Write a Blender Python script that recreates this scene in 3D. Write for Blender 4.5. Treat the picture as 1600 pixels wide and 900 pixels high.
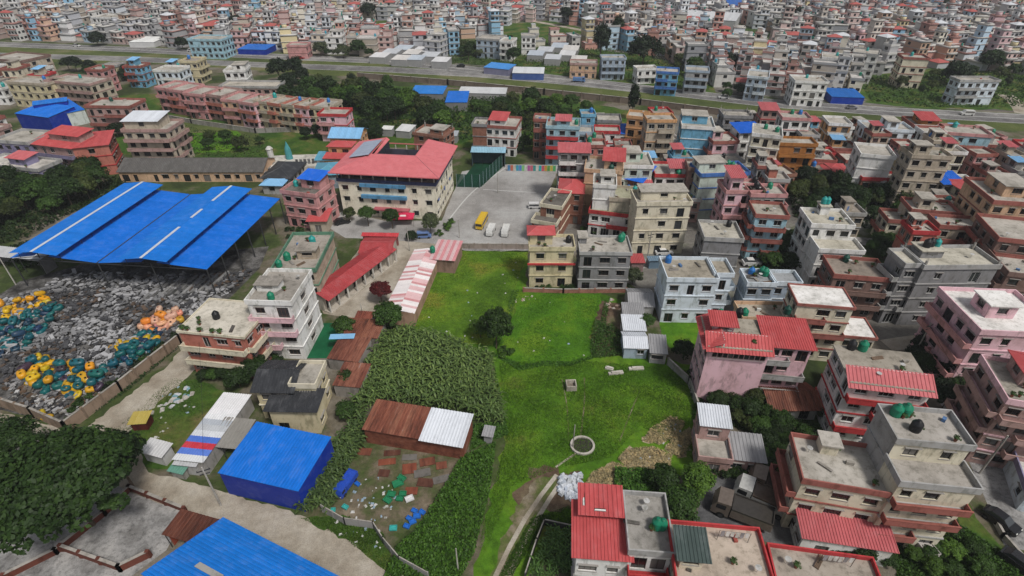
import bpy, math, random
import numpy as np
from mathutils import Vector, Matrix
for o in list(bpy.data.objects): bpy.data.objects.remove(o)
S = bpy.context.scene
COL = S.collection
# ------------------------------------------------------------ camera
CAM_H = 66.0
F_PX = 862.4                       # focal length in pixels of a 1600 px wide picture
TILT = math.atan(595/862.4)        # pitch below the horizon
cam = bpy.data.cameras.new('camera'); camo = bpy.data.objects.new('camera', cam); COL.objects.link(camo)
camo.location = (0, 0, CAM_H); camo.rotation_euler = (math.pi/2-TILT, 0, 0)
cam.sensor_width = 36; cam.lens = F_PX*36/1600; cam.clip_end = 6000; cam.clip_start = 0.5
S.camera = camo
# ------------------------------------------------------------ sky, sun, exposure
SUN_EL, SUN_AZ = math.radians(56), math.radians(140)   # azimuth measured from +Y (away from the camera) towards +X
w = bpy.data.worlds.new('World'); S.world = w; w.use_nodes = True
nt = w.node_tree; nt.nodes.clear()
sky = nt.nodes.new('ShaderNodeTexSky'); sky.sky_type = 'NISHITA'; sky.sun_disc = False
sky.sun_elevation = SUN_EL; sky.sun_rotation = SUN_AZ; sky.air_density = 1.0; sky.dust_density = 3.0; sky.ozone_density = 1.0
hs = nt.nodes.new('ShaderNodeHueSaturation'); hs.inputs['Saturation'].default_value = 0.35
bg = nt.nodes.new('ShaderNodeBackground'); bg.inputs[1].default_value = 0.05
wo = nt.nodes.new('ShaderNodeOutputWorld')
nt.links.new(sky.outputs[0], hs.inputs['Color']); nt.links.new(hs.outputs[0], bg.inputs[0]); nt.links.new(bg.outputs[0], wo.inputs[0])
sl = bpy.data.lights.new('sun', 'SUN'); sl.energy = 1.5; sl.angle = math.radians(10); sl.color = (1, .96, .9)
so = bpy.data.objects.new('sun', sl); COL.objects.link(so)
_d = Vector((math.sin(SUN_AZ)*math.cos(SUN_EL), math.cos(SUN_AZ)*math.cos(SUN_EL), math.sin(SUN_EL)))
so.rotation_euler = _d.to_track_quat('Z', 'Y').to_euler()
S.view_settings.view_transform = 'Standard'; S.view_settings.look = 'None'; S.view_settings.gamma = 1
S.view_settings.use_curve_mapping = False; S.view_settings.exposure = 0.8
S.cycles.max_bounces = 5; S.cycles.diffuse_bounces = 3; S.cycles.transmission_bounces = 2; S.cycles.transparent_max_bounces = 4
# ------------------------------------------------------------ helpers
R = random.Random(7)
_s, _c = math.sin(TILT), math.cos(TILT)
def P(x, y, z=0.0):
    """the place in the world that the photograph shows at pixel x, y when it lies z metres above the ground"""
    u = (x-800)/F_PX; v = (450-y)/F_PX
    d = (u, _c+v*_s, -_s+v*_c); t = (z-CAM_H)/d[2]
    return Vector((d[0]*t, d[1]*t, z))
def tag(o, label=None, cat=None, group=None, kind=None):
    if label: o['label'] = label
    if cat: o['category'] = cat
    if group: o['group'] = group
    if kind: o['kind'] = kind
    return o
def empty(name, loc, rz=0.0):
    o = bpy.data.objects.new(name, None); COL.objects.link(o); o.location = loc; o.rotation_euler = (0, 0, rz)
    o.empty_display_size = .2
    return o
def link(name, me, parent=None, color=None, loc=None, rz=None, mtx=None, scale=None):
    o = bpy.data.objects.new(name, me); COL.objects.link(o)
    if parent: o.parent = parent
    if color: o.color = (*color, 1)
    if mtx is not None: o.matrix_local = mtx
    else:
        if loc is not None: o.location = loc
        if rz: o.rotation_euler = (0, 0, rz)
        if scale is not None: o.scale = scale if hasattr(scale, '__len__') else (scale,)*3
    return o
class MB:
    def __init__(s): s.v = []; s.f = []; s.m = []
    def quad(s, a, b, c, d, mi=0):
        n = len(s.v); s.v += [tuple(a), tuple(b), tuple(c), tuple(d)]; s.f.append((n, n+1, n+2, n+3)); s.m.append(mi)
    def tri(s, a, b, c, mi=0):
        n = len(s.v); s.v += [tuple(a), tuple(b), tuple(c)]; s.f.append((n, n+1, n+2)); s.m.append(mi)
    def hexa(s, p, mi=0):
        n = len(s.v); s.v += [tuple(q) for q in p]
        for f in ((3,2,1,0),(4,5,6,7),(0,1,5,4),(1,2,6,5),(2,3,7,6),(3,0,4,7)):
            s.f.append(tuple(n+i for i in f)); s.m.append(mi)
    def box(s, x0, y0, z0, x1, y1, z1, mi=0):
        s.hexa([(x0,y0,z0),(x1,y0,z0),(x1,y1,z0),(x0,y1,z0),(x0,y0,z1),(x1,y0,z1),(x1,y1,z1),(x0,y1,z1)], mi)
    def ring(s, x0, y0, z0, x1, y1, z1, t, mi=0):
        s.box(x0, y0, z0, x1, y0+t, z1, mi); s.box(x0, y1-t, z0, x1, y1, z1, mi)
        s.box(x0, y0+t, z0, x0+t, y1-t, z1, mi); s.box(x1-t, y0+t, z0, x1, y1-t, z1, mi)
    def tube(s, a, b, r0, r1=None, n=8, mi=0, cap=True):
        a = Vector(a); b = Vector(b); r1 = r0 if r1 is None else r1
        d = (b-a).normalized(); e = d.orthogonal().normalized(); g = d.cross(e)
        k = len(s.v)
        for c, r in ((a, r0), (b, r1)):
            for i in range(n):
                t = 2*math.pi*i/n; s.v.append(tuple(c+e*(r*math.cos(t))+g*(r*math.sin(t))))
        for i in range(n):
            j = (i+1) % n; s.f.append((k+i, k+j, k+n+j, k+n+i)); s.m.append(mi)
        if cap:
            s.f.append(tuple(k+n+i for i in range(n))); s.m.append(mi)
            s.f.append(tuple(k+n-1-i for i in range(n))); s.m.append(mi)
    def lathe(s, prof, n=12, mi=0, c=(0, 0)):
        k = len(s.v)
        for r, z in prof:
            for i in range(n):
                t = 2*math.pi*i/n; s.v.append((c[0]+r*math.cos(t), c[1]+r*math.sin(t), z))
        for q in range(len(prof)-1):
            for i in range(n):
                j = (i+1) % n; s.f.append((k+q*n+i, k+q*n+j, k+(q+1)*n+j, k+(q+1)*n+i)); s.m.append(mi)
        s.f.append(tuple(k+(len(prof)-1)*n+i for i in range(n))); s.m.append(mi)
    def mesh(s, name, mats, smooth=False):
        me = bpy.data.meshes.new(name); me.from_pydata(s.v, [], s.f)
        for m in mats: me.materials.append(m)
        if len(mats) > 1: me.polygons.foreach_set('material_index', s.m)
        if smooth: me.polygons.foreach_set('use_smooth', [True]*len(s.f))
        return me
    def build(s, name, mats, parent=None, color=None, loc=None, rz=None, smooth=False):
        if not isinstance(mats, (list, tuple)): mats = [mats]
        return link(name, s.mesh(name, mats, smooth), parent, color, loc, rz)
# ------------------------------------------------------------ materials
def mat(name, build, rough=.8, spec=.3, metal=0.0):
    m = bpy.data.materials.new(name); m.use_nodes = True; t = m.node_tree; b = t.nodes['Principled BSDF']
    b.inputs['Roughness'].default_value = rough; b.inputs['Specular IOR Level'].default_value = spec; b.inputs['Metallic'].default_value = metal
    build(t, b); return m
def N(t, kind, **kw):
    n = t.nodes.new(kind)
    for k, v in kw.items(): setattr(n, k, v)
    return n
def noise(t, scale, detail=4, rough=.6, co='Object', stretch=None, own=False):
    tc = N(t, 'ShaderNodeTexCoord'); n = N(t, 'ShaderNodeTexNoise'); n.inputs['Scale'].default_value = scale
    n.inputs['Detail'].default_value = detail; n.inputs['Roughness'].default_value = rough
    src = tc.outputs[co]
    if stretch:
        mp = N(t, 'ShaderNodeMapping'); mp.inputs['Scale'].default_value = stretch; t.links.new(src, mp.inputs[0]); src = mp.outputs[0]
    if own:      # every object gets its own piece of the pattern
        va = N(t, 'ShaderNodeVectorMath', operation='ADD'); vs = N(t, 'ShaderNodeVectorMath', operation='SCALE'); vs.inputs[0].default_value = (91, 57, 33); t.links.new(N(t, 'ShaderNodeObjectInfo').outputs['Random'], vs.inputs['Scale'])
        t.links.new(src, va.inputs[0]); t.links.new(vs.outputs[0], va.inputs[1]); src = va.outputs[0]
    t.links.new(src, n.inputs['Vector']); return n.outputs['Fac']
def ramp(t, fac, stops, interp='LINEAR'):
    r = N(t, 'ShaderNodeValToRGB'); r.color_ramp.interpolation = interp
    e = r.color_ramp.elements
    while len(e) < len(stops): e.new(.5)
    for q, (p, c) in zip(e, stops):
        q.position = p; q.color = (c, c, c, 1) if not hasattr(c, '__len__') else (*c, 1)
    t.links.new(fac, r.inputs[0]); return r.outputs[0]
def mul(t, a, b, f=1.0, op='MULTIPLY'):
    m = N(t, 'ShaderNodeMix', data_type='RGBA', blend_type=op)
    if hasattr(f, 'is_linked') or hasattr(f, 'links'): t.links.new(f, m.inputs[0])
    else: m.inputs[0].default_value = f
    for s, i in ((a, 6), (b, 7)):
        if hasattr(s, 'links'): t.links.new(s, m.inputs[i])
        else: m.inputs[i].default_value = (*s, 1)
    return m.outputs[2]
def bump(t, b, h, strength=.3, dist=.05):
    n = N(t, 'ShaderNodeBump'); n.inputs['Strength'].default_value = strength; n.inputs['Distance'].default_value = dist
    t.links.new(h, n.inputs['Height']); t.links.new(n.outputs[0], b.inputs['Normal'])
def ocol(t): return N(t, 'ShaderNodeObjectInfo').outputs['Color']
def _paint(t, b):
    c = mul(t, ocol(t), ramp(t, noise(t, .35, 5, .65, own=True), [(.32, (.66, .64, .6)), (.5, (.92, .91, .9)), (.66, (1, 1, 1))]))
    c = mul(t, c, ramp(t, noise(t, .8, 5, .7, stretch=(1.3, 1.3, .4), own=True), [(.37, (.45, .47, .43)), (.47, (1, 1, 1))]), .6)
    t.links.new(c, b.inputs['Base Color']); bump(t, b, noise(t, 6, 3), .15, .02)
PAINT = mat('painted_plaster', _paint, .85, .2)
def _conc(t, b):
    c = mul(t, ocol(t), ramp(t, noise(t, .22, 7, .68, own=True), [(.3, (.42, .41, .38)), (.48, (.82, .8, .76)), (.68, (1.05, 1.03, 1))]))
    c = mul(t, c, ramp(t, noise(t, 1.3, 6, .75), [(.33, (.5, .5, .47)), (.5, (1, 1, 1))]), .8)
    t.links.new(c, b.inputs['Base Color']); bump(t, b, noise(t, 3, 5), .3, .03)
CONC = mat('weathered_concrete', _conc, .9, .2)
def _tin(t, b):
    c = mul(t, ocol(t), ramp(t, noise(t, .5, 5, .7, own=True), [(.3, (.86, .86, .86)), (.55, (1, 1, 1))]))
    c = mul(t, c, ramp(t, noise(t, 1.4, 6, .75, own=True), [(.33, (.45, .42, .4)), (.42, (1, 1, 1))]), .35)
    c = mul(t, c, (.45, .45, .46), ramp(t, noise(t, .5, 5, .7, own=True), [(.5, 0), (.8, .14)]), 'MIX')
    t.links.new(c, b.inputs['Base Color'])
TIN = mat('painted_sheet_metal', _tin, .5, .22)
def _rust(t, b):
    c = ramp(t, noise(t, .9, 6, .7, stretch=(1, .25, 1), own=True), [(.28, (.05, .022, .015)), (.48, (.19, .07, .045)), (.62, (.26, .11, .07)), (.78, (.33, .3, .28))])
    c = mul(t, c, ocol(t)); t.links.new(c, b.inputs['Base Color'])
RUST = mat('rusty_sheet_metal', _rust, .75, .3)
def _flat(col): return lambda t, b: b.inputs['Base Color'].__setattr__('default_value', (*col, 1))
def _glass(t, b):
    c = ramp(t, N(t, 'ShaderNodeObjectInfo').outputs['Random'], [(0, (.006, .007, .008)), (.7, (.02, .023, .026)), (.85, (.06, .065, .07)), (1, (.16, .15, .14))]); t.links.new(c, b.inputs['Base Color'])
GLASS = mat('dark_window_glass', _glass, .12, .5)
DARK = mat('dark_opening', _flat((.008, .008, .008)), .9, .1)
METAL = mat('dark_steel', _flat((.035, .037, .04)), .5, .4)
def _plas(t, b): t.links.new(mul(t, ocol(t), ramp(t, noise(t, 3, 3), [(.3, .75), (.6, 1.0)])), b.inputs['Base Color'])
PLASTIC = mat('moulded_plastic', _plas, .4, .4)
CARPAINT = mat('vehicle_paint', _plas, .22, .5)
TYRE = mat('black_rubber', _flat((.012, .012, .012)), .8, .2)
def _brick(t, b):
    tc = N(t, 'ShaderNodeTexCoord'); br = N(t, 'ShaderNodeTexBrick'); br.inputs['Scale'].default_value = 1
    br.inputs['Color1'].default_value = (1, .95, .9, 1); br.inputs['Color2'].default_value = (.75, .66, .6, 1); br.inputs['Mortar'].default_value = (.9, .9, .9, 1)
    br.inputs['Brick Width'].default_value = .24; br.inputs['Row Height'].default_value = .085; br.inputs['Mortar Size'].default_value = .012
    mp = N(t, 'ShaderNodeMapping'); mp.inputs['Rotation'].default_value = (math.pi/2, 0, .6); t.links.new(tc.outputs['Object'], mp.inputs[0]); t.links.new(mp.outputs[0], br.inputs[0])
    c = mul(t, ocol(t), br.outputs[0]); c = mul(t, c, ramp(t, noise(t, .7, 5, .7), [(.3, (.6, .58, .56)), (.6, (1.1, 1.1, 1.1))]))
    t.links.new(c, b.inputs['Base Color'])
BRICK = mat('fired_brick', _brick, .9, .2)
def _leaf(t, b):
    g = N(t, 'ShaderNodeNewGeometry'); oi = N(t, 'ShaderNodeObjectInfo')
    c = mul(t, oi.outputs['Color'], ramp(t, g.outputs['Random Per Island'], [(0, (.55, .6, .5)), (.5, (.95, 1, .9)), (1, (1.5, 1.42, 1.2))]))
    c = mul(t, c, ramp(t, noise(t, 1.6, 3), [(.35, (.7, .72, .7)), (.65, (1.25, 1.2, 1.1))]))
    c = mul(t, c, ramp(t, oi.outputs['Random'], [(0, (.8, .82, .8)), (1, (1.2, 1.16, 1.15))]))
    t.links.new(c, b.inputs['Base Color'])
    tr = N(t, 'ShaderNodeBsdfTranslucent'); t.links.new(c, tr.inputs[0]); mx = N(t, 'ShaderNodeMixShader'); mx.inputs[0].default_value = .22
    t.links.new(b.outputs[0], mx.inputs[1]); t.links.new(tr.outputs[0], mx.inputs[2]); t.links.new(mx.outputs[0], t.nodes['Material Output'].inputs[0])
LEAF = mat('leaves', _leaf, .55, .25)
BARK = mat('bark', lambda t, b: t.links.new(ramp(t, noise(t, 5, 5), [(.3, (.05, .035, .025)), (.7, (.15, .11, .08))]), b.inputs['Base Color']), .9)
def ground_mat(name, stops, sc=.08, sc2=1.2, st2=((.35, .72), (.6, 1.05)), rough=.95, bs=.4):
    def f(t, b):
        c = ramp(t, noise(t, sc, 7, .62), [(.5+(p-.5)*.62, q) for p, q in stops])
        c = mul(t, c, ramp(t, noise(t, sc2, 6, .7), list(st2)))
        c = mul(t, c, ramp(t, noise(t, sc2*7, 3, .6), [(.3, .78), (.6, 1.08)]))
        t.links.new(c, b.inputs['Base Color']); bump(t, b, noise(t, sc2*2, 5), bs, .15)
    return mat(name, f, rough, .15)
G_LAND = ground_mat('rough_land', [(.3, (.035, .05, .018)), (.45, (.06, .085, .025)), (.55, (.14, .12, .085)), (.7, (.2, .18, .15))], .05)
G_TOWN = ground_mat('town_ground', [(.35, (.12, .11, .1)), (.55, (.2, .19, .17)), (.64, (.07, .09, .035)), (.75, (.04, .065, .02))], .04)
G_GRASS = ground_mat('meadow_grass', [(.3, (.06, .125, .012)), (.45, (.09, .18, .014)), (.58, (.13, .215, .018)), (.72, (.2, .21, .03))], .09, .9, ((.3, .6), (.62, 1.1)))
G_LUSH = ground_mat('lush_grass', [(.3, (.05, .135, .01)), (.5, (.075, .19, .011)), (.7, (.125, .22, .015))], .1, .9, ((.3, .68), (.62, 1.1)))
G_OLIVE = ground_mat('trodden_grass', [(.3, (.03, .07, .012)), (.5, (.055, .11, .016)), (.62, (.09, .12, .025)), (.75, (.15, .13, .05))], .11, 1.0, ((.3, .58), (.62, 1.1)))
G_VERGE = ground_mat('verge_grass', [(.3, (.06, .08, .025)), (.55, (.1, .125, .035)), (.75, (.17, .16, .08))], .05)
G_MEADOW = ground_mat('rough_meadow', [(.28, (.048, .12, .01)), (.45, (.075, .175, .011)), (.58, (.105, .2, .014)), (.68, (.12, .15, .025)), (.8, (.17, .14, .05))], .07, .8, ((.3, .55), (.62, 1.1)))
G_DIRT = ground_mat('pale_dirt', [(.3, (.26, .22, .17)), (.5, (.36, .32, .26)), (.7, (.44, .4, .34))], .12, .9, ((.3, .8), (.6, 1.05)))
G_EARTH = ground_mat('brown_earth', [(.3, (.07, .045, .03)), (.5, (.13, .09, .06)), (.62, (.16, .13, .08)), (.75, (.06, .09, .025))], .15)
G_STRAW = ground_mat('dumped_straw', [(.3, (.2, .15, .09)), (.5, (.38, .31, .2)), (.7, (.5, .42, .3))], .5, 2.5, ((.35, .5), (.6, 1.15)))
G_YARD = ground_mat('concrete_yard', [(.3, (.25, .24, .23)), (.5, (.33, .32, .31)), (.7, (.39, .385, .375))], .06, .5, ((.3, .84), (.6, 1.04)))
G_PAVE = ground_mat('broken_concrete', [(.3, (.16, .155, .15)), (.5, (.27, .265, .26)), (.7, (.36, .35, .34))], .3, 1.6, ((.33, .55), (.52, 1.05)))
G_ASPH = ground_mat('asphalt', [(.3, (.06, .06, .062)), (.5, (.1, .1, .105)), (.7, (.15, .15, .15))], .1, .8)
G_ROAD = ground_mat('highway_asphalt', [(.3, (.14, .135, .135)), (.5, (.2, .195, .19)), (.7, (.28, .27, .26))], .05, .4)
G_SCRAP = ground_mat('scrapyard_dirt', [(.3, (.03, .029, .027)), (.5, (.08, .077, .073)), (.7, (.17, .165, .16))], .3, 2.0, ((.35, .45), (.55, 1.1)))
G_TURF = ground_mat('artificial_turf', [(.3, (.006, .04, .022)), (.7, (.012, .065, .032))], .2, 1.0)
G_CARPET = ground_mat('green_sheet', [(.3, (.008, .085, .035)), (.7, (.012, .12, .05))], .2, 1.0, ((.3, .85), (.6, 1.05)), .6, .1)
def poly_px(pts, z=0): return [P(x, y, 0) for x, y in pts]
def inside(p, poly):
    x, y = p[0], p[1]; c = False; j = len(poly)-1
    for i in range(len(poly)):
        xi, yi = poly[i][0], poly[i][1]; xj, yj = poly[j][0], poly[j][1]
        if (yi > y) != (yj > y) and x < (xj-xi)*(y-yi)/(yj-yi)+xi: c = not c
        j = i
    return c
def sheet(name, pts, z, m, rag=.35, kind='structure', step=1.5, label=None, cat=None):
    w_ = poly_px(pts); out = []; r = random.Random(len(name)+len(pts))
    for i, a in enumerate(w_):
        b = w_[(i+1) % len(w_)]; n = max(1, min(60, int((b-a).length/step)))
        for k in range(n):
            q = a.lerp(b, k/n)
            if k: q = q+Vector((r.uniform(-rag, rag), r.uniform(-rag, rag), 0))
            out.append((q.x, q.y, z))
    if sum(out[i-1][0]*out[i][1]-out[i][0]*out[i-1][1] for i in range(len(out))) < 0: out.reverse()
    me = bpy.data.meshes.new(name); me.from_pydata(out, [], [tuple(range(len(out)))]); me.materials.append(m)
    o = link(name, me); tag(o, label, cat, None, kind); return o
def strip(name, line, wd, z, m, kind='structure', off=0.0):
    """a band of width wd following pixel points on the ground"""
    q = [P(x, y) for x, y in line]; pts = []
    fine = []
    for i in range(len(q)-1):
        n = max(1, min(24, int((q[i+1]-q[i]).length/3)))
        for k in range(n): fine.append(q[i].lerp(q[i+1], k/n))
    fine.append(q[-1])
    for _ in range(6):
        fine = [fine[0]]+[(fine[i-1]+fine[i]*2+fine[i+1])/4 for i in range(1, len(fine)-1)]+[fine[-1]]
    mb = MB(); L = []; Rr = []
    for i, p in enumerate(fine):
        d = (fine[min(i+1, len(fine)-1)]-fine[max(i-1, 0)]).normalized(); n = Vector((-d.y, d.x, 0))
        L.append(p+n*(off+wd/2)); Rr.append(p+n*(off-wd/2))
    for i in range(len(fine)-1):
        mb.quad((Rr[i].x, Rr[i].y, z), (Rr[i+1].x, Rr[i+1].y, z), (L[i+1].x, L[i+1].y, z), (L[i].x, L[i].y, z))
    o = mb.build(name, m); tag(o, kind=kind); return o, fine
# ------------------------------------------------------------ the ground
me = bpy.data.meshes.new('ground'); me.from_pydata([(-3000, -400, 0), (3000, -400, 0), (3000, 3500, 0), (-3000, 3500, 0)], [], [(0, 1, 2, 3)]); me.materials.append(G_LAND)
tag(link('ground', me), kind='structure')
TOWN_FAR = [(-700, 40), (0, 62), (370, 78), (600, 90), (800, 108), (1000, 130), (1200, 154), (1400, 167), (1600, 175), (2300, 200), (1700, -75), (-150, -75)]
sheet('town_ground', TOWN_FAR, .004, G_TOWN, 0)
sheet('town_ground', [(1000, 175), (1250, 195), (1800, 230), (1800, 540), (1330, 530), (1010, 460), (880, 380), (880, 230)], .004, G_TOWN, 0)
sheet('verge', [(-700, 35), (0, 64), (370, 79), (600, 91), (800, 110), (1000, 132), (1200, 155), (1400, 168), (1600, 177), (2400, 215), (2400, 250), (1600, 205), (1300, 188), (1100, 172), (900, 150), (700, 132), (520, 118), (250, 100), (0, 96), (-700, 70)], .008, G_VERGE, .3, step=6)
up, up_f = strip('highway', [(-900, 28), (-300, 55), (0, 69), (200, 77), (400, 87), (600, 95), (800, 115), (1000, 138), (1200, 161), (1400, 175), (1600, 186), (2000, 206)], 12.5, .016, G_ROAD)
lo, lo_f = strip('highway_slip_road', [(-900, 50), (-300, 75), (0, 86), (200, 92), (400, 101), (600, 108.5), (760, 117), (900, 129), (1000, 140)], 10.5, .012, G_ROAD)
strip('highway_shoulder', [(600, 92), (800, 111.5), (1000, 134), (1200, 157), (1400, 170), (1600, 180), (2000, 199)], 3.5, .014, G_PAVE)
LINE = mat('road_paint', _flat((.6, .6, .58)), .8)
for fl, offs in ((up_f, (-5.7, -.3, .3, 5.7)), (lo_f, (-4.8, 4.8))):
    for of in offs:
        mb = MB()
        for i in range(1, len(fl)-2):
            d = (fl[i+1]-fl[i]).normalized(); n = Vector((-d.y, d.x, 0)); a = fl[i]+n*of; b = fl[i+1]+n*of
            mb.quad((a-n*.1)[:2]+(.021,), (b-n*.1)[:2]+(.021,), (b+n*.1)[:2]+(.021,), (a+n*.1)[:2]+(.021,))
        tag(mb.build('road_marking', LINE), kind='structure')
# greens among the far town
G_FAR = ground_mat('far_scrub', [(.3, (.03, .055, .015)), (.5, (.05, .09, .02)), (.6, (.09, .11, .04)), (.72, (.16, .14, .09))], .05, .5, ((.3, .55), (.62, 1.1)))
GREENS = [
 [(800, 36), (860, 32), (925, 48), (930, 70), (800, 70), (770, 45)],
 [(1095, 40), (1160, 36), (1215, 55), (1210, 82), (1130, 75)],
 [(1330, 118), (1480, 105), (1640, 120), (1640, 172), (1440, 170), (1350, 160)],
 [(700, 62), (800, 55), (800, 105), (720, 100)],
 [(800, 70), (880, 75), (1010, 85), (1100, 120), (1120, 148), (960, 128), (800, 108)],
 [(1255, 62), (1345, 65), (1345, 80), (1250, 85)],
 [(565, 35), (625, 30), (640, 55), (570, 60)],
]
for k, g in enumerate(GREENS): sheet('far_green', g, .012, G_FAR if k % 2 else G_OLIVE, 1.5, step=5)
strip('dirt_path', [(800, 27), (850, 36), (920, 49)], 5, .018, G_DIRT)
strip('dirt_path', [(1570, 148), (1590, 160), (1600, 178)], 6, .018, G_DIRT)
# rough land between highway and school
sheet('scrub_land', [(180, 150), (560, 130), (860, 150), (1050, 185), (990, 200), (860, 240), (740, 230), (600, 230), (420, 260), (180, 240)], .006, G_OLIVE, 1, step=4)
sheet('grass_field', [(240, 178), (330, 190), (400, 205), (415, 225), (300, 240), (250, 215)], .012, G_VERGE, .8, step=4)
sheet('grass_field', [(270, 208), (370, 205), (385, 235), (285, 240)], .016, G_LUSH, .8, step=4)
# school grounds
sheet('school_yard', [(505, 350), (535, 330), (600, 345), (690, 345), (722, 268), (790, 257), (876, 258), (842, 330), (826, 386), (720, 386), (668, 380), (600, 374), (540, 372)], .008, G_YARD, .1)
sheet('courtyard', [(500, 468), (575, 372), (690, 376), (665, 440), (600, 500), (560, 498), (505, 490)], .006, G_DIRT, .1)
SLABLINE = mat('pale_line', _flat((.5, .5, .49)), .9)
strip('yard_marking', [(755, 296), (838, 301)], .25, .014, SLABLINE)
strip('yard_marking', [(700, 345), (735, 300), (790, 262)], .3, .014, SLABLINE)
strip('footpath', [(716, 389), (770, 390), (830, 391)], 1.6, .012, G_PAVE)
# the meadow
sheet('meadow', [(690, 390), (828, 390), (822, 448), (945, 460), (972, 470), (975, 540), (1080, 570), (1090, 640), (1092, 735), (985, 765), (930, 790), (900, 830), (820, 905), (740, 905), (770, 760), (790, 690), (770, 560), (640, 540), (640, 490)], .006, G_MEADOW, .5)
sheet('meadow_plot', [(692, 392), (826, 392), (805, 450), (790, 500), (770, 540), (700, 535), (640, 525), (648, 478)], .012, G_GRASS, .4)
sheet('meadow_plot', [(815, 454), (940, 458), (925, 520), (926, 556), (890, 568), (850, 566), (815, 574), (775, 552), (795, 500)], .012, G_LUSH, .7)
sheet('lawn', [(1030, 500), (1090, 502), (1092, 545), (1050, 548), (1035, 530)], .016, G_LUSH, .3)
STRAW = [[(908, 768), (925, 738), (960, 722), (985, 732), (972, 750), (930, 772)], [(965, 718), (978, 702), (1020, 697), (1050, 710), (1048, 728), (1010, 735), (985, 735)], [(1003, 690), (1018, 668), (1048, 652), (1070, 660), (1060, 682), (1030, 695)], [(940, 752), (985, 734), (1012, 735), (990, 750), (950, 768)], [(1038, 702), (1052, 684), (1078, 668), (1082, 690), (1062, 716)]]
for s_ in STRAW: sheet('straw_ground', s_, .012, G_STRAW, .6, step=.7)
sheet('mud_patch', [(826, 730), (850, 726), (872, 730), (868, 748), (845, 758), (828, 748)], .012, G_EARTH, .4, step=.8)
sheet('bare_earth', [(850, 745), (905, 735), (915, 770), (900, 790), (860, 800), (810, 790), (800, 770)], .010, G_EARTH, .5, step=.8)
G_TRACK = ground_mat('worn_track', [(.28, (.07, .12, .02)), (.45, (.12, .13, .05)), (.58, (.2, .17, .11)), (.75, (.28, .24, .18))], .3, 1.5)
sheet('worn_track', [(838, 748), (878, 745), (850, 790), (832, 815), (812, 860), (800, 905), (764, 905), (782, 850), (805, 800)], .014, G_TRACK, .5, step=.8)
strip('dirt_track', [(870, 742), (840, 775), (815, 800), (790, 840), (772, 905)], .6, .02, G_DIRT)
strip('dirt_track', [(880, 748), (855, 785), (830, 810), (806, 850), (792, 905)], .6, .02, G_DIRT)
strip('foot_trail', [(878, 592), (880, 612), (889, 628), (890, 640), (888, 690)], .18, .018, G_TRACK)
strip('foot_trail', [(913, 590), (920, 605), (914, 625), (914, 645), (907, 660), (907, 682)], .22, .018, G_TRACK)
strip('foot_trail', [(1000, 610), (992, 630), (974, 655), (968, 690)], .18, .018, G_TRACK)
strip('foot_trail', [(905, 705), (880, 718), (868, 730)], .3, .018, G_DIRT)
sheet('vegetable_bed', [(940, 470), (975, 475), (975, 555), (925, 558), (930, 500)], .018, G_EARTH, .3, step=.8)
# left: lane, road, scrapyard, plots
sheet('scrapyard', [(-60, 500), (30, 440), (120, 415), (420, 385), (405, 420), (285, 538), (112, 668), (-60, 625)], .006, G_SCRAP, .1)
sheet('plot', [(170, 680), (270, 590), (330, 600), (380, 620), (330, 700), (290, 735), (230, 730)], .008, G_OLIVE, .4)
sheet('lane', [(262, 572), (298, 530), (330, 545), (310, 575), (262, 615), (222, 655), (200, 680), (130, 672)], .012, G_DIRT, .35, step=.8)
sheet('road', [(-120, 640), (0, 645), (100, 670), (200, 672), (232, 738), (330, 762), (470, 805), (560, 850), (680, 930), (560, 930), (430, 870), (300, 810), (195, 765), (0, 720), (-120, 700)], .016, G_DIRT, .25, step=.8)
G_PLOT = ground_mat('salvage_ground', [(.3, (.06, .09, .025)), (.45, (.1, .1, .05)), (.58, (.16, .13, .09)), (.72, (.22, .18, .13))], .2, 1.4)
sheet('roadside_grass', [(470, 810), (545, 808), (600, 835), (625, 905), (600, 890), (540, 842)], .02, G_OLIVE, .4, step=.8)
sheet('salvage_plot', [(470, 810), (520, 770), (560, 690), (720, 700), (725, 735), (650, 830), (560, 835)], .01, G_PLOT, .4, step=.8)
sheet('compound_floor', [(-60, 760), (60, 700), (205, 770), (290, 800), (260, 860), (200, 905), (-60, 905)], .022, G_PAVE, .1)
sheet('green_floor_sheet', [(458, 560), (503, 505), (522, 505), (532, 520), (512, 560)], .05, G_CARPET, .02)
# right: yards and lanes
sheet('asphalt_yard', [(1085, 815), (1098, 765), (1120, 745), (1165, 745), (1240, 770), (1250, 850), (1215, 850), (1090, 825)], .012, G_ASPH, .1)
strip('lane', [(1385, 540), (1430, 530), (1490, 528)], 3.2, .012, G_DIRT)
strip('lane', [(1440, 540), (1470, 590), (1500, 650), (1540, 720), (1570, 790), (1600, 860)], 4.2, .014, G_PAVE)
strip('lane', [(1060, 412), (1015, 408), (990, 412)], 4, .012, G_PAVE)
strip('lane', [(1330, 375), (1380, 385), (1420, 372)], 4, .012, G_PAVE)
strip('lane', [(1225, 355), (1240, 378), (1225, 400)], 3, .012, G_PAVE)
sheet('garden', [(1460, 780), (1500, 770), (1560, 850), (1600, 905), (1400, 905), (1400, 850)], .01, G_OLIVE, .4)
sheet('garden', [(1185, 380), (1240, 385), (1245, 430), (1170, 425)], .01, G_GRASS, .4)
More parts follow.
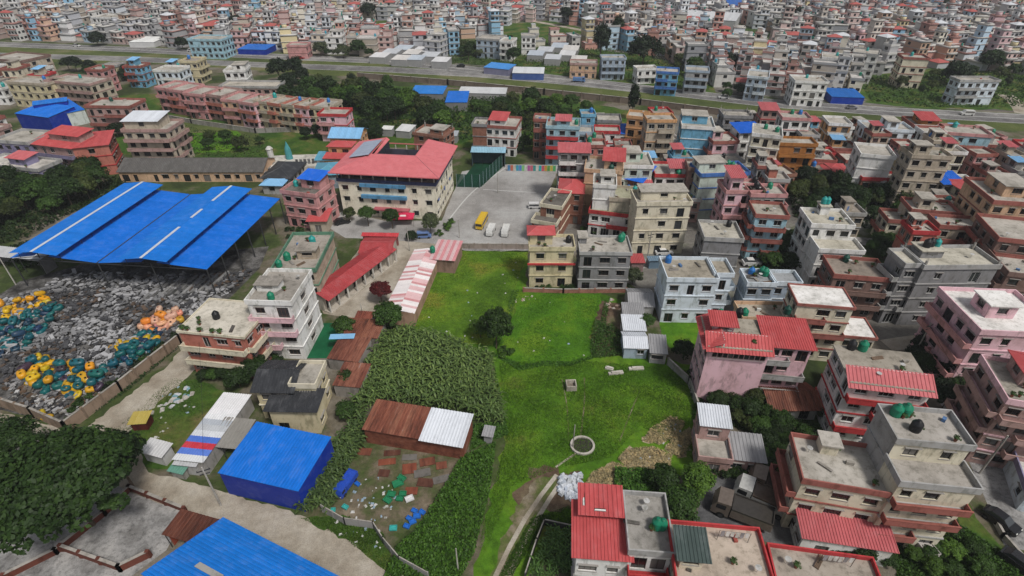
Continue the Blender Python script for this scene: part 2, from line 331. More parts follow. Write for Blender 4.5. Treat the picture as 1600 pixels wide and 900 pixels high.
# ------------------------------------------------------------ houses
C = dict(W=(.78,.78,.77), CR=(.68,.63,.50), YE=(.64,.57,.38), PK=(.58,.30,.30), PKL=(.76,.50,.56), LB=(.36,.56,.66), SKY=(.17,.42,.62), PB=(.66,.74,.82),
 BG=(.38,.46,.56), GR=(.25,.25,.26), GRL=(.40,.40,.40), BRN=(.23,.15,.13), BR=(.33,.12,.10), BRK=(.30,.15,.11), RD=(.50,.055,.06), OR=(.60,.34,.17), ORB=(.40,.17,.05),
 PEACH=(.62,.42,.28), BEI=(.48,.42,.34), SAL=(.46,.17,.13), PG=(.56,.64,.58), PUR=(.26,.24,.38), PKB=(.44,.29,.27), CONC=(.42,.40,.37), ROOFW=(.82,.82,.83), BLU=(.08,.2,.55), TEAL=(.05,.33,.32), DGR=(.14,.14,.14), GRN=(.12,.26,.18))
TINC = dict(grn=(.06,.085,.08), red=(.46,.08,.082), pink=(.48,.12,.13), blue=(.012,.13,.60), sky=(.22,.45,.70), rust=(1,.9,.85), white=(.62,.65,.70), grey=(.3,.3,.31), dark=(.035,.037,.042), teal=(.1,.3,.42), slate=(.10,.095,.09))
_wm = {}
def window_mesh(wd, ht, fine):
    k = (wd, ht, fine)
    if k not in _wm:
        mb = MB(); t = .07
        mb.box(-wd/2, 0, 0, wd/2, .06, t); mb.box(-wd/2, 0, ht-t, wd/2, .06, ht)
        mb.box(-wd/2, 0, t, -wd/2+t, .06, ht-t); mb.box(wd/2-t, 0, t, wd/2, .06, ht-t)
        if ht < 1.6: mb.box(-wd/2-.12, -.4, ht+.06, wd/2+.12, -.17, ht+.12, 2); mb.box(-wd/2-.06, -.22, -.08, wd/2+.06, -.145, -.015, 2)
        n = max(1, round(wd/.75))
        for i in range(1, n):
            x = -wd/2+wd*i/n; mb.box(x-.03, .005, t, x+.03, .05, ht-t)
        pm = MB(); pm.quad((-wd/2+.02, .035, .02), (wd/2-.02, .035, .02), (wd/2-.02, .035, ht-.02), (-wd/2+.02, .035, ht-.02))
        if fine: _wm[k] = (mb.mesh('window', [FRAME, GLASS, SHADE]), pm.mesh('pane', [GLASS]))
        else:
            b = len(mb.v); mb.v += pm.v; mb.f += [tuple(b+i for i in f) for f in pm.f]; mb.m += [1]
            _wm[k] = (mb.mesh('window', [FRAME, GLASS, SHADE]), None)
    return _wm[k]
def _frame(t, b): t.links.new(ocol(t), b.inputs['Base Color'])
FRAME = mat('window_frame', _frame, .6)
SHADE = mat('window_shade_slab', _flat((.27, .255, .24)), .9)
SIDES = 'frbl'
def side_frame(x0, x1, y0, y1, s):
    return {'f': ((x0, y0), (1, 0), x1-x0, 0), 'r': ((x1, y0), (0, 1), y1-y0, math.pi/2), 'b': ((x1, y1), (-1, 0), x1-x0, math.pi), 'l': ((x0, y1), (0, -1), y1-y0, -math.pi/2)}[s]
def openings(length, n, rng, ww):
    if n <= 0: return []
    n = min(n, int(length/1.9)); res = []
    for i in range(n):
        c = length*(i+.5)/n+rng.uniform(-.15, .15); wd = ww[i % len(ww)]
        wd = min(wd, length/n-.5)
        for q in (2.4, 2.0, 1.6, 1.2, .8):
            if q <= wd+.01: wd = q; break
        res.append((c, wd))
    return res
def add_walls(mb, x0, x1, y0, y1, zb, sh, nf, nw, rng, wins, mi=0, gmi=None, doors=True):
    """four walls with real window openings; wins collects where the windows go"""
    for s in SIDES:
        (ox, oy), (dx, dy), L, rz = side_frame(x0, x1, y0, y1, s)
        nx, ny = dy, -dx
        n = nw.get(s); n = round(L/3.0) if n is None else n
        cols = openings(L, n, rng, rng.choice([(1.6, 1.2), (1.6,), (2.0, 1.2), (1.6, 2.0), (1.2, 1.6, 1.6)]))
        def pt(u, z, d=0): return (ox+dx*u-nx*d, oy+dy*u-ny*d, z)
        for k in range(nf):
            z0 = zb+k*sh; z1 = z0+sh; u = 0
            for c, wd in cols:
                if rng.random() < .08: continue
                lo, hi = .95, 2.3
                if k == 0 and zb < .1 and s == 'f' and doors and rng.random() < .4: lo, hi = .05, 2.2
                elif k and rng.random() < .14: lo = .12
                hi = min(hi, sh-.35); a, b = c-wd/2, c+wd/2
                if a < u+.1 or b > L-.1: continue
                if a > u: mb.quad(pt(u, z0), pt(a, z0), pt(a, z1), pt(u, z1), mi)
                mb.quad(pt(a, z0), pt(b, z0), pt(b, z0+lo), pt(a, z0+lo), mi); mb.quad(pt(a, z0+hi), pt(b, z0+hi), pt(b, z1), pt(a, z1), mi)
                D = .16
                mb.quad(pt(a, z0+lo), pt(b, z0+lo), pt(b, z0+lo, D), pt(a, z0+lo, D), mi); mb.quad(pt(a, z0+hi, D), pt(b, z0+hi, D), pt(b, z0+hi), pt(a, z0+hi), mi)
                mb.quad(pt(a, z0+lo), pt(a, z0+lo, D), pt(a, z0+hi, D), pt(a, z0+hi), mi); mb.quad(pt(b, z0+lo, D), pt(b, z0+lo), pt(b, z0+hi), pt(b, z0+hi, D), mi)
                if gmi is not None: mb.quad(pt(a, z0+lo, D), pt(b, z0+lo, D), pt(b, z0+hi, D), pt(a, z0+hi, D), gmi)
                else: wins.append((pt(c, z0+lo, D-.01), rz, wd, round(hi-lo, 2)))
                u = b
            mb.quad(pt(u, z0), pt(L, z0), pt(L, z1), pt(u, z1), mi)
def side_box(mb, fr, u0, u1, o0, o1, z0, z1, mi=0):
    """box given along a wall: u along it, o outwards"""
    (ox, oy), (dx, dy), L, rz = fr; nx, ny = dy, -dx
    def pt(u, o, z): return (ox+dx*u+nx*o, oy+dy*u+ny*o, z)
    mb.hexa([pt(u0, o1, z0), pt(u1, o1, z0), pt(u1, o0, z0), pt(u0, o0, z0), pt(u0, o1, z1), pt(u1, o1, z1), pt(u1, o0, z1), pt(u0, o0, z1)], mi)
def balcony(mb, fr, u0, u1, z, dp, mi=0, mi2=0, h=.85):
    side_box(mb, fr, u0, u1, .0, dp, z-.14, z, mi2)
    side_box(mb, fr, u0, u1, dp-.12, dp, z, z+h, mi); side_box(mb, fr, u0, u0+.12, .0, dp-.12, z, z+h, mi); side_box(mb, fr, u1-.12, u1, .0, dp-.12, z, z+h, mi)
    side_box(mb, fr, u0-.04, u1+.04, dp-.16, dp+.04, z+h, z+h+.08, mi2)
_sm = {}
def sheet_mesh(pw, L, m):
    k = (round(pw, 3), round(L, 3), m.name)
    if k not in _sm:
        mb = MB(); n = max(2, round(pw/.42)); xs = []; w_ = pw/n
        for i in range(n): xs += [(i*w_, 0), (i*w_+w_*.5, 0), (i*w_+w_*.62, .075), (i*w_+w_*.84, .075)]
        xs.append((pw, 0))
        for i in range(len(xs)-1):
            (a, za), (b, zb) = xs[i], xs[i+1]; mb.quad((a, 0, za), (b, 0, zb), (b, L, zb), (a, L, za))
        mb.box(0, 0, -.05, pw, .04, -.003); mb.box(0, L-.04, -.05, pw, L, -.003)
        _sm[k] = mb.mesh('roof_sheet', [m])
    return _sm[k]
def sheet_roof(parent, O, U, V, color, m=None, pw=1.0, rng=R, var=.07, alt=None):
    """corrugated sheets laid side by side on the plane O, U (along the eave), V (up the slope)"""
    O, U, V = Vector(O), Vector(U), Vector(V); m = m or TIN
    if m is RUST: var = .35
    n = max(1, round(U.length/pw)); w_ = U.length/n; L = V.length
    ux = U.normalized(); vy = (V-ux*V.dot(ux)); vy.normalize(); nz = ux.cross(vy)
    me = sheet_mesh(w_, L, m)
    for i in range(n):
        o = O+ux*(w_*i); M = Matrix(((ux.x, vy.x, nz.x, o.x), (ux.y, vy.y, nz.y, o.y), (ux.z, vy.z, nz.z, o.z), (0, 0, 0, 1)))
        g = 1+rng.uniform(-var, var); c = color
        if alt and i % 2: c = alt
        link('roof_sheet', me, parent, tuple(min(1, q*g) for q in c), mtx=M)
def hip_roof(parent, x0, x1, y0, y1, z, h, color, name='roof', m=None):
    mb = MB(); d = min(x1-x0, y1-y0)/2*.98
    if x1-x0 >= y1-y0: a, b = (x0+d, (y0+y1)/2, z+h), (x1-d, (y0+y1)/2, z+h)
    else: a, b = ((x0+x1)/2, y0+d, z+h), ((x0+x1)/2, y1-d, z+h)
    p = [(x0, y0, z), (x1, y0, z), (x1, y1, z), (x0, y1, z)]
    if x1-x0 >= y1-y0: mb.quad(p[0], p[1], b, a); mb.tri(p[1], p[2], b); mb.quad(p[2], p[3], a, b); mb.tri(p[3], p[0], a)
    else: mb.tri(p[0], p[1], a); mb.quad(p[1], p[2], b, a); mb.tri(p[2], p[3], b); mb.quad(p[3], p[0], a, b)
    mb.box(x0, y0, z-.12, x1, y1, z-.004)
    r = mb.build(name, m or TIN, parent, color)
    rb = MB(); rb.tube(a, b, .09, n=6)
    for q in p: rb.tube(q, a if (Vector(q)-Vector(a)).length < (Vector(q)-Vector(b)).length else b, .07, n=5)
    link('ridge_cap', rb.mesh('ridge_cap', [TIN]), r, tuple(min(1, k*1.25+.02) for k in color))
    return r
_tk = None
def tank(loc, color, label, group=None, s=1.0):
    global _tk
    if _tk is None:
        mb = MB(); pr = [(.55, 0)]
        for i in range(5): z = .12+i*.2; pr += [(.55, z), (.59, z+.05), (.59, z+.1), (.55, z+.15)]
        pr += [(.5, 1.2), (.28, 1.38), (.26, 1.44)]; mb.lathe(pr, 14)
        lm = MB(); lm.lathe([(.24, 1.44), (.25, 1.5), (.2, 1.54), (.05, 1.55)], 12)
        _tk = (mb.mesh('tank_body', [PLASTIC], True), lm.mesh('lid', [PLASTIC], True))
    c = {'green': (.008, .20, .11), 'black': (.012, .012, .014), 'blue': (.02, .16, .48), 'teal': (.02, .32, .30), 'dgreen': (.01, .07, .05), 'white': (.6, .6, .6)}[color]
    o = link('water_tank', _tk[0], None, c, loc, R.uniform(0, 6), None, s); link('lid', _tk[1], o, tuple(q*.8 for q in c))
    tag(o, label, 'water tank', group); return o
FOOT = []           # footprints already taken: (centre, radius)
NH = [0]
def make_house(A, ang, W, D, floors, wall, trim, label, short, sh=3.0, band=None, nw=None, bal='', roof='conc', par=.7, tops=(), wings=(), tanks=(), skirt='', skirtc='red',
               ledge=True, fine=True, stubs=0, brick=False, cat='house', group=None, balc=None, leftc=None, plants=False, roofc=None, seed=None, post=False, ovh=.6, name='house', litter=0, framec=None, strips=()):
    """A front left corner on the ground, ang heading of the front, W wide, D deep; returns the root"""
    NH[0] += 1; rng = random.Random(seed if seed is not None else NH[0]*13+5)
    root = empty(name, A, ang); tag(root, label, cat, group)
    c_w = C[wall]; c_t = C[trim]; h = floors*sh; nw = nw or {}
    wm = BRICK if (brick or wall == 'BRK') else PAINT
    FOOT.append((A+Vector((math.cos(ang)*W/2-math.sin(ang)*D/2, math.sin(ang)*W/2+math.cos(ang)*D/2, 0)), max(W, D)*.5))
    wins = []; blocks = [(0, W, 0, D, 0, floors, nw, roof, bal)]
    for wg in wings: blocks.append((wg[0]*W, wg[1]*W, wg[2]*D, wg[3]*D, 0, wg[4], wg[5] if len(wg) > 5 else nw, wg[6] if len(wg) > 6 else 'conc', wg[7] if len(wg) > 7 else bal))
    for tp in tops: blocks.append((tp[0]*W, tp[1]*W, tp[2]*D, tp[3]*D, h+.02, tp[5] if len(tp) > 5 else .85, {'f': 1, 'l': 1, 'r': 0, 'b': 0}, tp[4], ''))
    prefer = framec or rng.choice([(.05, .03, .02), (.10, .06, .04), (.5, .5, .48), (.03, .03, .03)])
    rc = roofc or ((.45, .43, .40) if roof != 'white' else C['ROOFW'])
    for bi, (x0, x1, y0, y1, zb, fl, bnw, rf, bb) in enumerate(blocks):
        top = zb > 0; nf = 1 if top else max(1, int(fl)); fsh = fl*sh/nf; z1 = zb+nf*fsh
        mb = MB(); add_walls(mb, x0, x1, y0, y1, zb, fsh, nf, bnw, rng, wins); mb.build('wall' if not top else 'stairhead', wm, root, c_w)
        if ledge and not top:
            for k in range(1, nf):
                z = zb+k*fsh; lm = MB(); lm.ring(x0-.16, y0-.16, z-.16, x1+.16, y1+.16, z+.05, .157); lm.build('floor_ledge', PAINT, root, c_t)
        if band and bi == 0: q = MB(); q.box(x0-.45, y0-.45, zb+band*fsh-.32, x1+.45, y0-.165, zb+band*fsh+.06); q.build('red_band', PAINT, root, C['RD'])
        tk_ = .16
        if rf in ('conc', 'white'):
            e = .22 if not top else .3
            rm = MB(); rm.box(x0-e, y0-e, z1-.02, x1+e, y1+e, z1+tk_); rm.build('roof_slab', CONC, root, rc)
            if not top and par > 0: pm = MB(); pm.ring(x0-e-.03, y0-e-.03, z1+tk_-.25, x1+e+.03, y1+e+.03, z1+tk_+par, .17); pm.build('parapet', PAINT, root, c_t)
        for s in bb:
            fr = side_frame(x0, x1, y0, y1, s); L = fr[2]
            for k in range(1, nf):
                a, b = (0, L) if rng.random() < .5 else ((0, L*.55) if rng.random() < .5 else (L*.4, L))
                bm = MB(); balcony(bm, fr, a+.05, b-.05, zb+k*fsh, 1.15, 0, 1); bm.build('balcony', [PAINT, CONC], root, C[balc] if balc else c_t)
    if leftc:
        q = MB(); q.box(-.03, -.002, 0, -.004, D+.002, h); q.build('side_wall', PAINT, root, C[leftc])
    for s, k, u0, u1, n in strips:       # a row of windows set side by side, proud of the wall
        fr = side_frame(0, W, 0, D, s); (ox, oy), (dx, dy), L, rz = fr; nx, ny = dy, -dx
        for i in range(n): u = L*(u0+(u1-u0)*(i+.5)/n); wins.append(((ox+dx*u+nx*.07, oy+dy*u+ny*.07, k*sh+1.0), rz, round(L*(u1-u0)/n-.12, 2), 1.4))
    for pos, rz, wd, ht in wins:
        wmesh, pmesh = window_mesh(wd, ht, fine); wo_ = link('window', wmesh, root, prefer, pos, rz)
        if pmesh: link('pane', pmesh, wo_)
    # tin roofs
    for bi, (x0, x1, y0, y1, zb, fl, bnw, rf, bb) in enumerate(blocks):
        z1 = zb+fl*sh
        if rf.startswith('hip_'): hip_roof(root, x0-ovh, x1+ovh, y0-ovh, y1+ovh, z1+.13, min(x1-x0, y1-y0)*.16+.3, TINC[rf[4:]])
        elif rf.startswith('tin_'):
            sl = .12*(y1-y0); rise = MB()
            rise.hexa([(x0, y1-.2, z1), (x1, y1-.2, z1), (x1, y1, z1), (x0, y1, z1), (x0, y1-.2, z1+sl), (x1, y1-.2, z1+sl), (x1, y1, z1+sl), (x0, y1, z1+sl)])
            rise.box(x0, y0, z1-.06, x1, y1, z1-.003); rise.build('roof_frame', PAINT, root, c_w)
            Wd = x1-x0+2*ovh; Dp = y1-y0+2*ovh
            sheet_roof(root, (x0-ovh, y0-ovh, z1+.08), (Wd, 0, 0), (0, Dp, sl+.1), TINC[rf[4:]], RUST if rf == 'tin_rust' else None, 1.1, rng)
        elif rf.startswith('gab_'):
            rg = min((y1-y0)*.5*.4, 2.2); g = MB(); ym = (y0+y1)/2
            g.tri((x0, y1, z1), (x0, y0, z1), (x0, ym, z1+rg)); g.tri((x1, y0, z1), (x1, y1, z1), (x1, ym, z1+rg)); g.build('gable', wm, root, c_w)
            Wd = x1-x0+2*ovh; k = (y1-y0)/2; q = rg/k
            m_ = RUST if rf == 'gab_rust' else None
            sheet_roof(root, (x0-ovh, y0-ovh, z1-ovh*q+.06), (Wd, 0, 0), (0, k+ovh, rg+ovh*q), TINC[rf[4:]], m_, 1.0, rng)
            sheet_roof(root, (x1+ovh, y1+ovh, z1-ovh*q+.06), (-Wd, 0, 0), (0, -k-ovh, rg+ovh*q), TINC[rf[4:]], m_, 1.0, rng)
    for s in skirt:
        fr = side_frame(0, W, 0, D, s); (ox, oy), (dx, dy), L, rz = fr; nx, ny = dy, -dx
        o0 = Vector((ox-dx*.5+nx*.9, oy-dy*.5+ny*.9, h-.35)); sheet_roof(root, o0, Vector((dx, dy, 0))*(L+1.0), Vector((-nx*3.1, -ny*3.1, 1.6)), TINC[skirtc], None, 1.0, rng, .04)
        q = MB(); side_box(q, fr, .1, L-.1, -2.2, -2.05, h, h+1.2); q.build('roof_frame', PAINT, root, C['W'])
    for i in range(stubs):
        x = (.06, W-.36)[i % 2]; y = .1+(D-.5)*(i//2)/max(1, (stubs-1)//2)
        q = MB(); q.box(x, y, h+.17, x+.3, y+.3, h+1.5)
        for a, b in ((.05, .05), (.25, .05), (.05, .25), (.25, .25)): q.tube((x+a, y+b, h+1.5), (x+a+rng.uniform(-.1, .1), y+b, h+2.3), .02, n=4)
        q.build('column_stub', CONC, root, (.35, .34, .33))
    M = Matrix.Translation(A) @ Matrix.Rotation(ang, 4, 'Z')
    cnt = {}
    for t in tanks: cnt[t[2]] = cnt.get(t[2], 0)+1
    for t in tanks:
        zt = h+.17+(t[3] if len(t) > 3 else 0)
        st = None
        if zt < h+.5:
            pass
        many = cnt[t[2]] > 1
        nm = {'dgreen': 'dark green'}.get(t[2], t[2])
        tank(M @ Vector((t[0]*W, t[1]*D, zt)), t[2], f"{nm} water tank{' in the group' if many else ''} on the {short}", f"{nm} tanks on the {short}" if many or not fine else None, R.uniform(.95, 1.2))
    if roof == 'conc': litter = max(litter, rng.randint(3, 6) if A.y < 125 else rng.randint(0, 2))
    if roof == 'conc' and stubs == 0 and rng.random() < .3: stubs = rng.choice([2, 4])
    for i in range(litter):       # small things lying about on the flat roof
        x, y = rng.uniform(.1, .9)*W, rng.uniform(.1, .9)*D; kind = rng.random()
        q = MB()
        if kind < .3:
            a = rng.uniform(.2, .5); q.box(-a, -.2, 0, a, .2, rng.uniform(.2, .6))
            o = q.build('box', PAINT, None, rng.choice([(.35, .33, .3), (.1, .2, .4), (.4, .1, .08), (.6, .6, .58)]), M @ Vector((x, y, h+.165)), rng.uniform(0, 3)); tag(o, f'crate on the {short}', 'box', f'crates on the {short}')
        elif kind < .5:
            q.tube((0, 0, 0), (0, 0, .7), .03, n=5); q.lathe([(.1, .72), (.34, .86), (.36, .88)], 10); o = q.build('satellite_dish', PAINT, None, (.5, .5, .5), M @ Vector((x, y, h+.165)), rng.uniform(0, 6)); tag(o, f'dish aerial on the {short}', 'dish', f'dishes on the {short}')
        elif kind < .72:
            for k in range(4): q.box(-.9, -.22+k*.13, .0+.03*k, .9, -.13+k*.13, .1+.05*k)
            o = q.build('plank_pile', PAINT, None, rng.choice([(.2, .14, .1), (.3, .28, .26), (.13, .12, .11)]), M @ Vector((x, y, h+.165)), rng.uniform(0, 3)); tag(o, f'planks on the {short}', 'planks', f'planks on the {short}')
        else:
            q.lathe([(.14, 0), (.2, .3), (.22, .34), (.17, .34)], 8)
            o = q.build('plant_pot', PAINT, None, (.3, .12, .07), M @ Vector((x, y, h+.165))); tag(o, f'potted plant on the {short}', 'plant', f'plants on the {short}')
            link('foliage', BUSHM[0], o, (.05, .10, .03), (0, 0, .55), None, None, .45)
    if plants:
        for i in range(int(W/1.1)):
            if i % 5 in (2, 4) or i > W*.7: continue
            q = MB(); q.lathe([(.14, 0), (.2, .3), (.22, .34), (.17, .34)], 8); x = .5+i*1.1+rng.uniform(-.2, .2)
            o = q.build('plant_pot', PAINT, None, (.3, .12, .07), M @ Vector((x, .28, h+.165))); tag(o, f'potted plant at the roof edge, {short}', 'plant', f'plants on the {short}')
            link('foliage', BUSHM[i % 2], o, (.05, .11, .03), (0, 0, .6), None, None, .55)
    return root
def H(fx, fy, rx, ry, D, floors, wall, trim, label, short, **kw):
    """a house from where its roof's front edge and one back corner show in the photograph"""
    sh = kw.get('sh', 3.0); z = floors*sh
    A = P(fx, fy, z); B = P(rx, ry, z); u = B-A; W = u.length; ang = math.atan2(u.y, u.x)
    if hasattr(D, '__len__'):
        q = P(D[0], D[1], z)-A; D = abs(-math.sin(ang)*q.x+math.cos(ang)*q.y)
    A = A.copy(); A.z = 0
    kw.setdefault('fine', A.y < 135)
    return make_house(A, ang, W, max(D, 3.5), floors, wall, trim, label, short, **kw)
# ------------------------------------------------------------ plants
def quads_mesh(name, verts, m, nv=4):
    n = len(verts)//nv; me = bpy.data.meshes.new(name); me.vertices.add(len(verts)); me.vertices.foreach_set('co', verts.astype(np.float32).ravel())
    me.loops.add(n*nv); me.loops.foreach_set('vertex_index', np.arange(n*nv, dtype=np.int32))
    me.polygons.add(n); me.polygons.foreach_set('loop_start', np.arange(0, n*nv, nv, dtype=np.int32))
    me.materials.append(m); me.update(calc_edges=True); return me
def leaf_quads(cen, nrm, size, rs, asp=.62):
    n = len(cen); rv = rs.normal(size=(n, 3)); t = np.cross(nrm, rv); t /= np.linalg.norm(t, axis=1)[:, None]+1e-9; b = np.cross(nrm, t)
    s = size[:, None]; fold = nrm*s*.25
    v = np.empty((n, 4, 3)); v[:, 0] = cen-t*s; v[:, 1] = cen-b*s*asp-fold*0; v[:, 2] = cen+t*s-fold; v[:, 3] = cen+b*s*asp
    return v.reshape(-1, 3)
def crown_mesh(seed, clumps=60, per=45, leaf=.085, shape=(1, 1, .8), flat=.0, spread=.26):
    rs = np.random.RandomState(seed); d = rs.normal(size=(clumps, 3)); d /= np.linalg.norm(d, axis=1)[:, None]
    d[:, 2] = np.where(d[:, 2] < -.35, -d[:, 2], d[:, 2])
    rad = rs.uniform(.35, 1.0, clumps)**.55*(1+.16*np.sin(d[:, 0]*5+seed)*np.cos(d[:, 1]*4))
    cc = d*rad[:, None]*.82*np.array(shape); out = []
    for c, dd in zip(cc, d):
        k = max(6, int(per*rs.uniform(.6, 1.3))); o = rs.normal(size=(k, 3)); o /= np.linalg.norm(o, axis=1)[:, None]
        r = spread*rs.uniform(.55, 1.0, k)**.5*rs.uniform(.7, 1.25); p = c+o*r[:, None]*np.array([1, 1, .7])
        nn = o*.6+dd*.4+np.array([0, 0, .5])+rs.normal(size=(k, 3))*.4; nn /= np.linalg.norm(nn, axis=1)[:, None]
        out.append(leaf_quads(p, nn, rs.uniform(.6, 1.3, k)*leaf, rs))
    return quads_mesh('crown', np.concatenate(out), LEAF)
CROWN = [crown_mesh(s, 62, 48) for s in (1, 2, 3, 4)]
CROWN_TALL = [crown_mesh(s, 60, 44, .08, (.62, .62, 1.15)) for s in (11, 12)]
CROWN_FINE = [crown_mesh(21, 130, 75, .06, (1, 1, .8), 0, .2), crown_mesh(22, 110, 75, .06, (.92, 1, .9), 0, .2)]
CROWN_BIG = crown_mesh(31, 330, 110, .034, (1, 1, .62), 0, .13)
BUSHM = [crown_mesh(41, 16, 26, .16, (1, 1, .75), 0, .4), crown_mesh(42, 18, 26, .14, (1, .9, .7), 0, .38)]
def trunk_mesh(seed, h=1.0):
    rs = random.Random(seed); mb = MB(); mb.tube((0, 0, 0), (.01, .01, .5), .06, .045, 7); mb.tube((.01, .01, .5), (0, .02, .92), .045, .02, 6)
    for i in range(6):
        a = i*1.05+rs.random(); z = rs.uniform(.42, .7); mb.tube((.01, .01, z), (math.cos(a)*.28, math.sin(a)*.28, z+rs.uniform(.14, .25)), .026, .008, 5)
    return mb.mesh('trunk', [BARK])
TRUNK = [trunk_mesh(1), trunk_mesh(2)]
GREEN = dict(mid=(.036, .078, .016), dark=(.021, .046, .011), lite=(.07, .14, .022), olive=(.048, .068, .02), grey=(.07, .09, .05), red=(.10, .014, .018), deep=(.012, .026, .009))
NT = [0]
def tree(loc, r, zc, label, group=None, col='mid', crown=None, squash=1.0, cat='tree', name='tree'):
    """zc height of the crown's middle, r its radius"""
    NT[0] += 1; k = NT[0]
    if r < 2.0 and name == 'tree': name, cat = 'bush', 'bush'
    o = empty(name, Vector((loc[0], loc[1], 0)), k*1.7); tag(o, label, cat, group)
    tm = TRUNK[k % 2]; link('trunk', tm, o, None, (0, 0, 0), None, None, (r*.75, r*.75, max(zc*1.08, .5)))
    me = crown or CROWN[k % 4]; c = GREEN[col] if isinstance(col, str) else col
    g = 1+.2*math.sin(k*2.3); link('crown', me, o, tuple(q*g for q in c), (0, 0, zc), None, None, (r, r, r*squash)); return o
def shrub(loc, r, label, group=None, col='mid', z=None):
    NT[0] += 1; k = NT[0]; c = GREEN[col] if isinstance(col, str) else col; g = 1+.22*math.sin(k*2.3)
    o = link('shrub', BUSHM[k % 2], None, tuple(q*g for q in c), (loc[0], loc[1], r*.62 if z is None else z), k*1.3, None, (r, r*.95, r)); tag(o, label, 'shrub', group); return o
def rand_in(pts, n, rng, gap=0, world=False, tries=40):
    w_ = pts if world else poly_px(pts); xs = [p[0] for p in w_]; ys = [p[1] for p in w_]; res = []
    for _ in range(n*tries):
        if len(res) >= n: break
        q = Vector((rng.uniform(min(xs), max(xs)), rng.uniform(min(ys), max(ys)), 0))
        if inside(q, w_) and all((q-k).length > gap for k in res): res.append(q)
    return res
def np_in(pts, n, seed):
    """n points spread over a ground outline, as an array"""
    w_ = np.array([[p.x, p.y] for p in poly_px(pts)]); rs = np.random.RandomState(seed); mn, mx = w_.min(0), w_.max(0); out = np.zeros((0, 2))
    for _ in range(30):
        q = rs.uniform(mn, mx, (n*2, 2)); c = np.zeros(len(q), bool); j = len(w_)-1
        for i in range(len(w_)):
            a, b = w_[i], w_[j]
            with np.errstate(divide='ignore', invalid='ignore'):
                c ^= ((a[1] > q[:, 1]) != (b[1] > q[:, 1])) & (q[:, 0] < (b[0]-a[0])*(q[:, 1]-a[1])/(b[1]-a[1])+a[0])
            j = i
        out = np.concatenate([out, q[c]])
        if len(out) >= n: break
    return out[:n], rs
def weeds(name, pts, n, hgt, leaf, col, seed, label, lumps=9, lump_h=1.0):
    """leafy ground cover: many small leaves heaped over an outline"""
    p, rs = np_in(pts, n, seed); k = len(p); mn, mx = p.min(0), p.max(0)
    c = rs.uniform(mn, mx, (lumps, 2)); rr = rs.uniform(.08, .2, lumps)*np.linalg.norm(mx-mn)
    hh = np.zeros(k)
    for ci, ri, li in zip(c, rr, rs.uniform(.5, 1.2, lumps)*lump_h): hh = np.maximum(hh, li*np.exp(-((p-ci)**2).sum(1)/ri**2))
    z = rs.uniform(.05, 1, k)**.7*(hgt*.4+hh*hgt); cen = np.column_stack([p, z]); nn = rs.normal(size=(k, 3))*.6+np.array([0, 0, .8]); nn /= np.linalg.norm(nn, axis=1)[:, None]
    o = link(name, quads_mesh(name, leaf_quads(cen, nn, rs.uniform(.6, 1.4, k)*leaf, rs), LEAF), None, col); tag(o, label, 'ground cover', None, 'stuff'); return o
def grass(name, pts, n, hgt, col, seed, label, wd=.05):
    p, rs = np_in(pts, n, seed); k = len(p); a = rs.uniform(0, 6.28, k); d = np.column_stack([np.cos(a), np.sin(a)])*wd
    pat = .5+.5*np.sin(p[:, 0]*.55+np.sin(p[:, 1]*.4)*2)*np.sin(p[:, 1]*.5+1.3)
    h = hgt*rs.uniform(.4, 1.1, k)*(.4+.9*pat); ln = rs.normal(size=(k, 2))*.5*h[:, None]
    v = np.empty((k, 4, 3)); v[:, 0, :2] = p-d; v[:, 0, 2] = .015; v[:, 1, :2] = p+d; v[:, 1, 2] = .015; v[:, 2, :2] = p+ln+d*.5; v[:, 2, 2] = h; v[:, 3, :2] = p+ln-d*.5; v[:, 3, 2] = h
    o = link(name, quads_mesh(name, v.reshape(-1, 3), LEAF), None, col); tag(o, label, 'grass', None, 'stuff'); return o
def crop_plant(seed, nl=9, h=1.8):
    rs = random.Random(seed); vs = []
    for i in range(nl):
        a = i*2.4+rs.random(); L = rs.uniform(.6, 1.05); z0 = h*(.2+.7*i/nl); pts = []
        for t in (0, .4, .75, 1.0):
            r = L*t; z = z0+h*.62*(t-.9*t*t); pts.append((math.cos(a)*r, math.sin(a)*r, z, (.05, .10, .075, .008)[(0, .4, .75, 1.0).index(t)]))
        sx, sy = -math.sin(a), math.cos(a)
        for (x, y, z, w1), (x2, y2, z2, w2) in zip(pts[:-1], pts[1:]):
            vs += [(x-sx*w1, y-sy*w1, z), (x+sx*w1, y+sy*w1, z), (x2+sx*w2, y2+sy*w2, z2), (x2-sx*w2, y2-sy*w2, z2)]
    return np.array(vs)
CROPS = [crop_plant(s) for s in (1, 2, 3)]
CROPM = [quads_mesh('crop_plant', c, LEAF) for c in CROPS]
